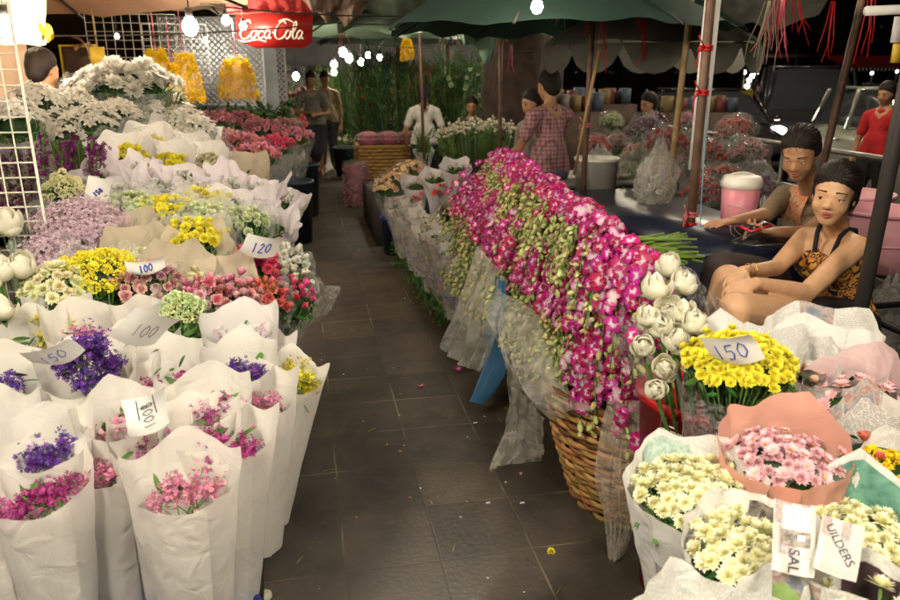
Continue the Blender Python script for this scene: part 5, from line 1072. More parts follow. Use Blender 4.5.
parts += limb((hipN, .10), (mid(hipN, knN, .5), .080), (knN, .062), (mid(knN, ftN, .35), .055), (ftN, .035), (ftN+A_(-.14, -.05, -.035), .028)) + limb((hipF, .10), (mid(hipF, knF), .080), (knF, .062), (mid(knF, ftF, .35), .055), (ftF, .035), (ftF+A_(-.14, -.05, -.035), .028))
hdir = A_(-.75, -.35, -.30); parts += hand_parts(wrN, A_(-.80, -.18, -.12), A_(.05, .25, -1), .45, .12, 1., -1); parts += hand_parts(wrF, A_(-.60, -.45, -.10), A_(0, -.1, -1), .5, .1, .98, 1)
remesh('body', parts, .005, SK1, W1, 6)
face(HP, HR, 1.03, W1, (.30, 1, -.04), (.42, .10, .09), .003, lid=SK1)
# hair drawn back
hh = [ell(HP(0, -.027, .056), (.086, .097, .084), HR, 24, 18), ell(HP(0, -.040, .020), (.088, .086, .088), HR, 20, 14), ell(HP(.045, -.040, -.005), (.042, .062, .062), HR), ell(HP(-.045, -.040, -.005), (.042, .062, .062), HR), ell(HP(0, -.060, -.01), (.060, .052, .075), HR), ell(HP(0, -.112, .015), (.034, .032, .036), HR),
       cap_(HP(-.045, .028, .088), HP(.045, .028, .088), .018, .018), ell(HP(.068, -.020, .02), (.018, .040, .040), HR), ell(HP(-.068, -.020, .02), (.018, .040, .040), HR)]
remesh('hair', hh, .006, hair_mat(), W1, 2)
hair_strands(HP, 1.03, W1)
top = floral('orange_black_print', (.015, .010, .008), (.50, .16, .02), (.62, .30, .05), 17)
tp = limb((mid(shN, shF, .30)-A_(0, 0, .085), .098), (mid(ch, shN, .3)-A_(0, 0, .01), .108), (mid(wa, hipN, .3), .113), (mid(hipN, wa, .2), .122)) + limb((mid(shN, shF, .70)-A_(0, 0, .085), .098), (mid(ch, shF, .3)-A_(0, 0, .01), .108), (mid(wa, hipF, .3), .113), (mid(hipF, wa, .2), .122))
tp += [ell(mid(ch, shN, .15)+A_(-.085, -.06, .0), (.058, .055, .055)), ell(mid(ch, shF, .25)+A_(-.085, -.05, .0), (.058, .055, .055))]
remesh('tank_top', tp, .007, top, W1, 3)
bk = plain('black_cloth', (.012, .011, .012), .8, .2)
for sh, t1 in ((shN, .24), (shF, .26)):
    fr = mid(ch, sh, .35)+A_(-.125, -.085, .045); tpv = mid(neck1, sh, .55)+A_(-.01, 0, .056); bkp = mid(ch, sh, .4)+A_(.10, .06, .03)
    po('shoulder_strap', [tube([fr, mid(fr, tpv, .5)+A_(-.02, -.02, .028), tpv, mid(tpv, bkp, .5)+A_(.03, .02, .03), bkp], .0095, 8)], bk, W1)
po('bag_strap', [tube([mid(shN, shF, .5)+A_(.08, -.03, .01), ch+A_(.03, -.155, -.04), wa+A_(-.06, -.17, -.02), hipF+A_(-.15, -.12, .05)], .014, 8)], bk, W1)
sh_ = limb((hipN+A_(0, 0, .0), .122), (mid(hipN, knN, .48), .093)) + limb((hipF, .122), (mid(hipF, knF, .42), .093)) + [cap_(hipN, hipF, .12, .12)]
remesh('shorts', sh_, .008, bk, W1, 2)
po('necklace', [tube([neck1+A_(-.055*math.cos(a)-.0, -.055*math.sin(a), -.03+.02*math.cos(a-3.6)) for a in np.linspace(0, 6.28, 24)], .0018, 5)], plain('gold', (.8, .5, .15), .3, metal=1.), W1)
for a in (.008, .03): po('bracelet', [tube([wrF+A_(.03+a, .02, 0)+A_(0, .026*math.cos(q), .026*math.sin(q)) for q in np.linspace(0, 6.3, 16)], .0022, 5, cap=False)], plain('gold', (.8, .5, .15), .3, metal=1.), W1)
st = thing('plastic_stool', 'low dark plastic stool under the woman in the patterned top', 'stool', (w1[0]+.0, w1[1], 0)); sz = float(hipN[2])-.13
po('seat', [box((0, 0, sz-.02), (.34, .34, .04))], plain('stool_plastic', (.03, .03, .05), .5), st, False)
for a in (-1, 1):
    for b in (-1, 1): po('leg', [tube([(a*.16, b*.16, 0), (a*.13, b*.13, sz-.04)], .018, 6)], plain('stool_plastic', (.03, .03, .05), .5), st)
# ---- second seated woman --------------------------------------------------------------
w2 = Q(815, 262, 3.75); w2[2] = 0
W2_ = thing('person', 'seated woman in a brown cardigan looking down at the red phone in her hand', 'person', w2); o = w2
hd = J(800, 155, 3.50); hp, HP, HR = head_parts(hd, A_(-.70, -.55, -.42), A_(-.22, -.1, 1), 1.02)
neck0 = HP(0, -.03, -.05); neck1 = J(812, 193, 3.66); shN = J(842, 204, 3.60); shF = J(785, 196, 3.85); ch = J(815, 222, 3.70); wa = J(820, 255, 3.75); hipN = J(832, 285, 3.72); hipF = J(808, 280, 3.9)
elN = J(808, 233, 3.36); wrN = J(772, 232, 3.30); elF = J(766, 214, 3.62); wrF = J(733, 221, 3.45); knN = J(722, 268, 3.25); knF = J(742, 262, 3.5); ftN = knN*[1, 1, 0]+A_(-.05, .0, .07); ftF = knF*[1, 1, 0]+A_(-.05, .0, .07)
parts = hp+[cap_(neck0, neck1, .048, .055)]+limb((neck1, .05), (shN, .053), (elN, .038), (wrN, .024))+limb((neck1, .05), (shF, .053), (elF, .037), (wrF, .024))
parts += limb((mid(shN, shF, .28)-A_(0, 0, .05), .085), (mid(ch, shN, .3), .10), (mid(wa, hipN, .3), .11), (hipN, .12))+limb((mid(shN, shF, .72)-A_(0, 0, .05), .085), (mid(ch, shF, .3), .10), (hipF, .12))
parts += limb((hipN, .10), (knN, .064), (ftN, .036), (ftN+A_(-.14, -.05, -.035), .028))+limb((hipF, .10), (knF, .062), (ftF, .035), (ftF+A_(-.14, -.05, -.035), .028))
parts += hand_parts(wrN, A_(-.85, -.15, .12), A_(0, .1, 1), .5, .1, 1., 1)+hand_parts(wrF, A_(-.95, -.2, -.02), A_(0, 0, -1), .15, .2, 1., -1)
remesh('body', parts, .0055, SK2, W2_, 6); face(HP, HR, 1.02, W2_, (0, 1, -.5), (.34, .10, .08), 0, lid=SK2)
remesh('hair', [ell(HP(0, -.028, .056), (.084, .095, .083), HR, 24, 18), ell(HP(0, -.040, .020), (.086, .082, .086), HR, 20, 14), ell(HP(0, -.055, -.005), (.072, .058, .075), HR), ell(HP(0, -.12, .01), (.045, .04, .045), HR), cap_(HP(-.045, .028, .088), HP(.045, .028, .088), .018, .018), ell(HP(.068, -.020, .02), (.016, .040, .040), HR), ell(HP(-.068, -.020, .02), (.016, .040, .040), HR)], .0065, hair_mat(), W2_, 2)
hair_strands(HP, 1.02, W2_, 130, (0, -.125, .01), (0, -.025, .056), (.0845, .096, .084))
cardi = plain('brown_knit', (.20, .145, .085), .9, .15, 40, bump=.4, bscale=300)
cp = limb((mid(shN, shF, .28)-A_(0, 0, .05), .098), (mid(ch, shN, .3), .114), (mid(wa, hipN, .3), .125), (hipN, .135))+limb((mid(shN, shF, .72)-A_(0, 0, .05), .098), (mid(ch, shF, .3), .114), (hipF, .135))
cp += limb((mid(neck1, shN, .6), .052), (shN, .064), (mid(shN, elN, .45), .056))+limb((mid(neck1, shF, .6), .052), (shF, .064), (mid(shF, elF, .45), .056), (elF, .046))+[ell(ch+A_(-.09, -.08, -.0), (.06, .06, .058)), ell(ch+A_(-.12, .0, -.0), (.055, .06, .058))]
remesh('cardigan', cp, .0075, cardi, W2_, 3)
pan = floral('orange_floral_cloth', (.42, .33, .20), (.60, .14, .03), (.50, .08, .03), 30)
loft('floral_scarf', [[neck1+A_(-.05, -.05, .01), neck1+A_(-.06, .05, .02)], [ch+A_(-.155, -.09, .03), ch+A_(-.17, .03, .04)], [wa+A_(-.15, -.10, .03), wa+A_(-.17, .02, .03)]], pan, W2_, 8, 12, .006, 2, 3)
remesh('trousers', limb((hipN, .125), (mid(hipN, knN), .095), (knN, .078), (ftN+A_(0, 0, .12), .05))+limb((hipF, .12), (knF, .074), (ftF+A_(0, 0, .12), .05))+[cap_(hipN, hipF, .12, .12)], .009, plain('dark_brown_trousers', (.045, .03, .028), .85), W2_, 2)
st = thing('plastic_stool', 'low plastic stool under the woman in the brown cardigan', 'stool', (w2[0], w2[1], 0)); sz = float(hipN[2])-.14
po('seat', [box((0, 0, sz-.02), (.34, .34, .04))], plain('stool_plastic', (.03, .03, .05), .5), st, False)
for a in (-1, 1):
    for b in (-1, 1): po('leg', [tube([(a*.16, b*.16, 0), (a*.13, b*.13, sz-.04)], .018, 6)], plain('stool_plastic', (.03, .03, .05), .5), st)
ph = thing('phone', 'red mobile phone held by the woman in the cardigan', 'phone', wrN+w2+A_(-.10, -.02, .035), rot=(R_(10), R_(-8), R_(15)))
po('phone_case', [box((0, 0, 0), (.13, .062, .010))], plain('red_phone', (.6, .02, .03), .25), ph, False); po('screen', [box((0, 0, .0065), (.115, .054, .002))], plain('dark_screen', (.02, .02, .03), .1), ph, False)
# ---- people further off -----------------------------------------------------------------
def person(label, px, head_py, Y, face_dir, H=1.6, pants=(.03, .03, .04), shirt=(.3, .3, .3), sk=SK2, pose='stand', skirt=False, hair='short', shirt_mat=None, base_z=0., arms='down', lean=(0, 0), voxel=.012, X=None, wide=1.):
    hz = float(Q(px, head_py, Y)[2]); p = Q(px, head_py, Y); base = np.array([p[0] if X is None else X, p[1], 0.]); T = thing('person', label, 'person', base); f = np.asarray(face_dir, float); f = np.array([f[0], f[1], 0]); f /= np.linalg.norm(f); s = np.array([f[1], -f[0], 0])
    k = H/1.6; top = hz+.11*k      # head centre given
    hd = A_(0, 0, hz); ln = A_(lean[0], lean[1], 0); sitting = pose == 'sit'; sd = -ln; hips = hz-.68*k; L = lambda x, y, z: s*x+f*y+A_(0, 0, z)
    hp, HP, HR = head_parts(hd, f+A_(0, 0, -.25), A_(0, 0, 1), .98*k)
    nk = L(0, -.02, hz-.16*k)+sd*.25; sh = hz-.235*k; S1 = L(.165*k*wide, -.02, sh)+sd*.35; S2 = L(-.165*k*wide, -.02, sh)+sd*.35; H1 = L(.085*k, 0, hips)+sd; H2 = L(-.085*k, 0, hips)+sd; wst = L(0, 0, hips+.2*k)+sd*.8
    if arms == 'down': E1, E2, R1, R2 = L(.24, -.02, sh-.28*k), L(-.24, -.02, sh-.28*k), L(.22, .08, sh-.50*k), L(-.22, .08, sh-.50*k)
    elif arms == 'front': E1, E2, R1, R2 = L(.25, .0, sh-.26*k), L(-.25, .0, sh-.26*k), L(.07, .24, sh-.24*k), L(-.05, .25, sh-.27*k)
    else: E1, E2, R1, R2 = L(.23, .12, sh-.24*k), L(-.23, .10, sh-.25*k), L(.20, .34, sh-.33*k), L(-.18, .34, sh-.36*k)
    E1, E2, R1, R2 = E1+sd*.4, E2+sd*.4, R1+sd*.3, R2+sd*.3
    if sitting: K1, K2 = L(.12, .40, hips-.02), L(-.12, .40, hips-.02); F1, F2 = L(.12, .40, .08), L(-.12, .42, .08)
    else: K1, K2 = L(.10, .06, hips*.54), L(-.09, -.02, hips*.54); F1, F2 = L(.10, .0, .08), L(-.10, -.12, .08)
    parts = hp+[cap_(HP(0, -.02, -.05), nk, .046*k, .052*k)]+limb((nk, .05), (S1, .05*k), (E1, .036*k), (R1, .025*k))+limb((nk, .05), (S2, .05*k), (E2, .036*k), (R2, .025*k))+limb((S1*.4+S2*.6, .08*k), (wst, .10*k), (H1, .11*k))+limb((S1*.6+S2*.4, .08*k), (wst, .10*k), (H2, .11*k))
    parts += limb((H1, .09*k), (K1, .058*k), (F1, .036*k), (F1+f*.14-A_(0, 0, .035), .03*k))+limb((H2, .09*k), (K2, .058*k), (F2, .036*k), (F2+f*.14-A_(0, 0, .035), .03*k))
    for w_, e_, th_ in ((R1, E1, 1), (R2, E2, -1)): parts += hand_parts(w_, (w_-e_)+f*.05, -s*th_*.3+A_(0, 0, -.6), .5, .1, .95*k, th_)
    remesh('body', parts, voxel, sk, T, 2)
    sm = shirt_mat or plain('shirt_%.2f_%.2f_%.2f' % tuple(shirt), shirt, .85, .15, 12, bump=.3, bscale=20)
    sp = limb((S1*.35+S2*.65-A_(0, 0, .03), .092*k), (wst+s*.03, .12*k), (H1+A_(0, 0, .03), .118*k))+limb((S1*.65+S2*.35-A_(0, 0, .03), .092*k), (wst-s*.03, .12*k), (H2+A_(0, 0, .03), .118*k))+limb((mid(nk, S1, .5), .055), (S1, .062*k), (mid(S1, E1, .6), .056*k))+limb((mid(nk, S2, .5), .055), (S2, .062*k), (mid(S2, E2, .6), .056*k))
    sp += [ell(nk-A_(0, 0, .022), (.072, .072, .045))]
    remesh('shirt', sp, .012, sm, T, 2)
    pm = plain('pants_%.2f_%.2f_%.2f' % tuple(pants), pants, .85, .15, 12, bump=.3, bscale=20)
    if skirt: pp = limb((H1, .12*k), (mid(K1, K2, .4), .14*k))+limb((H2, .12*k), (mid(K1, K2, .6), .14*k))+limb((mid(K1, K2, .5), .13*k), (mid(F1, F2, .5)+A_(0, 0, .25), .12*k))
    else: pp = limb((H1, .115*k), (K1, .075*k), (F1+A_(0, 0, .05), .055*k))+limb((H2, .115*k), (K2, .075*k), (F2+A_(0, 0, .05), .055*k))+[cap_(H1, H2, .11*k, .11*k)]
    remesh('trousers' if not skirt else 'skirt', pp, .013, pm, T, 2)
    hp2 = [ell(HP(0, -.026, .056), (.085*k, .095*k, .083*k), HR, 16, 12), ell(HP(0, -.040, .020), (.086*k, .080*k, .086*k), HR, 16, 12), ell(HP(0, -.052, -.02), (.074*k, .058*k, .075*k), HR)]
    if hair == 'long': hp2 += [cap_(HP(0, -.08, -.02), HP(0, -.10, -.20), .055*k, .035*k)]
    if hair == 'bun': hp2 += [ell(HP(0, -.12, .04), (.045, .04, .045), HR)]
    remesh('hair', hp2, .009, hair_mat(), T, 2)
    for sx in (-1, 1): po('eye', [ell(HP(sx*.031, .074, .003), (.010, .008, .006), HR)], plain('eye_dark', (.02, .015, .012), .2), T); po('eyebrow', [tube([HP(sx*.012, .089, .025), HP(sx*.03, .085, .031), HP(sx*.048, .070, .028)], .003, 4)], hair_mat(), T)
    po('lips', [ell(HP(0, .088, -.052), (.020, .006, .007), HR)], skin('lips_0.34', (.34, .10, .08)), T)
    return T
def checked():
    m, nt, b = newmat('pink_checked_cloth'); N, L = nt.nodes, nt.links; tc = N.new('ShaderNodeTexCoord'); prev = None
    for ax in ('X', 'Y', 'Z'):
        w = N.new('ShaderNodeTexWave'); w.bands_direction = ax; w.inputs['Scale'].default_value = 9.; L.new(tc.outputs['Object'], w.inputs['Vector']); g = N.new('ShaderNodeMath'); g.operation = 'GREATER_THAN'; g.inputs[1].default_value = .74; L.new(w.outputs['Fac'], g.inputs[0])
        if prev is None: prev = g
        else: a = N.new('ShaderNodeMath'); a.operation = 'ADD'; L.new(prev.outputs[0], a.inputs[0]); L.new(g.outputs[0], a.inputs[1]); prev = a
    mr = N.new('ShaderNodeMath'); mr.operation = 'MULTIPLY'; mr.inputs[1].default_value = .45; L.new(prev.outputs[0], mr.inputs[0]); mx = N.new('ShaderNodeMix'); mx.data_type = 'RGBA'; mx.inputs['A'].default_value = (.42, .24, .24, 1); mx.inputs['B'].default_value = (.16, .05, .07, 1)
    L.new(mr.outputs[0], mx.inputs['Factor']); L.new(mx.outputs['Result'], b.inputs['Base Color']); b.inputs['Roughness'].default_value = .85; return m
person('man in a pink checked shirt with his back turned, bending over the flower table', 548, 86, 5.9, (-.5, .9), 1.62, (.10, .11, .15), (.4, .25, .25), SK2, shirt_mat=checked(), arms='fwd', voxel=.010, lean=(-.02, .05), wide=1.22)
person('woman in a grey blouse facing left next to the man in the checked shirt', 531, 103, 6.3, (-.9, -.25), 1.5, (.05, .05, .06), (.22, .20, .19), SK2, hair='bun')
person('person with dark hair behind the bank of white rosebuds', 472, 106, 8.6, (-.3, -.9), 1.45, (.04, .04, .05), (.05, .05, .06), SK2)
person('person in a white top standing before the tall leafy bunches', 424, 94, 9.0, (.2, .95), 1.4, (.02, .02, .03), (.75, .70, .66), SK2, hair='long')
person('woman in a grey green shirt walking up the aisle with hands held in front', 311, 80, 11.9, (.05, -1), 1.60, (.02, .02, .025), (.16, .17, .13), SK2, arms='front', skirt=True)
person('person in a tan top walking just behind the woman in grey green', 325, 79, 12.7, (.1, -1), 1.62, (.04, .04, .05), (.34, .24, .16), SK2, arms='down')
person('person in a red shirt seated behind the left wire grid', 44, 70, 4.9, (.6, .8), 1.5, (.03, .03, .04), (.38, .015, .015), SK2)
person('person bending low with dark hair at the back of the left stall', 46, 104, 5.3, (-.8, -.2), 1.35, (.03, .03, .04), (.06, .035, .03), SK2)
person('person in dark clothes seated at the unlit table behind the plastic bags', 648, 104, 6.9, (-.9, -.3), 1.4, (.03, .03, .04), (.035, .03, .03), SK2)
person('second dim person seated near the dark table edge', 622, 100, 9.4, (.6, -.6), 1.5, (.03, .03, .04), (.16, .13, .11), SK2)
person('person in an orange shirt standing far off among the cars', 757, 88, 15.5, (-.1, -1), 1.65, (.03, .03, .04), (.45, .10, .03), SK2)
person('person in a red shirt beside the open pale car', 886, 94, 7.0, (-.9, -.3), 1.6, (.02, .02, .02), (.45, .015, .02), SK2)
# ================================================================ POLES, TABLES, THINGS BESIDE THE WOMEN
rust = plain('rusty_steel', (.13, .075, .05), .55, .35, 14, metal=.3, bump=.2); darkst = plain('dark_steel', (.035, .03, .028), .5, .2, metal=.2); bamboo = plain('bamboo', (.30, .20, .09), .6, .25, 18)
def pole(label, a, b, r, mat, name='pole', foot=True, wraps=(), group='canopy poles'):
    a, b = np.asarray(a, float), np.asarray(b, float)
    if foot: d = (b-a)/(b[2]-a[2]); a = a-d*a[2]; b = b+d*(2.75-b[2])*(b[2] < 2.75)
    t = thing(name, label, 'pole', a, group=group); po('post', [tube([(0, 0, 0), (b-a)*.5, b-a], r, 12)], mat, t)
    for z, mt in wraps:
        c = (b-a)*(z-a[2])/(b[2]-a[2]); po('tie', [tube([c+A_((r+.005)*math.cos(q), (r+.005)*math.sin(q), .012*math.sin(q*.33+k)) for q in np.linspace(0, 19, 60)], .004, 5) for k in (0, 1)]+[tube([c+A_(-r, -r, 0), c+A_(-r-.04, -r-.02, -.02+k*.03), c+A_(-r-.05, -r-.02, -.10+k*.08)], .0035, 5) for k in range(3)], M['redrib'] if mt else M['pinkrib'], t)
    if foot: po('foot_plate', [box((0, 0, .004), (.12, .12, .008))], mat, t, False)
    return t
pole('dark thick pole right in front of the woman in the patterned top', Q(850, 362, 2.15), Q(905, 92, 2.12), .026, darkst)
pole('brown steel pole behind the head of the woman in the cardigan', Q(823, 165, 4.6), Q(862, 0, 4.6), .026, rust)
pole('brown steel pole with red ties left of the pink cooler', Q(690, 232, 3.6), Q(711, 0, 3.6), .024, rust, wraps=((1.72, 1), (1.50, 1), (.86, 0), (.80, 1)))
pole('grey steel pole behind the orchid heap', Q(583, 190, 4.9), Q(594, 0, 4.9), .020, rust, wraps=((1.25, 0),))
pole('thin pole in front of the tree trunk', Q(500, 128, 6.6), Q(501, 0, 6.6), .018, rust)
pole('thin pole by the person in the white top', Q(423, 130, 7.6), Q(418, 0, 7.6), .016, rust)
pole('pale bamboo pole leaning left of the red tied pole', Q(676, 130, 4.4), Q(690, 12, 4.35), .020, bamboo)
pole('short leaning bamboo stick with a red knot by the grey pole', Q(574, 175, 4.8), Q(600, 45, 4.7), .011, bamboo, foot=False, name='stick')
t = thing('notice_board', 'narrow white board tied upright to the red tied pole', 'board', Q(705, 78, 3.64)-A_(0, 0, .45)); po('board', [box((0, 0, .45), (.085, .012, .95))], M['cardw'], t, False)
t = thing('string', 'thin pale blue string hanging beside the red tied pole', 'string', Q(709, 78, 3.6)); po('cord', [tube(hang((0, 0, 0), Q(699, 245, 3.5)-Q(709, 78, 3.6), .03), .003, 5)], plain('blue_string', (.18, .35, .5), .6), t)
# railing by the kerb
rl = thing('railing', 'grey metal railing along the kerb behind the seated women', 'railing', (4.3, 5.5, 0)); stl = plain('galvanised', (.35, .34, .32), .35, .2, metal=.7)
for z in (.98, .62): po('rail', [tube([(0, -4.5, z), (0, 8, z)], .022, 8)], stl, rl)
for y in np.arange(-4.5, 8.1, 1.25): po('upright', [tube([(0, y, 0), (0, y, .98)], .018, 8)], stl, rl)
# dark table
def table(label, c, s, h, mt, name='table', legs=True):
    t = thing(name, label, 'table', (c[0], c[1], 0)); po('table_top', [box((0, 0, h-.02), (s[0], s[1], .04))], mt, t, False)
    for a in (-1, 1):
        for b in (-1, 1): po('leg', [box((a*(s[0]/2-.05), b*(s[1]/2-.05), (h-.04)/2), (.045, .045, h-.04))], darkst, t, False)
    return t
navy = plain('navy_oilcloth', (.012, .016, .035), .35, .2)
tt = table('long table under a dark blue cloth right of the orchids', (2.08, 3.95), (.75, 1.9), .80, navy); po('hanging_cloth', [box((-.378, 0, .52), (.008, 1.88, .5)), box((0, -.953, .52), (.74, .008, .5))], navy, tt, False)
table('grey folding table behind the orchid heap', (2.3, 6.0), (1.3, .8), .74, plain('grey_laminate', (.20, .19, .17), .5))
table('small table with the pink baskets behind the dark pole', (3.35, 3.3), (.9, .8), .62, plain('grey_laminate', (.20, .19, .17), .5))
# pink cooler
c = Q(737, 222, 3.55); ck = thing('cooler_jug', 'pink round cooler jug with a white lid on the dark table', 'cooler', (c[0], c[1], .80)); pk = plain('pink_plastic', (.72, .26, .32), .35, .06)
po('jug_body', [lathe([(.001, 0), (.078, 0), (.088, .01), (.100, .21), (.001, .212)], 32)], pk, ck); po('lid', [lathe([(.100, .205), (.108, .212), (.110, .235), (.104, .252), (.095, .268), (.060, .275), (.001, .276)], 32)], plain('white_lid', (.80, .78, .70), .4), ck)
po('handle', [tube([(.105*math.cos(a), .012, .235+.045*math.sin(a)*0+.05*math.sin(a)) for a in np.linspace(0, math.pi, 14)], .006, 6)], plain('white_lid', (.80, .78, .70), .4), ck)
# white pail, bags, clutter
c = Q(601, 183, 5.0); t = bucket(c[0]+.0, c[1]+.1, .0, .155, 1.0, plain('white_pail', (.70, .68, .60), .4), 'tall white plastic pail behind the orchid heap', 'pail', group=None)
po('handle', [tube([(.16*math.cos(a), -.03-.16*math.sin(a)*.6, .97-.12*math.sin(a)) for a in np.linspace(0, math.pi, 14)], .004, 5)], stl, t)
def bag(p, sx, sz, label, mat='poly', seed=0, n=28):
    t = thing('plastic_bag', label, 'bag', p, group='plastic bags around the tables'); V = []
    for i in range(n):
        a = 2*math.pi*i/n
        for j in range(14):
            v = j/13; r = sx*(.55+.45*math.sin(min(1, v*1.3)*math.pi*.85+.3))*(1-.75*max(0, v-.72)/.28); r *= 1+.35*vn(math.cos(a)*2, math.sin(a)*2, v*3+seed)+.22*vn(math.cos(a)*6, math.sin(a)*6, v*6+seed)+.05*math.sin(9*a+v*4)*v; V.append((r*math.cos(a), r*math.sin(a)*.7, sz*v+(.04*math.sin(5*a+seed) if v > .95 else 0)))
    obj('film', mesh('bag', V, grid_faces(n, 14, True)), M['bagfilm'], t); P, D = dome_pts(26, sx*.4, sz*.3); blooms('scraps', 'carn', ['limewhite', 'white', 'palepink'][int(seed) % 3], P+[0, 0, sz*.12], D, .8, t); return t
bag(Q(655, 205, 4.3), .13, .42, 'clear plastic bag hanging full of green scraps by the dark table', 'poly', 1)
bag(Q(600, 158, 5.6)*[1, 1, 0]+[0, 0, .76], .17, .28, 'white knotted plastic bag on the grey folding table', 'milky', 2)
bag(Q(630, 165, 5.8)*[1, 1, 0]+[0, 0, .76], .22, .22, 'wide crumpled plastic bag with a blue edge on the grey table', 'poly', 3); bag(Q(752, 165, 5.2)*[1, 1, 0]+[0, 0, .7], .18, .3, 'clear plastic bag near the railing', 'clear', 8)
t = bag(Q(890, 300, 3.0)*[1, 1, 0]+[0, 0, .0], .22, .62, 'pale plastic sack standing on the ground behind the dark pole', 'milky', 5)
def redbunch(px, py, Y, label, col='red', r=.2, n=150, s=0):
    p = Q(px, py, Y); t = thing('wrapped_bouquet', label, 'bouquet', p-A_(0, 0, .12), group='film wrapped red bouquets beyond the women'); P = rng.normal(0, 1, (n, 3)); P /= np.linalg.norm(P, axis=1)[:, None]; P[:, 2] = np.abs(P[:, 2]); blooms('blooms', 'rose', col, P*r*.85*rng.uniform(.6, 1, (n, 1))+[0, 0, .05], P+[0, 0, .2], 1.0, t)
    leaves('leaves', P[:n//2]*r*.75+[0, 0, .03], P[:n//2], .8, M['leafdark'], t); V, F, g = sph((0, 0, 0), (r, r, r*.95), 40, 26); V = V*(1+.30*np.array([[vn(*(v*8+s))+.5*vn(*(v*24+s))] for v in V]))+[0, 0, .07]; po('film', [(V, F, g)], M['thinfilm'], t)
    po('stems', [tube([(rng.uniform(-.05, .05), rng.uniform(-.05, .05), .05), (rng.uniform(-.04, .04), rng.uniform(-.04, .04), -.38)], .004, 5) for _ in range(14)], M['stem'], t); return t
for k, a in enumerate(((668, 140, 5.0, 'round film wrapped bouquet of red blooms, leftmost of the cluster', 'red', .18), (700, 152, 5.2, 'large film wrapped bouquet right of the red tied pole', 'red', .22), (720, 178, 5.0, 'film wrapped bouquet of orange red blooms behind the cooler', 'coral', .19),
                       (748, 150, 5.3, 'pale film wrapped bouquet with white ribbon ends', 'palepink', .17), (662, 172, 4.9, 'low film wrapped bouquet above the hanging bag', 'candy', .16), (700, 190, 4.8, 'film wrapped bouquet low behind the red tied pole', 'red', .17),
                       (760, 185, 5.0, 'dark film wrapped bouquet right of the cooler', 'darkpurple', .15), (735, 128, 5.8, 'far film wrapped bouquet with orange blooms under the cars', 'coral', .18), (645, 128, 5.8, 'dark film wrapped bouquet by the seated people', 'darkpurple', .17))): redbunch(*a, s=k*3.)
table('dark table carrying the film wrapped red bouquets', (3.15, 5.1), (1.6, .8), .62, navy); t = thing('wire_coil', 'loop of thin pale string hanging over the dark table edge', 'string', Q(735, 235, 3.3)); po('cord', [tube([(.05*math.cos(a*1.3)+.02*math.sin(a*3), .02*math.sin(a), .07*math.sin(a)+.01*a) for a in np.linspace(0, 11, 60)], .0022, 4)], plain('pale_string', (.5, .45, .3), .7), t)
# handbag on the lap / table between the women
hb = Q(758, 246, 3.15); t = thing('handbag', 'dark shiny handbag with a handle between the two seated women', 'handbag', hb-A_(0, 0, .07)); V, F, g = sph((0, 0, .06), (.16, .08, .075), 24, 16)
po('bag_body', [(V*(1+.05*np.array([[vn(*(v*14))] for v in V])), F, g)], plain('black_leather', (.02, .018, .02), .25, .2, 30, bump=.4), t); po('handle', [tube([(.1*math.cos(a), -.02, .10+.09*math.sin(a)) for a in np.linspace(0, math.pi, 12)], .006, 6)], plain('tan_leather', (.28, .2, .1), .5), t)
po('metal_trim', [tube([(-.13, -.066, .085), (0, -.082, .095), (.13, -.066, .085)], .005, 6)], stl, t)
# pink baskets right
def pink_basket(p, label, s=1.):
    t = thing('plastic_basket', label, 'basket', p, group='pink plastic baskets at the right'); pk2 = plain('pale_pink_plastic', (.70, .33, .38), .4, .08)
    po('basket_wall', [lathe([(.001, .0), (.15*s, 0), (.17*s, .13*s), (.185*s, .26*s), (.178*s, .26*s), (.145*s, .01), (.001, .01)], 28)], pk2, t); po('rim', [tube([(.188*s*math.cos(a), .188*s*math.sin(a), .262*s) for a in np.linspace(0, 6.283, 40)], .010, 6, cap=False)], pk2, t); po('band', [tube([(.173*s*math.cos(a), .173*s*math.sin(a), .13*s) for a in np.linspace(0, 6.283, 40)], .007, 6, cap=False)], pk2, t); return t
pink_basket(Q(890, 215, 3.1)*[1, 1, 0]+[.05, .1, .62], 'pink plastic basket on the small table, nearer of two', 1.15); pink_basket(Q(872, 190, 3.5)*[1, 1, 0]+[0, .15, .62], 'pink plastic basket behind the nearer one', 1.2)
# steel cart edge bottom right
t = thing('steel_cart', 'dark steel cart frame at the right edge behind the flowers', 'cart', (2.75, 2.5, 0))
for z in (.2, .55): po('shelf_frame', [tube([(-.3, -.5, z), (.5, -.5, z), (.5, .3, z), (-.3, .3, z), (-.3, -.5, z)], .018, 6)], darkst, t)
for x, y in ((-.3, -.5), (.5, -.5), (.5, .3), (-.3, .3)): po('leg', [tube([(x, y, 0), (x, y, .6)], .018, 6)], darkst, t)
# ================================================================ MIDDLE DISTANCE
def simple_wicker(p, s, label, rz=0.):
    t = thing('wicker_hamper', label, 'basket', p, rz); w, d, h = s; wk = plain('yellow_wicker', (.36, .20, .05), .6, .25, 30); parts = []
    for k in range(16):
        z = h*(k+.5)/16; pts = []
        for q in np.linspace(0, 1, 101):
            u = q*4; e = int(min(u, 3.999)); f = u-e; cr = [(-1, -1), (1, -1), (1, 1), (-1, 1), (-1, -1)]; x = cr[e][0]*(1-f)+cr[e+1][0]*f; y = cr[e][1]*(1-f)+cr[e+1][1]*f; m_ = .012*math.cos(q*100*math.pi/2+k*math.pi)
            pts.append((x*(w/2+m_), y*(d/2+m_), z))
        parts.append(tube(pts, h/16*.6, 5, cap=False))
    po('weave', parts, wk, t); po('hamper_core', [box((0, 0, h/2), (w-.03, d-.03, h-.02))], plain('dark_lining', (.03, .025, .02), .9), t, False); return t
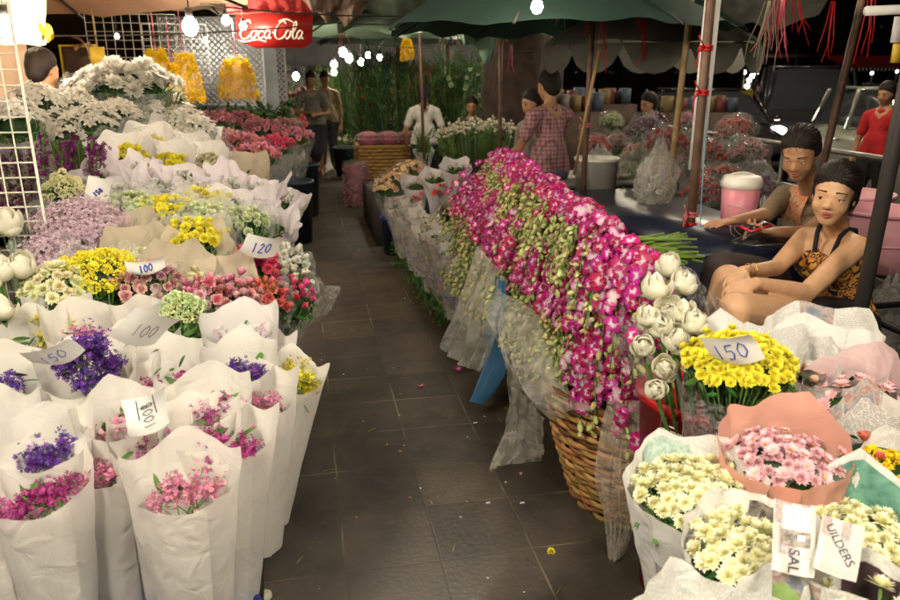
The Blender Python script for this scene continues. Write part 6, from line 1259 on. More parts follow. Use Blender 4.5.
hb = Q(391, 197, 9.4)*[1, 1, 0]; hp_ = simple_wicker(hb+A_(0, .2, 0), (.80, .50, .72), 'square yellow wicker hamper under three packs of pink blossoms')
for k in range(3):
    t = thing('blossom_pack', ('left', 'middle', 'right')[k]+' of three film packs of pink blossoms on the wicker hamper', 'flower pack', hb+A_(-.26+.26*k, .15, .72), group='packs of pink blossoms on the hamper'); P, D = dome_pts(160, .15, .05, 1.); blooms('blossoms', 'floret', 'candy', np.vstack([P+[0, 0, .10], P*[1, 1, .3]+[0, 0, .06]]), np.vstack([D, D]), 3.4, t)
    po('film_band', [lathe([(.12, 0), (.15, .03), (.155, .10), (.13, .15)], 18)], M['clear'], t); po('pack_core', [lathe([(.11, 0), (.13, .08), (.001, .12)], 14)], PM['candy'], t)
pb = Q(357, 203, 9.1)*[1, 1, 0]; t = thing('petal_bag', 'clear standing bag filled with pink and white blossoms', 'bag', pb); V = np.array([(.13*math.cos(a)*(1-.10*(z < .08)), .12*math.sin(a)*(1-.10*(z < .08)), z) for z in np.linspace(.02, .50, 14) for a in np.linspace(0, 6.28, 26)])
V = V+rng.normal(0, .008, V.shape); Dn = V*[1, 1, 0]; blooms('blossoms', 'carn', 'candy', V, Dn+[0, 0, .01], .85, t, .3); po('film', [lathe([(.12, 0), (.150, .05), (.155, .50), (.16, .56)], 26)], M['clear'], t); po('bag_core', [lathe([(.001, .01), (.11, .02), (.12, .48), (.001, .5)], 18)], PM['candy'], t)
for a in ((380, 118, 9.0, 9.9, 'tall'),): pass
def foliage_clump(px, py, Y, w, h, label, n=900, mat='leafdark', zb=0., kind='blade', name='foliage_bunch', accent=None, sc=.9, group='tall leafy bunches of the middle stalls', d=.35):
    p = Q(px, py, Y)*[1, 1, 0]; t = thing(name, label, 'foliage', p+A_(0, 0, zb), group=group); P = np.stack([rng.uniform(-w/2, w/2, n), rng.uniform(-d/2, d/2, n), rng.uniform(.05, h, n)*.92], 1); D = rng.normal(0, .45, (n, 3))+[0, -.2, .9]
    leaves('leaves', P, D, sc, M[mat], t, kind); po('stems', [tube([(x*.6, y*.6, 0), (x, y, h*.9)], .006, 4) for x, y in [(rng.uniform(-w/2, w/2), rng.uniform(-d/2, d/2)) for _ in range(24)]], M['stem'], t)
    if accent: k = rng.choice(n, accent[2]); blooms('blooms', accent[0], accent[1], P[k]-[0, d*.5, 0]*rng.uniform(.5, 1.2, (len(k), 1)), D[k]-[0, 1, 0], accent[3], t)
    return t
foliage_clump(384, 130, 10.6, .8, 1.95, 'tall dark leafy bunches with red blooms left of the person in white', 900, accent=('rose', 'red', 16, 1.8)); foliage_clump(405, 130, 10.2, .8, 1.8, 'tall dark leafy bunches with green spears behind the hamper', 900, accent=('rose', 'coral', 10, 1.4))
foliage_clump(440, 130, 9.4, .7, 1.75, 'dark leafy bunches right of the person in white', 800); foliage_clump(462, 128, 9.6, .6, 1.9, 'mixed green bunches with white buds by the trunk', 800, 'leaf', accent=('carn', 'limewhite', 60, 1.3)); foliage_clump(364, 120, 12.5, .6, 1.9, 'dim leafy bunches beyond the wicker hamper', 500)
foliage_clump(350, 112, 17.5, .9, 1.3, 'bright green bunch glowing under the far lights', 500, 'leaf', zb=.4); foliage_clump(349, 150, 13.0, .5, .6, 'small mixed bunch with cream blooms beside the hamper', 200, 'leaf', accent=('mum', 'cream', 40, 1.6), group=None)
t = foliage_clump(424, 160, 8.0, .16, .34, 'green bunch in a newspaper cone behind the red bowed bouquets', 160, 'leaf', zb=.62, sc=.5, group=None); W = Wrap(.36, .04, .10, .03, [(2.4, .04, .5)], 1, .02, 1.1, .01, 9.); W.mesh('newspaper', M['news3'], t, 36, 10).location.z = -.18
t = thing('flower_crate', 'low dark crates under the bunches beyond the newspaper row', 'crate', Q(425, 180, 7.6)*[1, 1, 0]); po('crate_body', [box((0, 0, .22), (1.2, 1.5, .44))], plain('dark_crate', (.035, .03, .028), .7), t, False)
# tree trunk
tr = thing('tree', 'thick brown tree trunk standing between the stalls', 'tree', Q(512, 130, 8.3)*[1, 1, 0]); V = []; bark = plain('brown_bark', (.045, .028, .02), .9, .4, 9, bump=1., bscale=14)
for i in range(28):
    a = 2*math.pi*i/28
    for j in range(20):
        z = j/19*4.2; r = .40-.05*math.sin(z*.9)+.12*max(0, .5-z)+.035*math.sin(5*a+z*.6)+.03*vn(math.cos(a)*3, math.sin(a)*3, z*1.3); V.append((r*math.cos(a)+.05*z*.4, r*math.sin(a), z))
obj('trunk', mesh('trunk', V, grid_faces(28, 20, True)), bark, tr); Pc = rng.normal(0, 1, (2600, 3))*[1.7, 1.7, .5]+[0, 0, 4.6]; leaves('crown', Pc, rng.normal(0, 1, (2600, 3)), 3., M['leafdark'], tr); po('limb', [tube([(.1, 0, 3.9), (-.9, .3, 4.5)], [.2, .08], 8)], bark, tr); po('limb', [tube([(.1, 0, 3.9), (1.1, .2, 4.7)], [.2, .08], 8)], bark, tr)
# packed pink carnations on the far left bench
for k, (px, py, Y, lab, cl) in enumerate(((212, 122, 7.4, 'pink carnation pack behind the handwritten white tag', 'candy'), (238, 122, 8.0, 'pink carnation pack at the back of the far left bench', 'candy'), (262, 130, 7.6, 'pink carnation pack in the middle of the far left bench', 'candy'), (285, 128, 8.4, 'pale pink pack at the far aisle corner', 'palepink'),
                                      (242, 146, 6.4, 'pink carnation pack right behind the kraft bag', 'candy'), (272, 148, 6.7, 'brightest pink carnation pack bulging over the aisle', 'hotpink'), (222, 142, 6.5, 'shaded pink carnation pack beside the white tag', 'palepink'), (256, 158, 6.0, 'low pink carnation pack above the kraft bag', 'candy'), (292, 138, 7.4, 'outermost pink carnation pack wrapped in clear film', 'candy'))):
    t, W = bouquet(Q(px, py, Y), lab, kind='carn', col=cl, mat='clear', nb=46, rt=.21, rb=.10, H=.44, dip=.03, dome=.07, sc=1.1, rf=1., lean=.2, head=.02, group='packs of pink carnations on the far left bench', cat='flower pack', name='carnation_pack', nu=48)
for a in ((268, 150, 6.2, .13, .6, 'dark bin under the bulging pink pack'), (290, 140, 7.2, .2, .6, 'dark bin at the aisle end of the far left bench'), (300, 130, 8.6, .2, .6, 'far dark bin at the left side of the aisle')):
    p = Q(a[0], a[1], a[2]); bucket(p[0], p[1], 0, .19, .6, plain('dark_bin_blue', (.02, .035, .05), .5), a[5], 'bin', 'dark bins along the left of the aisle')
foliage_clump(236, 110, 9.2, 1.3, .6, 'dark foliage bunch behind the pink carnation packs', 700, zb=.65, kind='leaf', sc=2., group=None); foliage_clump(285, 118, 9.8, .5, .4, 'red and orange blooms past the carnation packs', 100, zb=.7, kind='leaf', accent=('carn', 'coral', 60, 2.), group=None); foliage_clump(280, 100, 13., .9, .9, 'pink blossoms under the far lights at the left', 200, zb=.5, kind='leaf', accent=('carn', 'palepink', 90, 2.5), group=None)
# lattices, grids, marigold bags
def lattice(p, w, h, label, cell=.07, col=(.75, .76, .78)):
    t = thing('lattice_panel', label, 'lattice', p, group='white diamond lattices of the left stall'); mt = plain('white_lattice', col, .5); pr = []
    n = int((w+h)/cell)
    for k in range(n):
        for sgn in (1, -1):
            x0 = -w/2-h+k*cell*1.0; a = np.array([x0, 0]); b = np.array([x0+h, h]); t0 = max(0, (-w/2-x0)/h); t1 = min(1, (w/2-x0)/h)
            if t1 <= t0: continue
            P0, P1 = a+(b-a)*t0, a+(b-a)*t1; L_ = np.linalg.norm(P1-P0)
            if L_ < .03: continue
            pr.append(tube([(sgn*P0[0], .006*sgn, P0[1]), (sgn*P1[0], .006*sgn, P1[1])], .010, 4))
    po('slats', pr, mt, t, False); po('lattice_frame', [tube([(-w/2, 0, 0), (w/2, 0, 0), (w/2, 0, h), (-w/2, 0, h), (-w/2, 0, 0)], .02, 4)], mt, t, False); return t
lattice(Q(218, 105, 9.6), 1.15, 1.0, 'white diamond lattice behind the hanging marigold bags'); t = thing('pale_screen', 'pale bluish screen wall behind the diamond lattice', 'screen', Q(222, 105, 10.4)); po('screen_cloth', [box((0, 0, .5), (1.5, .03, 1.2))], plain('pale_screen', (.55, .60, .66), .8, .2, 2), t, False); hanging_bulb(Q(205, 40, 10.0), 200, 'lit bulb between the diamond lattice and the pale screen', .035)
lattice(Q(262, 100, 11.0), .7, .95, 'white diamond lattice beneath the red drinks sign')
wire_grid(Q(136, 66, 6.0), .62, .36, .06, 'grey wire grid hung under the peach umbrella', r=.003, col=(.45, .45, .42)); wire_grid(Q(180, 82, 6.6), .5, .45, .06, 'grey wire grid behind the left marigold bags', r=.003, col=(.5, .5, .5)); wire_grid(Q(203, 115, 6.9), .28, .26, .045, 'small dark wire grid low beside the pink packs', r=.003, col=(.12, .12, .12))
def marigold_bag(px, py, Y, w, h, label):
    p = Q(px, py, Y); t = thing('marigold_bag', label, 'flower bag', p, group='bags of marigold garlands'); P, D = [], []
    for k in range(110):
        a = rng.random()*6.28; z = rng.random(); ww = w*(.35+.65*(1-z)**.5)*.5; P.append((ww*math.cos(a), .45*ww*math.sin(a), -h*.5+z*h)); D.append((math.cos(a), math.sin(a)-.5, .3))
    blooms('marigolds', 'pom', 'marigold', np.array(P), np.array(D), 1.25, t); po('bag_core', [lathe([(.001, -h*.5), (w*.42, -h*.48), (w*.32, h*.1), (w*.12, h*.48)], 14)], PM['marigold'], t).scale = (1, .45, 1)
    fl = po('film', [lathe([(.001, -h*.56), (w*.54, -h*.52), (w*.44, 0), (w*.2, h*.5), (w*.30, h*.62)], 22)], M['clear'], t); fl.scale = (1, .55, 1); po('cord', [tube([(0, 0, h*.5), (0, 0, h*.5+.3)], .004, 4)], M['pinkrib'], t)
marigold_bag(237, 79, 6.2, .30, .30, 'brightest orange marigold bag hanging over the pink packs'); marigold_bag(185, 78, 5.6, .22, .30, 'orange marigold bag hanging left of the lattice'); marigold_bag(157, 66, 5.7, .18, .20, 'partly hidden marigold bag above the chrysanthemum fan'); marigold_bag(407, 50, 9.0, .14, .22, 'small orange marigold bag hanging among the far umbrellas')
marigold_bag(173, 84, 5.8, .16, .26, 'narrow marigold bag between two wider ones')
# left back wall, shelves, ornaments
bw = plain('dark_brown_wall', (.055, .030, .020), .85, .3, 3)
t = thing('stall_wall', 'dark brown back wall of the left stall', 'wall', (-3.9, 7.0, 0)); po('boards', [box((0, 0, 1.4), (.06, 7., 2.8))], bw, t, False); t = thing('stall_wall', 'dark end wall of the left stall below the peach umbrella', 'wall', (-3.1, 7.6, 0)); po('boards', [box((0, 0, 1.4), (1.6, .06, 2.8))], bw, t, False)
yl = plain('yellow_paint', (.62, .42, .03), .5)
t = thing('picture_frame', 'yellow edged frame on the dark wall of the left stall', 'frame', Q(76, 68, 6.2)); po('moulding', [tube([(-.09, 0, -.16), (-.09, 0, .16), (.16, 0, .16)], .012, 4)], yl, t, False); po('mat_board', [box((.03, .02, 0), (.24, .01, .30))], bw, t, False)
t = thing('hanging_ornament', 'yellow hanging ornament box beside the wire grid under the umbrella', 'ornament', Q(98, 58, 5.8)); po('ornament_box', [box((0, 0, 0), (.09, .05, .15))], yl, t, False); po('tassel', [lathe([(.012, -.20), (.02, -.08), (.003, -.07)], 8)], M['redrib'], t); po('cord', [tube([(0, 0, .07), (0, 0, .4)], .003, 4)], yl, t)
t = thing('cloth_bow', 'yellow knotted cloth hanging by the top of the wire grid', 'ornament', Q(42, 22, 4.6)); ribbon_bow((0, 0, 0), .09, t, 'marib') if False else po('knot', [(V_ @ rotm('z', a).T, F_, g_) for a in (0, 1.3, 2.6, 3.9, 5.2) for V_, F_, g_ in [petal(.11, .07, 5, 3, rng.uniform(-1.2, .8), -.6, .4)]], yl, t)
t = thing('cloth_bow', 'pink and gold cloth rosette beside the yellow ornament', 'ornament', Q(84, 44, 6.1)); po('knot', [(V_ @ rotm('z', a).T, F_, g_) for a in (0, 1.3, 2.6, 3.9, 5.2) for V_, F_, g_ in [petal(.10, .06, 5, 3, rng.uniform(-1.2, .8), -.6, .4)]], plain('rosette_cloth', (.62, .38, .2), .7), t)
t = thing('basket_handle', 'arched cane handle of a basket standing behind the lilies', 'basket', Q(62, 112, 5.4)*[1, 1, 0]+[0, 0, 1.12]); po('hoop', [tube([(.16*math.cos(a), 0, .20*math.sin(a)) for a in np.linspace(0, math.pi, 20)], .010, 6)], bamboo, t); po('basket_bowl', [lathe([(.001, -.14), (.10, -.14), (.17, 0), (.16, 0), (.09, -.13)], 20)], bamboo, t)
# lit yellow cloth at the top left, behind the grid
t = thing('yellow_awning', 'pale yellow cloth lit by a bulb behind the wire grid', 'awning', Q(8, 28, 4.6)); loft('cloth', [[(-.5, .1, .22), (.22, 0, .20)], [(-.5, .0, .05), (.20, -.02, .02)], [(-.5, -.02, -.06), (.19, -.02, -.09)]], plain('yellow_cloth', (.75, .62, .30), .8, .1, transl=.4), t, 16, 10, .01, 5)
t = thing('curtain', 'beige cloth hanging behind the wire grid at the left edge', 'cloth', Q(5, 80, 5.4)); loft('cloth', [[(-.5, 0, .25), (.16, 0, .25)], [(-.5, 0, -.35), (.14, 0, -.35)]], plain('beige_cloth', (.60, .42, .28), .85, .15), t, 14, 8, .015, 5)
# drinks sign
sp = Q(275, 29, 6.4); sg = thing('sign_board', 'red board with white script hanging over the aisle', 'sign', sp, R_(-4)); redp = plain('sign_red', (.34, .015, .012), .45, .12, 6)
po('panel', [(np.array([(x, y, z) for y in (-.01, .01) for x, z in ((-.30, -.09), (-.16, -.145), (.22, -.145), (.29, -.10), (.31, .13), (-.30, .10))]), np.array([(0, 1, 4, 5), (1, 2, 3, 4), (11, 10, 7, 6), (10, 9, 8, 7), (6, 7, 1, 0), (7, 8, 2, 1), (8, 9, 3, 2), (9, 10, 4, 3), (10, 11, 5, 4), (11, 6, 0, 5)]), np.zeros(12))], redp, sg, False)
po('top_bar', [tube([(-.34, 0, .115), (.36, 0, .15)], .012, 6)], rust, sg)
for x in (-.22, .22): po('hanging_wire', [tube([(x, 0, .12), (x, 0, .7)], .004, 4)], rust, sg)
def script(strokes, s, ox, oz, w):
    pr = []
    for st_ in strokes:
        P = np.array(st_, float); q = np.linspace(0, len(P)-1, len(P)*5); i = np.minimum(q.astype(int), len(P)-2); f = (q-i)[:, None]; G = lambda a: P[np.clip(i+a, 0, len(P)-1)]
        C = .5*(2*G(0)+(G(1)-G(-1))*f+(2*G(-1)-5*G(0)+4*G(1)-G(2))*f**2+(-G(-1)+3*G(0)-3*G(1)+G(2))*f**3); ww = w*(.55+.45*np.abs(np.sin(np.linspace(0, 6.3*len(P)/6, len(C)))))
        pr.append(tube([(ox+(x+.18*z)*s, -.014, oz+z*s) for x, z in C], ww, 5))
    return pr
def sc_C(x): return [(x+1.25, 1.75), (x+1.1, 2.1), (x+.7, 2.1), (x+.2, 1.4), (x+.05, .6), (x+.4, 0), (x+1., .1), (x+1.35, .5)]
def sc_o(x): return [(x+.75, .95), (x+.35, .95), (x+.15, .45), (x+.4, .02), (x+.75, .35), (x+.75, .95), (x+1.0, .8)]
def sc_c(x): return [(x+.75, .8), (x+.5, 1.0), (x+.15, .5), (x+.4, .02), (x+.85, .3)]
def sc_a(x): return [(x+.75, .9), (x+.4, 1.), (x+.12, .5), (x+.35, .02), (x+.7, .4), (x+.78, .95), (x+.75, .2), (x+1.0, .1)]
def sc_l(x): return [(x+.1, .3), (x+.55, 1.6), (x+.4, 2.1), (x+.2, 1.6), (x+.25, .3), (x+.5, .02), (x+.75, .3)]
stk = [sc_C(0), sc_o(1.25), sc_c(2.15), sc_a(2.95), [(3.95, .75), (4.35, .75)], sc_C(4.3), sc_o(5.5), sc_l(6.35), sc_a(6.95), [(-.1, -.15), (.8, -.35), (2.2, -.1), (3.4, -.35)], [(4.6, 2.1), (5.6, 2.35), (6.6, 1.9)]]
po('script_lettering', script(stk, .064, -.285, -.075, .0085), plain('sign_cream', (.50, .45, .37), .5), sg)
# far stall bins / wall glow at the aisle end
t = thing('shop_wall', 'pale lit shop wall closing the far end of the aisle', 'wall', (2.6, 24, 0)); po('wall_face', [box((0, 0, 1.6), (12, .2, 3.2))], plain('pale_shop_wall', (.45, .46, .46), .8, .3, 1.2), t, False)
for k, x in enumerate((-1.4, -.5, .5, 1.4, 2.3)):
    lab = ('far left', 'left', 'middle', 'right', 'far right')[k]; t = thing('shop_shelf', lab+' shelf unit of the lit far shop', 'shelf', (1.2+x, 21.5, 0), group='shelves of the far shop'); po('shelf_frame', [box((0, 0, .9), (.8, .3, 1.8))], plain('shelf_%d' % k, [(.3, .32, .36), (.16, .22, .12), (.42, .36, .34), (.12, .2, .3), (.3, .14, .1)][k], .8, .5, 9), t, False)
    P = rng.uniform(-1, 1, (60, 3))*[.38, .06, .8]+[0, -.2, .95]; blooms('goods', 'carn', ['white', 'limewhite', 'palepink', 'cream', 'coral'][k], P, P*0+[0, -1, .3]+rng.normal(0, .3, P.shape), 3., t)
foliage_clump(302, 110, 15., .5, 1.1, 'grey green bunch left of the walking people', 160, zb=.3, group=None); bucket(*(Q(372, 150, 13.5)*[1, 1, 0])[:2], 0, .28, .5, plain('pale_blue_tub', (.3, .35, .42), .5), 'pale blue tub beyond the clear bag of blossoms', 'tub', None)
bucket(*(Q(346, 160, 12.0)*[1, 1, 0])[:2], 0, .2, .45, plain('dark_bin_blue', (.02, .035, .05), .5), 'dark bin beside the walking people', 'bin', None)
# ================================================================ UMBRELLAS, TARPS
def umbrella(cx, cy, zr, zt, R, mat, label, n=8, rot=0., pole_=True, flap=.0, ribm=None, flapn=6):
    t = thing('market_umbrella', label, 'umbrella', (cx, cy, 0), rot, 'market umbrellas over the stalls'); V, F = [(0, 0, zt)], []; m = 10
    for k in range(n):
        for i in range(m):
            a = 2*math.pi*(k+i/m)/n; c = math.cos(math.pi/n)/math.cos((i/m-.5)*2*math.pi/n) if False else 1-.05*math.sin(math.pi*i/m)
            for j in (1, 2, 3): V.append((R*c*j/3*math.cos(a)*(1+.04*vn(k*1.7+i*.5, j, cx)), R*c*j/3*math.sin(a), zt+(zr-zt)*(j/3)**1.15+.03*math.sin(math.pi*i/m)*j/3+.05*vn(k+i*.37, j*.8, cy)))
    N_ = n*m; idx = lambda k, j: 1+(k % N_)*3+j-1
    for k in range(N_): F += [(0, idx(k, 1), idx(k+1, 1)), (idx(k, 1), idx(k, 2), idx(k+1, 2), idx(k+1, 1)), (idx(k, 2), idx(k, 3), idx(k+1, 3), idx(k+1, 2))]
    obj('canopy', mesh('canopy', V, F), mat, t); po('ribs', [tube([(0, 0, zt-.03), (R*.5*math.cos(a), R*.5*math.sin(a), zt+(zr-zt)*.45-.02), (R*math.cos(a), R*math.sin(a), zr-.01)], .010, 5) for a in 2*math.pi*np.arange(n)/n], ribm or darkst, t)
    if pole_: po('struts', [tube([(0, 0, zt-.75), (R*.5*math.cos(a), R*.5*math.sin(a), zt+(zr-zt)*.45-.02)], .008, 5) for a in 2*math.pi*np.arange(n)/n], ribm or darkst, t)
    if pole_: po('mast', [tube([(0, 0, 0), (0, 0, zt)], .022, 8)], ribm or darkst, t)
    if flap:
        V, F = [], []
        for k in range(n*flapn):      # lobed valance
            for i in range(7):
                a = 2*math.pi*(k+i/6)/(n*flapn); d = flap*math.sin(math.pi*i/6)**.6
                V += [(R*math.cos(a)*.985, R*math.sin(a)*.985, zr), (R*math.cos(a)*1.0, R*math.sin(a)*1.0, zr-.02-d)]
            b0 = k*14; F += [(b0+2*i, b0+2*i+1, b0+2*i+3, b0+2*i+2) for i in range(6)]
        obj('valance', mesh('valance', V, F), mat, t)
    return t
cl = lambda n, c, tr=.35: plain(n, c, .85, .12, 5, transl=tr, bump=.2, bscale=9)
umbrella(-1.85, 4.35, 1.98, 2.55, 1.65, cl('peach_canvas', (.62, .40, .27)), 'peach canvas umbrella over the left stall', 6, .3, False)
umbrella(-1.15, 6.3, 2.12, 2.7, 1.15, cl('cream_canvas', (.66, .48, .32)), 'cream canvas umbrella beside the red drinks sign', 6, .1, False)
gn = cl('green_canvas', (.022, .055, .04)); gn2 = cl('faded_green_canvas', (.13, .19, .14)); gy = cl('grey_canvas', (.13, .13, .11)); dg_ = cl('dim_grey_canvas', (.13, .125, .11))
umbrella(1.75, 5.0, 1.86, 2.45, 1.2, gn, 'dark green umbrella over the orchid heap', 8, .25, False); umbrella(1.15, 7.6, 1.98, 2.6, 1.5, gn2, 'faded green umbrella left of the tree trunk', 8, 0, False, ribm=rust); umbrella(1.6, 10.8, 2.0, 2.7, 1.5, gn2, 'far green umbrella above the leafy bunches', 8, .2, False)
umbrella(2.75, 5.7, 1.80, 2.3, .85, gy, 'grey umbrella with big hanging lobes behind the poles', 6, .4, False, flap=.19, flapn=2, ribm=rust); umbrella(3.5, 3.9, 2.22, 2.6, 1.4, dg_, 'dim grey umbrella at the top right', 8, .1, False); umbrella(.2, 9.2, 2.28, 2.7, 1.3, cl('beige_canvas', (.42, .36, .27)), 'beige umbrella over the middle of the aisle', 6, .5, False)
t = thing('tarpaulin', 'crumpled beige tarpaulin strung over the aisle', 'tarpaulin', (.1, 6.6, 2.25)); loft('sheet', [[(-.6, -.3, .02), (0, -.35, -.06), (.75, -.3, .0)], [(-.6, .2, .05), (0, .2, -.08), (.7, .2, .02)], [(-.5, .9, .04), (0, 1., -.10), (.8, .9, .03)]], cl('beige_tarp', (.40, .34, .25)), t, 24, 16, .02, 3)
for a in (('frayed green tarpaulin sagging between the red sign and the first pole', [[Q(330, -20, 5.6), Q(400, -25, 5.4), Q(500, -30, 5.2)], [Q(335, 6, 6.4), Q(400, 12, 6.2), Q(480, 6, 6.)], [Q(338, 30, 7.2), Q(410, 34, 7.), Q(476, 26, 6.8)]], (.20, .27, .20), 1.), ('torn grey green sheet strung left of the trunk', [[Q(430, 0, 6.2), Q(520, -8, 6.)], [Q(440, 22, 6.8), Q(500, 30, 6.6)], [Q(452, 32, 7.2), Q(490, 62, 7.)]], (.12, .20, .15), 2.),
          ('grey plastic sheet sagging over the second pole at the right', [[Q(640, -30, 4.4), Q(740, -30, 4.3), Q(840, -30, 4.2)], [Q(650, 0, 5.), Q(740, 5, 4.9), Q(830, 0, 4.8)], [Q(665, 18, 5.5), Q(740, 30, 5.4), Q(815, 22, 5.2)]], (.16, .16, .14), 3.), ('crumpled dark red and beige sheet by the red sign', [[Q(300, -15, 5.6), Q(372, -20, 5.5)], [Q(305, 6, 6.), Q(368, 4, 6.)], [Q(318, 16, 6.4), Q(358, 22, 6.3)]], (.38, .28, .22), 4.)):
    o_ = np.asarray(a[1][0][0]); t = thing('tarpaulin', a[0], 'tarpaulin', o_); loft('sheet', [[np.asarray(p)-o_ for p in c] for c in a[1]], cl('tarp_%.0f' % a[3], a[2]), t, 46, 30, .03, 2, a[3])
t = thing('roof', 'low dark corrugated roof over the far end of the aisle', 'roof', (.2, 13, 0)); po('roof_sheet', [box((0, 2.5, 2.42), (5, 7, .05))], plain('dark_roof', (.04, .042, .045), .8), t, False)
for y in (-.7, .6, 2., 3.4): po('beam', [box((0, y, 2.34), (5, .08, .10))], rust, t, False)
for x, y in ((-2., -.8), (2.2, -.8), (-2., 5.5), (2.2, 5.5)): po('post', [box((x, y, 1.2), (.08, .08, 2.4))], rust, t, False)
t = thing('folded_awning', 'ragged red awning strip above the red drinks sign', 'awning', Q(270, 6, 6.3)); loft('cloth', [[(-.35, 0, .05), (.32, 0, .10)], [(-.33, .03, -.03), (.35, .02, .0)], [(-.36, .0, -.06), (.36, 0, -.04)]], cl('red_awning', (.45, .04, .04)), t, 24, 8, .02, 6)
t = thing('paper_fan', 'pale oval card hanging beside the thin pole', 'card', Q(508, 22, 6.4)); po('oval', [(np.array([(0.085*math.cos(a)*.8, y, .15*math.sin(a)) for y in (-.003, .003) for a in np.linspace(0, 6.283, 24, endpoint=False)]), np.array([(i, (i+1) % 24, 24+(i+1) % 24, 24+i) for i in range(24)]+[(0, i, i+1, i+2) for i in range(1, 22, 2)]+[(24, 24+i+2, 24+i+1, 24+i) for i in range(1, 22, 2)]), np.zeros(48))], plain('tan_card', (.5, .33, .2), .7), t); po('cord', [tube([(0, 0, .14), (0, 0, .5)], .003, 4)], rust, t)
# ribbon tails and strings
def ribbons(px, py, Y, L, label, n=5, mat='redrib', s=.05):
    p = Q(px, py, Y); t = thing('ribbon_tails', label, 'ribbons', p, group='ribbon tails hanging from the umbrellas'); parts = []
    for k in range(n):
        x, y = rng.uniform(-s, s), rng.uniform(-s, s); l = L*rng.uniform(.5, 1.1); parts.append(tube([(x*.3, y*.3, .12), (x*.6, y*.6, 0), (x+rng.uniform(-.02, .02), y, -l*.5), (x*1.3+rng.uniform(-.03, .03), y, -l)], .0032, 4))
    po('strands', parts, M[mat], t)
M['pale'] = plain('pale_ribbon', (.5, .42, .30), .6, transl=.2)
for a in ((588, 8, 4.9, .30, 'red ribbon tails beside the red balloon'), (602, 30, 4.7, .28, 'red ribbon tails below the red balloon'), (494, 28, 6.3, .10, 'short pink tuft on the thin pole before the trunk'), (556, 6, 5.4, .12, 'red tails left of the big bulb'), (640, 6, 4.8, .18, 'red strand in front of the grey lobes'),
          (644, 38, 4.9, .16, 'two red strands hanging off the grey umbrella'), (778, 18, 4.2, .24, 'thick tangle of pink and pale ribbon tails at the top right'), (790, 10, 4.3, .20, 'loose tails beside the thick ribbon tangle'), (830, 22, 4.2, .28, 'red strand left of the slanting brown pole'), (870, 2, 3.6, .3, 'red strand under the white lamp housing'), (510, 60, 6.1, .12, 'thin pink strands in front of the trunk'), (463, 12, 6.4, .12, 'pink strands under the green umbrella'), (343, 22, 7.4, .3, 'tattered strands over the far aisle')):
    ribbons(*a, n=10 if 'thick' in a[4] else 4, mat='pinkrib' if ('pink' in a[4] or 'tatter' in a[4]) else 'redrib', s=.1 if 'thick' in a[4] else .04)
for a in ((768, 22, 4.25, .28, 'pale fringe of strings left of the ribbon tangle'), (575, 5, 5., .14, 'pale yellow tails near the big bulb'), (452, 26, 6.5, .2, 'pale strands beneath the green umbrella')): ribbons(*a, n=9, mat='pale', s=.10)
t = thing('balloon', 'red balloon hanging on the grey pole at the top', 'balloon', Q(597, 0, 4.8)); po('rubber', [sph((0, 0, .02), (.055, .055, .075), 18, 14)], plain('red_balloon', (.7, .02, .02), .2, transl=.3), t); po('knot', [lathe([(.002, -.055), (.012, -.075), (.002, -.07)], 8)], plain('red_balloon', (.7, .02, .02), .2), t)
# overhead wires
for k, (a, b, sg_) in enumerate(((Q(40, 36, 5.0), Q(420, 12, 6.8), .05), (Q(200, 4, 5.0), Q(500, 10, 6.5), .06), (Q(300, 20, 7.0), Q(600, 2, 4.9), .08), (Q(380, 45, 9.), Q(560, 50, 7.), .03))):
    tag(po('overhead_wire', [tube(hang(a, b, sg_, 16), .005, 5)], darkst), ('wire sagging from the left stall to the aisle lamps', 'wire over the aisle in front of the red sign', 'wire crossing under the green umbrellas', 'low wire among the far umbrellas')[k], 'wire', 'overhead wires')
# lamp housing and price boards at top right
t = thing('lamp_housing', 'white lamp housing jutting in at the top right corner', 'lamp', Q(888, 9, 3.3)); po('housing', [tube([(-.12, 0, -.01), (.5, 0, .02)], .022, 8)], plain('lamp_housing', (.75, .75, .72), .5), t); po('bracket', [tube([(.2, 0, 0), (.2, 0, .8)], .008, 5)], rust, t)
t = thing('hanging_packets', 'yellow and white packets hanging below the lamp housing', 'packet', Q(897, 36, 3.3)); po('white_packet', [box((0, 0, .03), (.05, .02, .12))], M['paperwhite'], t, False); po('yellow_packet', [box((.02, 0, -.08), (.05, .02, .09))], yl, t, False)
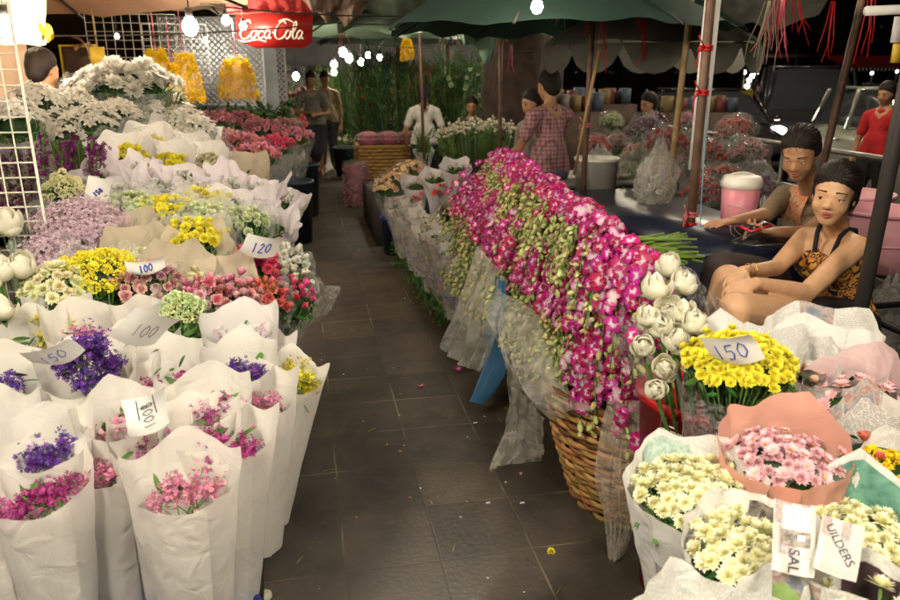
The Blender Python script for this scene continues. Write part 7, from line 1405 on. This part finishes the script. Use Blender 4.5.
# ================================================================ CARS AND ROAD
def car(p, rz, col, label, lights=False, s=1., suv=False, metal=.2):
    t = thing('parked_car', label, 'car', p, rz, 'cars beyond the railing'); pm = plain('car_paint_%.2f_%.2f' % (col[0], col[1]), col, .25, .05, metal=metal, spec=.6); gl = plain('car_glass', (.03, .032, .035), .12, .05, spec=.8); h = 1.45 if not suv else 1.75
    # body sections along x (front = -x)
    prof = [(-2.1, .35, .55, .62), (-2.05, .25, .72, .78), (-1.6, .22, .80, .86), (-.95, .2, .92, .88), (-.3, .2, .95, .89), (1.1, .2, .95, .89), (1.7, .22, .93, .86), (2.05, .28, .86, .80), (2.12, .38, .7, .74)]; V = []
    for x, z0, z1, w in prof:
        z1 = z1*(1.12 if suv else 1.)
        for q in range(13):
            a = math.pi*q/12; cx = -math.cos(a); V.append((x, w*np.sign(cx)*abs(cx)**.35 if abs(cx) > 1e-6 else 0, z0+(z1-z0)*max(0, math.sin(a))**.35))
    F = grid_faces(len(prof), 13); o = obj('body', mesh('body', V, F), pm, t)
    rp = [(-.95, .90, .90, .80), (-.35, .9, h-.06, .70), (.2, .9, h, .68), (1.0, .9, h-.03, .68), (1.65, .88, .90, .74)]; V = []
    for x, z0, z1, w in rp:
        z1 = z1 if z1 > 1 else z0+.02; z0_ = z0
        for q in range(9): a = math.pi*q/8; cx = -math.cos(a); V.append((x, w*(1 if z1 < 1 else .94)*np.sign(cx)*abs(cx)**.3, z0_+(z1-z0_)*max(0, math.sin(a))**.3))
    obj('window', mesh('glasshouse', V, grid_faces(5, 9)), gl, t)
    po('roof', [box((.38, 0, h-.02), (1.15, 1.2, .035))], pm, t, False)
    for y in (-.66, .66):
        for xa, za, xb, zb in ((-.95, .90, -.38, h-.05), (.35, .9, .35, h-.03), (1.05, h-.05, 1.65, .90)): po('window_pillar', [tube([(xa, y*1.15, za), (xb, y*1.02, zb)], .03, 5)], pm, t)
    for x in (-1.35, 1.35):
        for y in (-.82, .82):
            w = po('wheel', [tube([(x, y-.1*np.sign(y), .31), (x, y+.02*np.sign(y), .31)], .31, 20)], plain('rubber', (.02, .02, .02), .8), t); po('rim', [tube([(x, y+.0*np.sign(y), .31), (x, y+.035*np.sign(y), .31)], .18, 14)], stl, w)
    for y in (-.62, .62):
        po('headlight', [ell((-2.06, y, .64 if not suv else .74), (.05, .14, .07))], emit_mat('lit_headlight', (1, .93, .78), 40) if lights and (y > 0 or lights == 2) else plain('headlight_glass', (.5, .5, .48), .1), t); po('tail_light', [ell((2.1, y, .72), (.04, .13, .07))], plain('tail_red', (.3, .01, .01), .2), t); po('mirror', [ell((-.75, y*1.5, 1.0), (.06, .08, .05))], pm, t)
    po('bumper', [tube([(-2.12, -.7, .38), (-2.17, 0, .38), (-2.12, .7, .38)], .07, 6)], pm, t); po('grille', [box((-2.10, 0, .58), (.04, .7, .14))], plain('rubber', (.02, .02, .02), .8), t, False); po('number_plate', [box((-2.20, 0, .42), (.02, .35, .1))], plain('plate', (.6, .6, .58), .5), t, False)
    for y in (-.9, .9): po('door_handle', [box((.3, y, .78), (.14, .02, .03))], stl, t, False)
    t.scale = (s, s, s); return t
car(Q(793, 120, 12.2)*[1, 1, 0]+[.6, .6, -.11], R_(62), (.03, .028, .03), 'dark car facing the stalls with one headlight on', True, 1.05, True)
car(Q(885, 130, 8.2)*[1, 1, 0]+[.9, .4, -.11], R_(75), (.36, .37, .30), 'pale silver green car behind the slanting brown pole', False, 1.05, metal=.5)
car(Q(705, 118, 12.0)*[1, 1, 0]+[0, 0, -.11], R_(80), (.025, .02, .02), 'black car behind the film wrapped bouquets', False)
car(Q(890, 95, 16.5)*[1, 1, 0]+[.5, 0, -.11], R_(85), (.05, .045, .05), 'dark car parked further along the road', False)
for k, a in enumerate(((598, 142, 6.4, 'red'), (618, 138, 6.8, 'palepink'), (636, 150, 6.0, 'coral'), (688, 118, 6.4, 'candy'), (655, 118, 6.8, 'darkpurple'), (612, 118, 7.6, 'limewhite'))):
    redbunch(a[0], a[1], a[2], ('small film wrapped bouquet right of the grey pole', 'pale film wrapped bouquet above the white pail', 'coral film wrapped bouquet above the crumpled bag', 'candy pink film wrapped bouquet high behind the red tied pole', 'plum film wrapped bouquet below the grey lobes', 'pale green bouquet far behind the grey pole')[k], a[3], .13, s=40+k)
for k, a in enumerate(((560, 118, 8.6, .5, 1.15), (590, 112, 9.4, .6, 1.2), (700, 104, 9.0, .5, 1.1))):
    p = Q(*a[:3])*[1, 1, 0]; t = thing('market_stand', ('cluttered dim stand behind the man in checks', 'cluttered dim stand behind the grey pole', 'cluttered dim stand behind the bamboo pole')[k], 'stand', p); po('stand_body', [box((0, 0, a[4]*.5), (1.1, .5, a[4]))], plain('stand_brown', (.07, .045, .03), .8, .4, 8), t, False)
    for q in range(7): po('goods_pack', [box((-.45+.15*q, rng.uniform(-.1, .1), a[4]+.09), (.12, .12, .18+.08*rng.random()))], plain('pack_%d' % (q % 4), [(.16, .11, .04), (.13, .035, .03), (.05, .07, .10), (.15, .13, .11)][q % 4], .6, .3, 20), t, False)
# far road lights
def far_light(px, py, Y, r, s, label, col=(1, .85, .6)):
    p = Q(px, py, Y); t = thing('street_light', label, 'light', p*[1, 1, 0]+[0, 0, -.1], group='far lights across the road'); po('lamp_head', [sph((0, 0, p[2]+.1), r, 10, 8)], emit_mat('far_lamp', col, s), t); po('lamp_post', [tube([(0, 0, 0), (0, 0, p[2]+.1-r)], .03, 6)], darkst, t)
for k, (px, py) in enumerate(((744, 72), (752, 76), (749, 80), (756, 73), (743, 100), (747, 86))): far_light(px, py, 22, .07, 14, ('highest left', 'brightest', 'lower', 'right', 'lowest', 'middle')[k]+' warm bulb of the snack stall across the road')
for k, (px, py, c) in enumerate(((800, 75, (.75, .85, 1)), (793, 74, (.75, .85, 1)), (848, 96, (1, .8, .6)), (851, 102, (1, .8, .6)), (872, 73, (1, .9, .8)), (897, 71, (1, .9, .8)), (878, 98, (1, .9, .8)), (798, 91, (1, .9, .8)), (706, 92, (1, .8, .6)))): far_light(px, py, 24, .05 if k else .09, 14, ('bright bluish', 'small bluish', 'warm upper', 'warm lower', 'white left awning', 'white right awning', 'white rear window', 'dim white', 'faint leftmost')[k]+' light across the road', c)
t = thing('snack_stall', 'lit yellow snack stall across the road', 'stall', Q(768, 84, 21)*[1, 1, 0]); po('counter', [box((0, 0, .95), (1.9, .6, .3))], yl, t, False); po('stall_roof', [box((0, 0, 2.1), (2.2, 1., .08))], plain('stall_brown', (.14, .08, .05), .8), t, False)
for x in (-.9, .9): po('post', [box((x, 0, 1.05), (.06, .06, 2.1))], darkst, t, False)
t = thing('red_awning', 'red awning of the far stall beyond the cars', 'awning', Q(876, 69, 22)*[1, 1, 0]); po('awning_cloth', [(np.array([(-1.6, -.6, 1.75), (1.6, -.6, 1.75), (1.6, .6, 2.15), (-1.6, .6, 2.15)]), np.array([(0, 1, 2, 3)]), np.zeros(4))], cl('red_awning2', (.5, .03, .03)), t, False)
for x in (-1.5, 1.5): po('post', [tube([(x, 0, 0), (x, 0, 1.95)], .03, 6)], darkst, t)
po('fringe', [box((x, -.6, 1.70), (.05, .01, .10)) for x in np.arange(-1.55, 1.6, .14)], M['cardw'], t, False)
for k, (px, w, h) in enumerate(((620, 9, 7), (720, 8, 9), (800, 10, 6), (890, 12, 8))): t = thing('building', ('left most', 'tall', 'low', 'wide')[k]+' unlit building in the dark across the road', 'building', Q(px, 80, 38+2*k)*[1, 1, 0], group='unlit buildings across the road'); po('wall', [box((0, 0, h/2), (w, 5, h))], plain('unlit_wall', (.03, .027, .025), .9), t, False); [po('window', [box((-w/2+1.2+q*1.8, -2.52, zz), (.9, .06, 1.1))], plain('car_glass', (.03, .032, .035), .12), t, False) for q in range(int(w/1.9)) for zz in np.arange(1.6, h-1, 2.6)]
# ================================================================ LIT BULBS
for a in ((190, 26, 4.7, .045, 260, 'largest lit bulb hanging over the left stall'), (226, 20, 6.2, .032, 260, 'lit bulb left of the red drinks sign'), (243, 26, 6.2, .026, 260, 'small lit bulb touching the red drinks sign'), (433, 22, 7.0, .032, 300, 'lit bulb under the faded green umbrella'), (537, 6, 3.7, .030, 130, 'brightest lit bulb above the rosebuds'), (6, 26, 4.4, .05, 200, 'lit bulb glowing behind the top of the wire grid'),
          (296, 76, 17, .07, 120, 'far lit bulb left of the walking pair'), (334, 64, 15, .06, 150, 'far lit bulb, first of the bright aisle cluster'), (343, 52, 14, .07, 150, 'far lit bulb, highest of the bright aisle cluster'), (349, 58, 14.5, .07, 150, 'far lit bulb in the heart of the bright aisle cluster'), (361, 62, 14, .06, 150, 'far lit bulb at the right of the bright aisle cluster'), (368, 55, 13.5, .045, 150, 'far lit bulb just past the bright aisle cluster'), (380, 57, 13, .045, 150, 'far lit bulb farthest right over the leafy bunches'), (334, 72, 13, .045, 120, 'low far lit bulb behind the walking pair'), (395, 33, 16, .05, 90, 'faint far bulb seen through the umbrellas'), (551, 73, 9.5, .025, 120, 'small lit bulb behind the head of the man in the checked shirt'), (117, 36, 6.6, .016, 120, 'tiny lit bulb in front of the grey wire grid')):
    hanging_bulb(Q(*a[:3]), a[4], a[5], a[3], .45)
hanging_bulb((5.2, 6.2, 3.0), 420, 'added bulb over the road edge lighting the pale car', .06); hanging_bulb((4.4, 7.4, 2.6), 300, 'added bulb by the railing lighting the pale car', .05); hanging_bulb((4.2, 10.5, 2.6), 300, 'added bulb by the kerb lighting the dark cars', .05)  # bulbs added at the roadside to make the cars visible
hanging_bulb((3.2, 5.6, 1.95), 200, 'added bulb lighting the small dim tables', .03); hanging_bulb((3.0, 4.3, 2.35), 320, 'added bulb lighting the film wrapped red bouquets', .04); hanging_bulb((.3, 8.6, 2.45), 260, 'added bulb lighting the middle of the aisle', .045)  # added bulbs, fill light for tables, red bouquets and aisle
hanging_bulb((1.0, 8.1, 2.32), 330, 'added bulb lighting the wicker hamper from above', .04); hanging_bulb((2.0, 9.6, 2.2), 260, 'added bulb lighting the tall leafy bunches', .04); hanging_bulb((7.6, 9.6, 3.4), 500, 'added bulb high up, lighting the parked cars', .08); hanging_bulb((6.2, 13.5, 3.4), 500, 'added bulb high over the road, lighting the cars from behind', .08)  # further added bulbs brightening the hamper, foliage and cars
# bulbs added out of view to brighten the women, orchids and left stall
hanging_bulb((1.9, 2.1, 2.35), 260, 'added unseen bulb above the seated women', .045); hanging_bulb((.9, 3.6, 2.45), 230, 'added unseen bulb above the orchid heap', .045); hanging_bulb((-1.9, 5.2, 2.3), 600, 'added unseen bulb above the white lilies', .05); hanging_bulb((-1.2, 4.2, 2.4), 480, 'added unseen bulb above the ribboned bouquets', .045); hanging_bulb((-1.3, 3.0, 2.4), 330, 'added unseen bulb above the yellow chrysanthemums', .045)
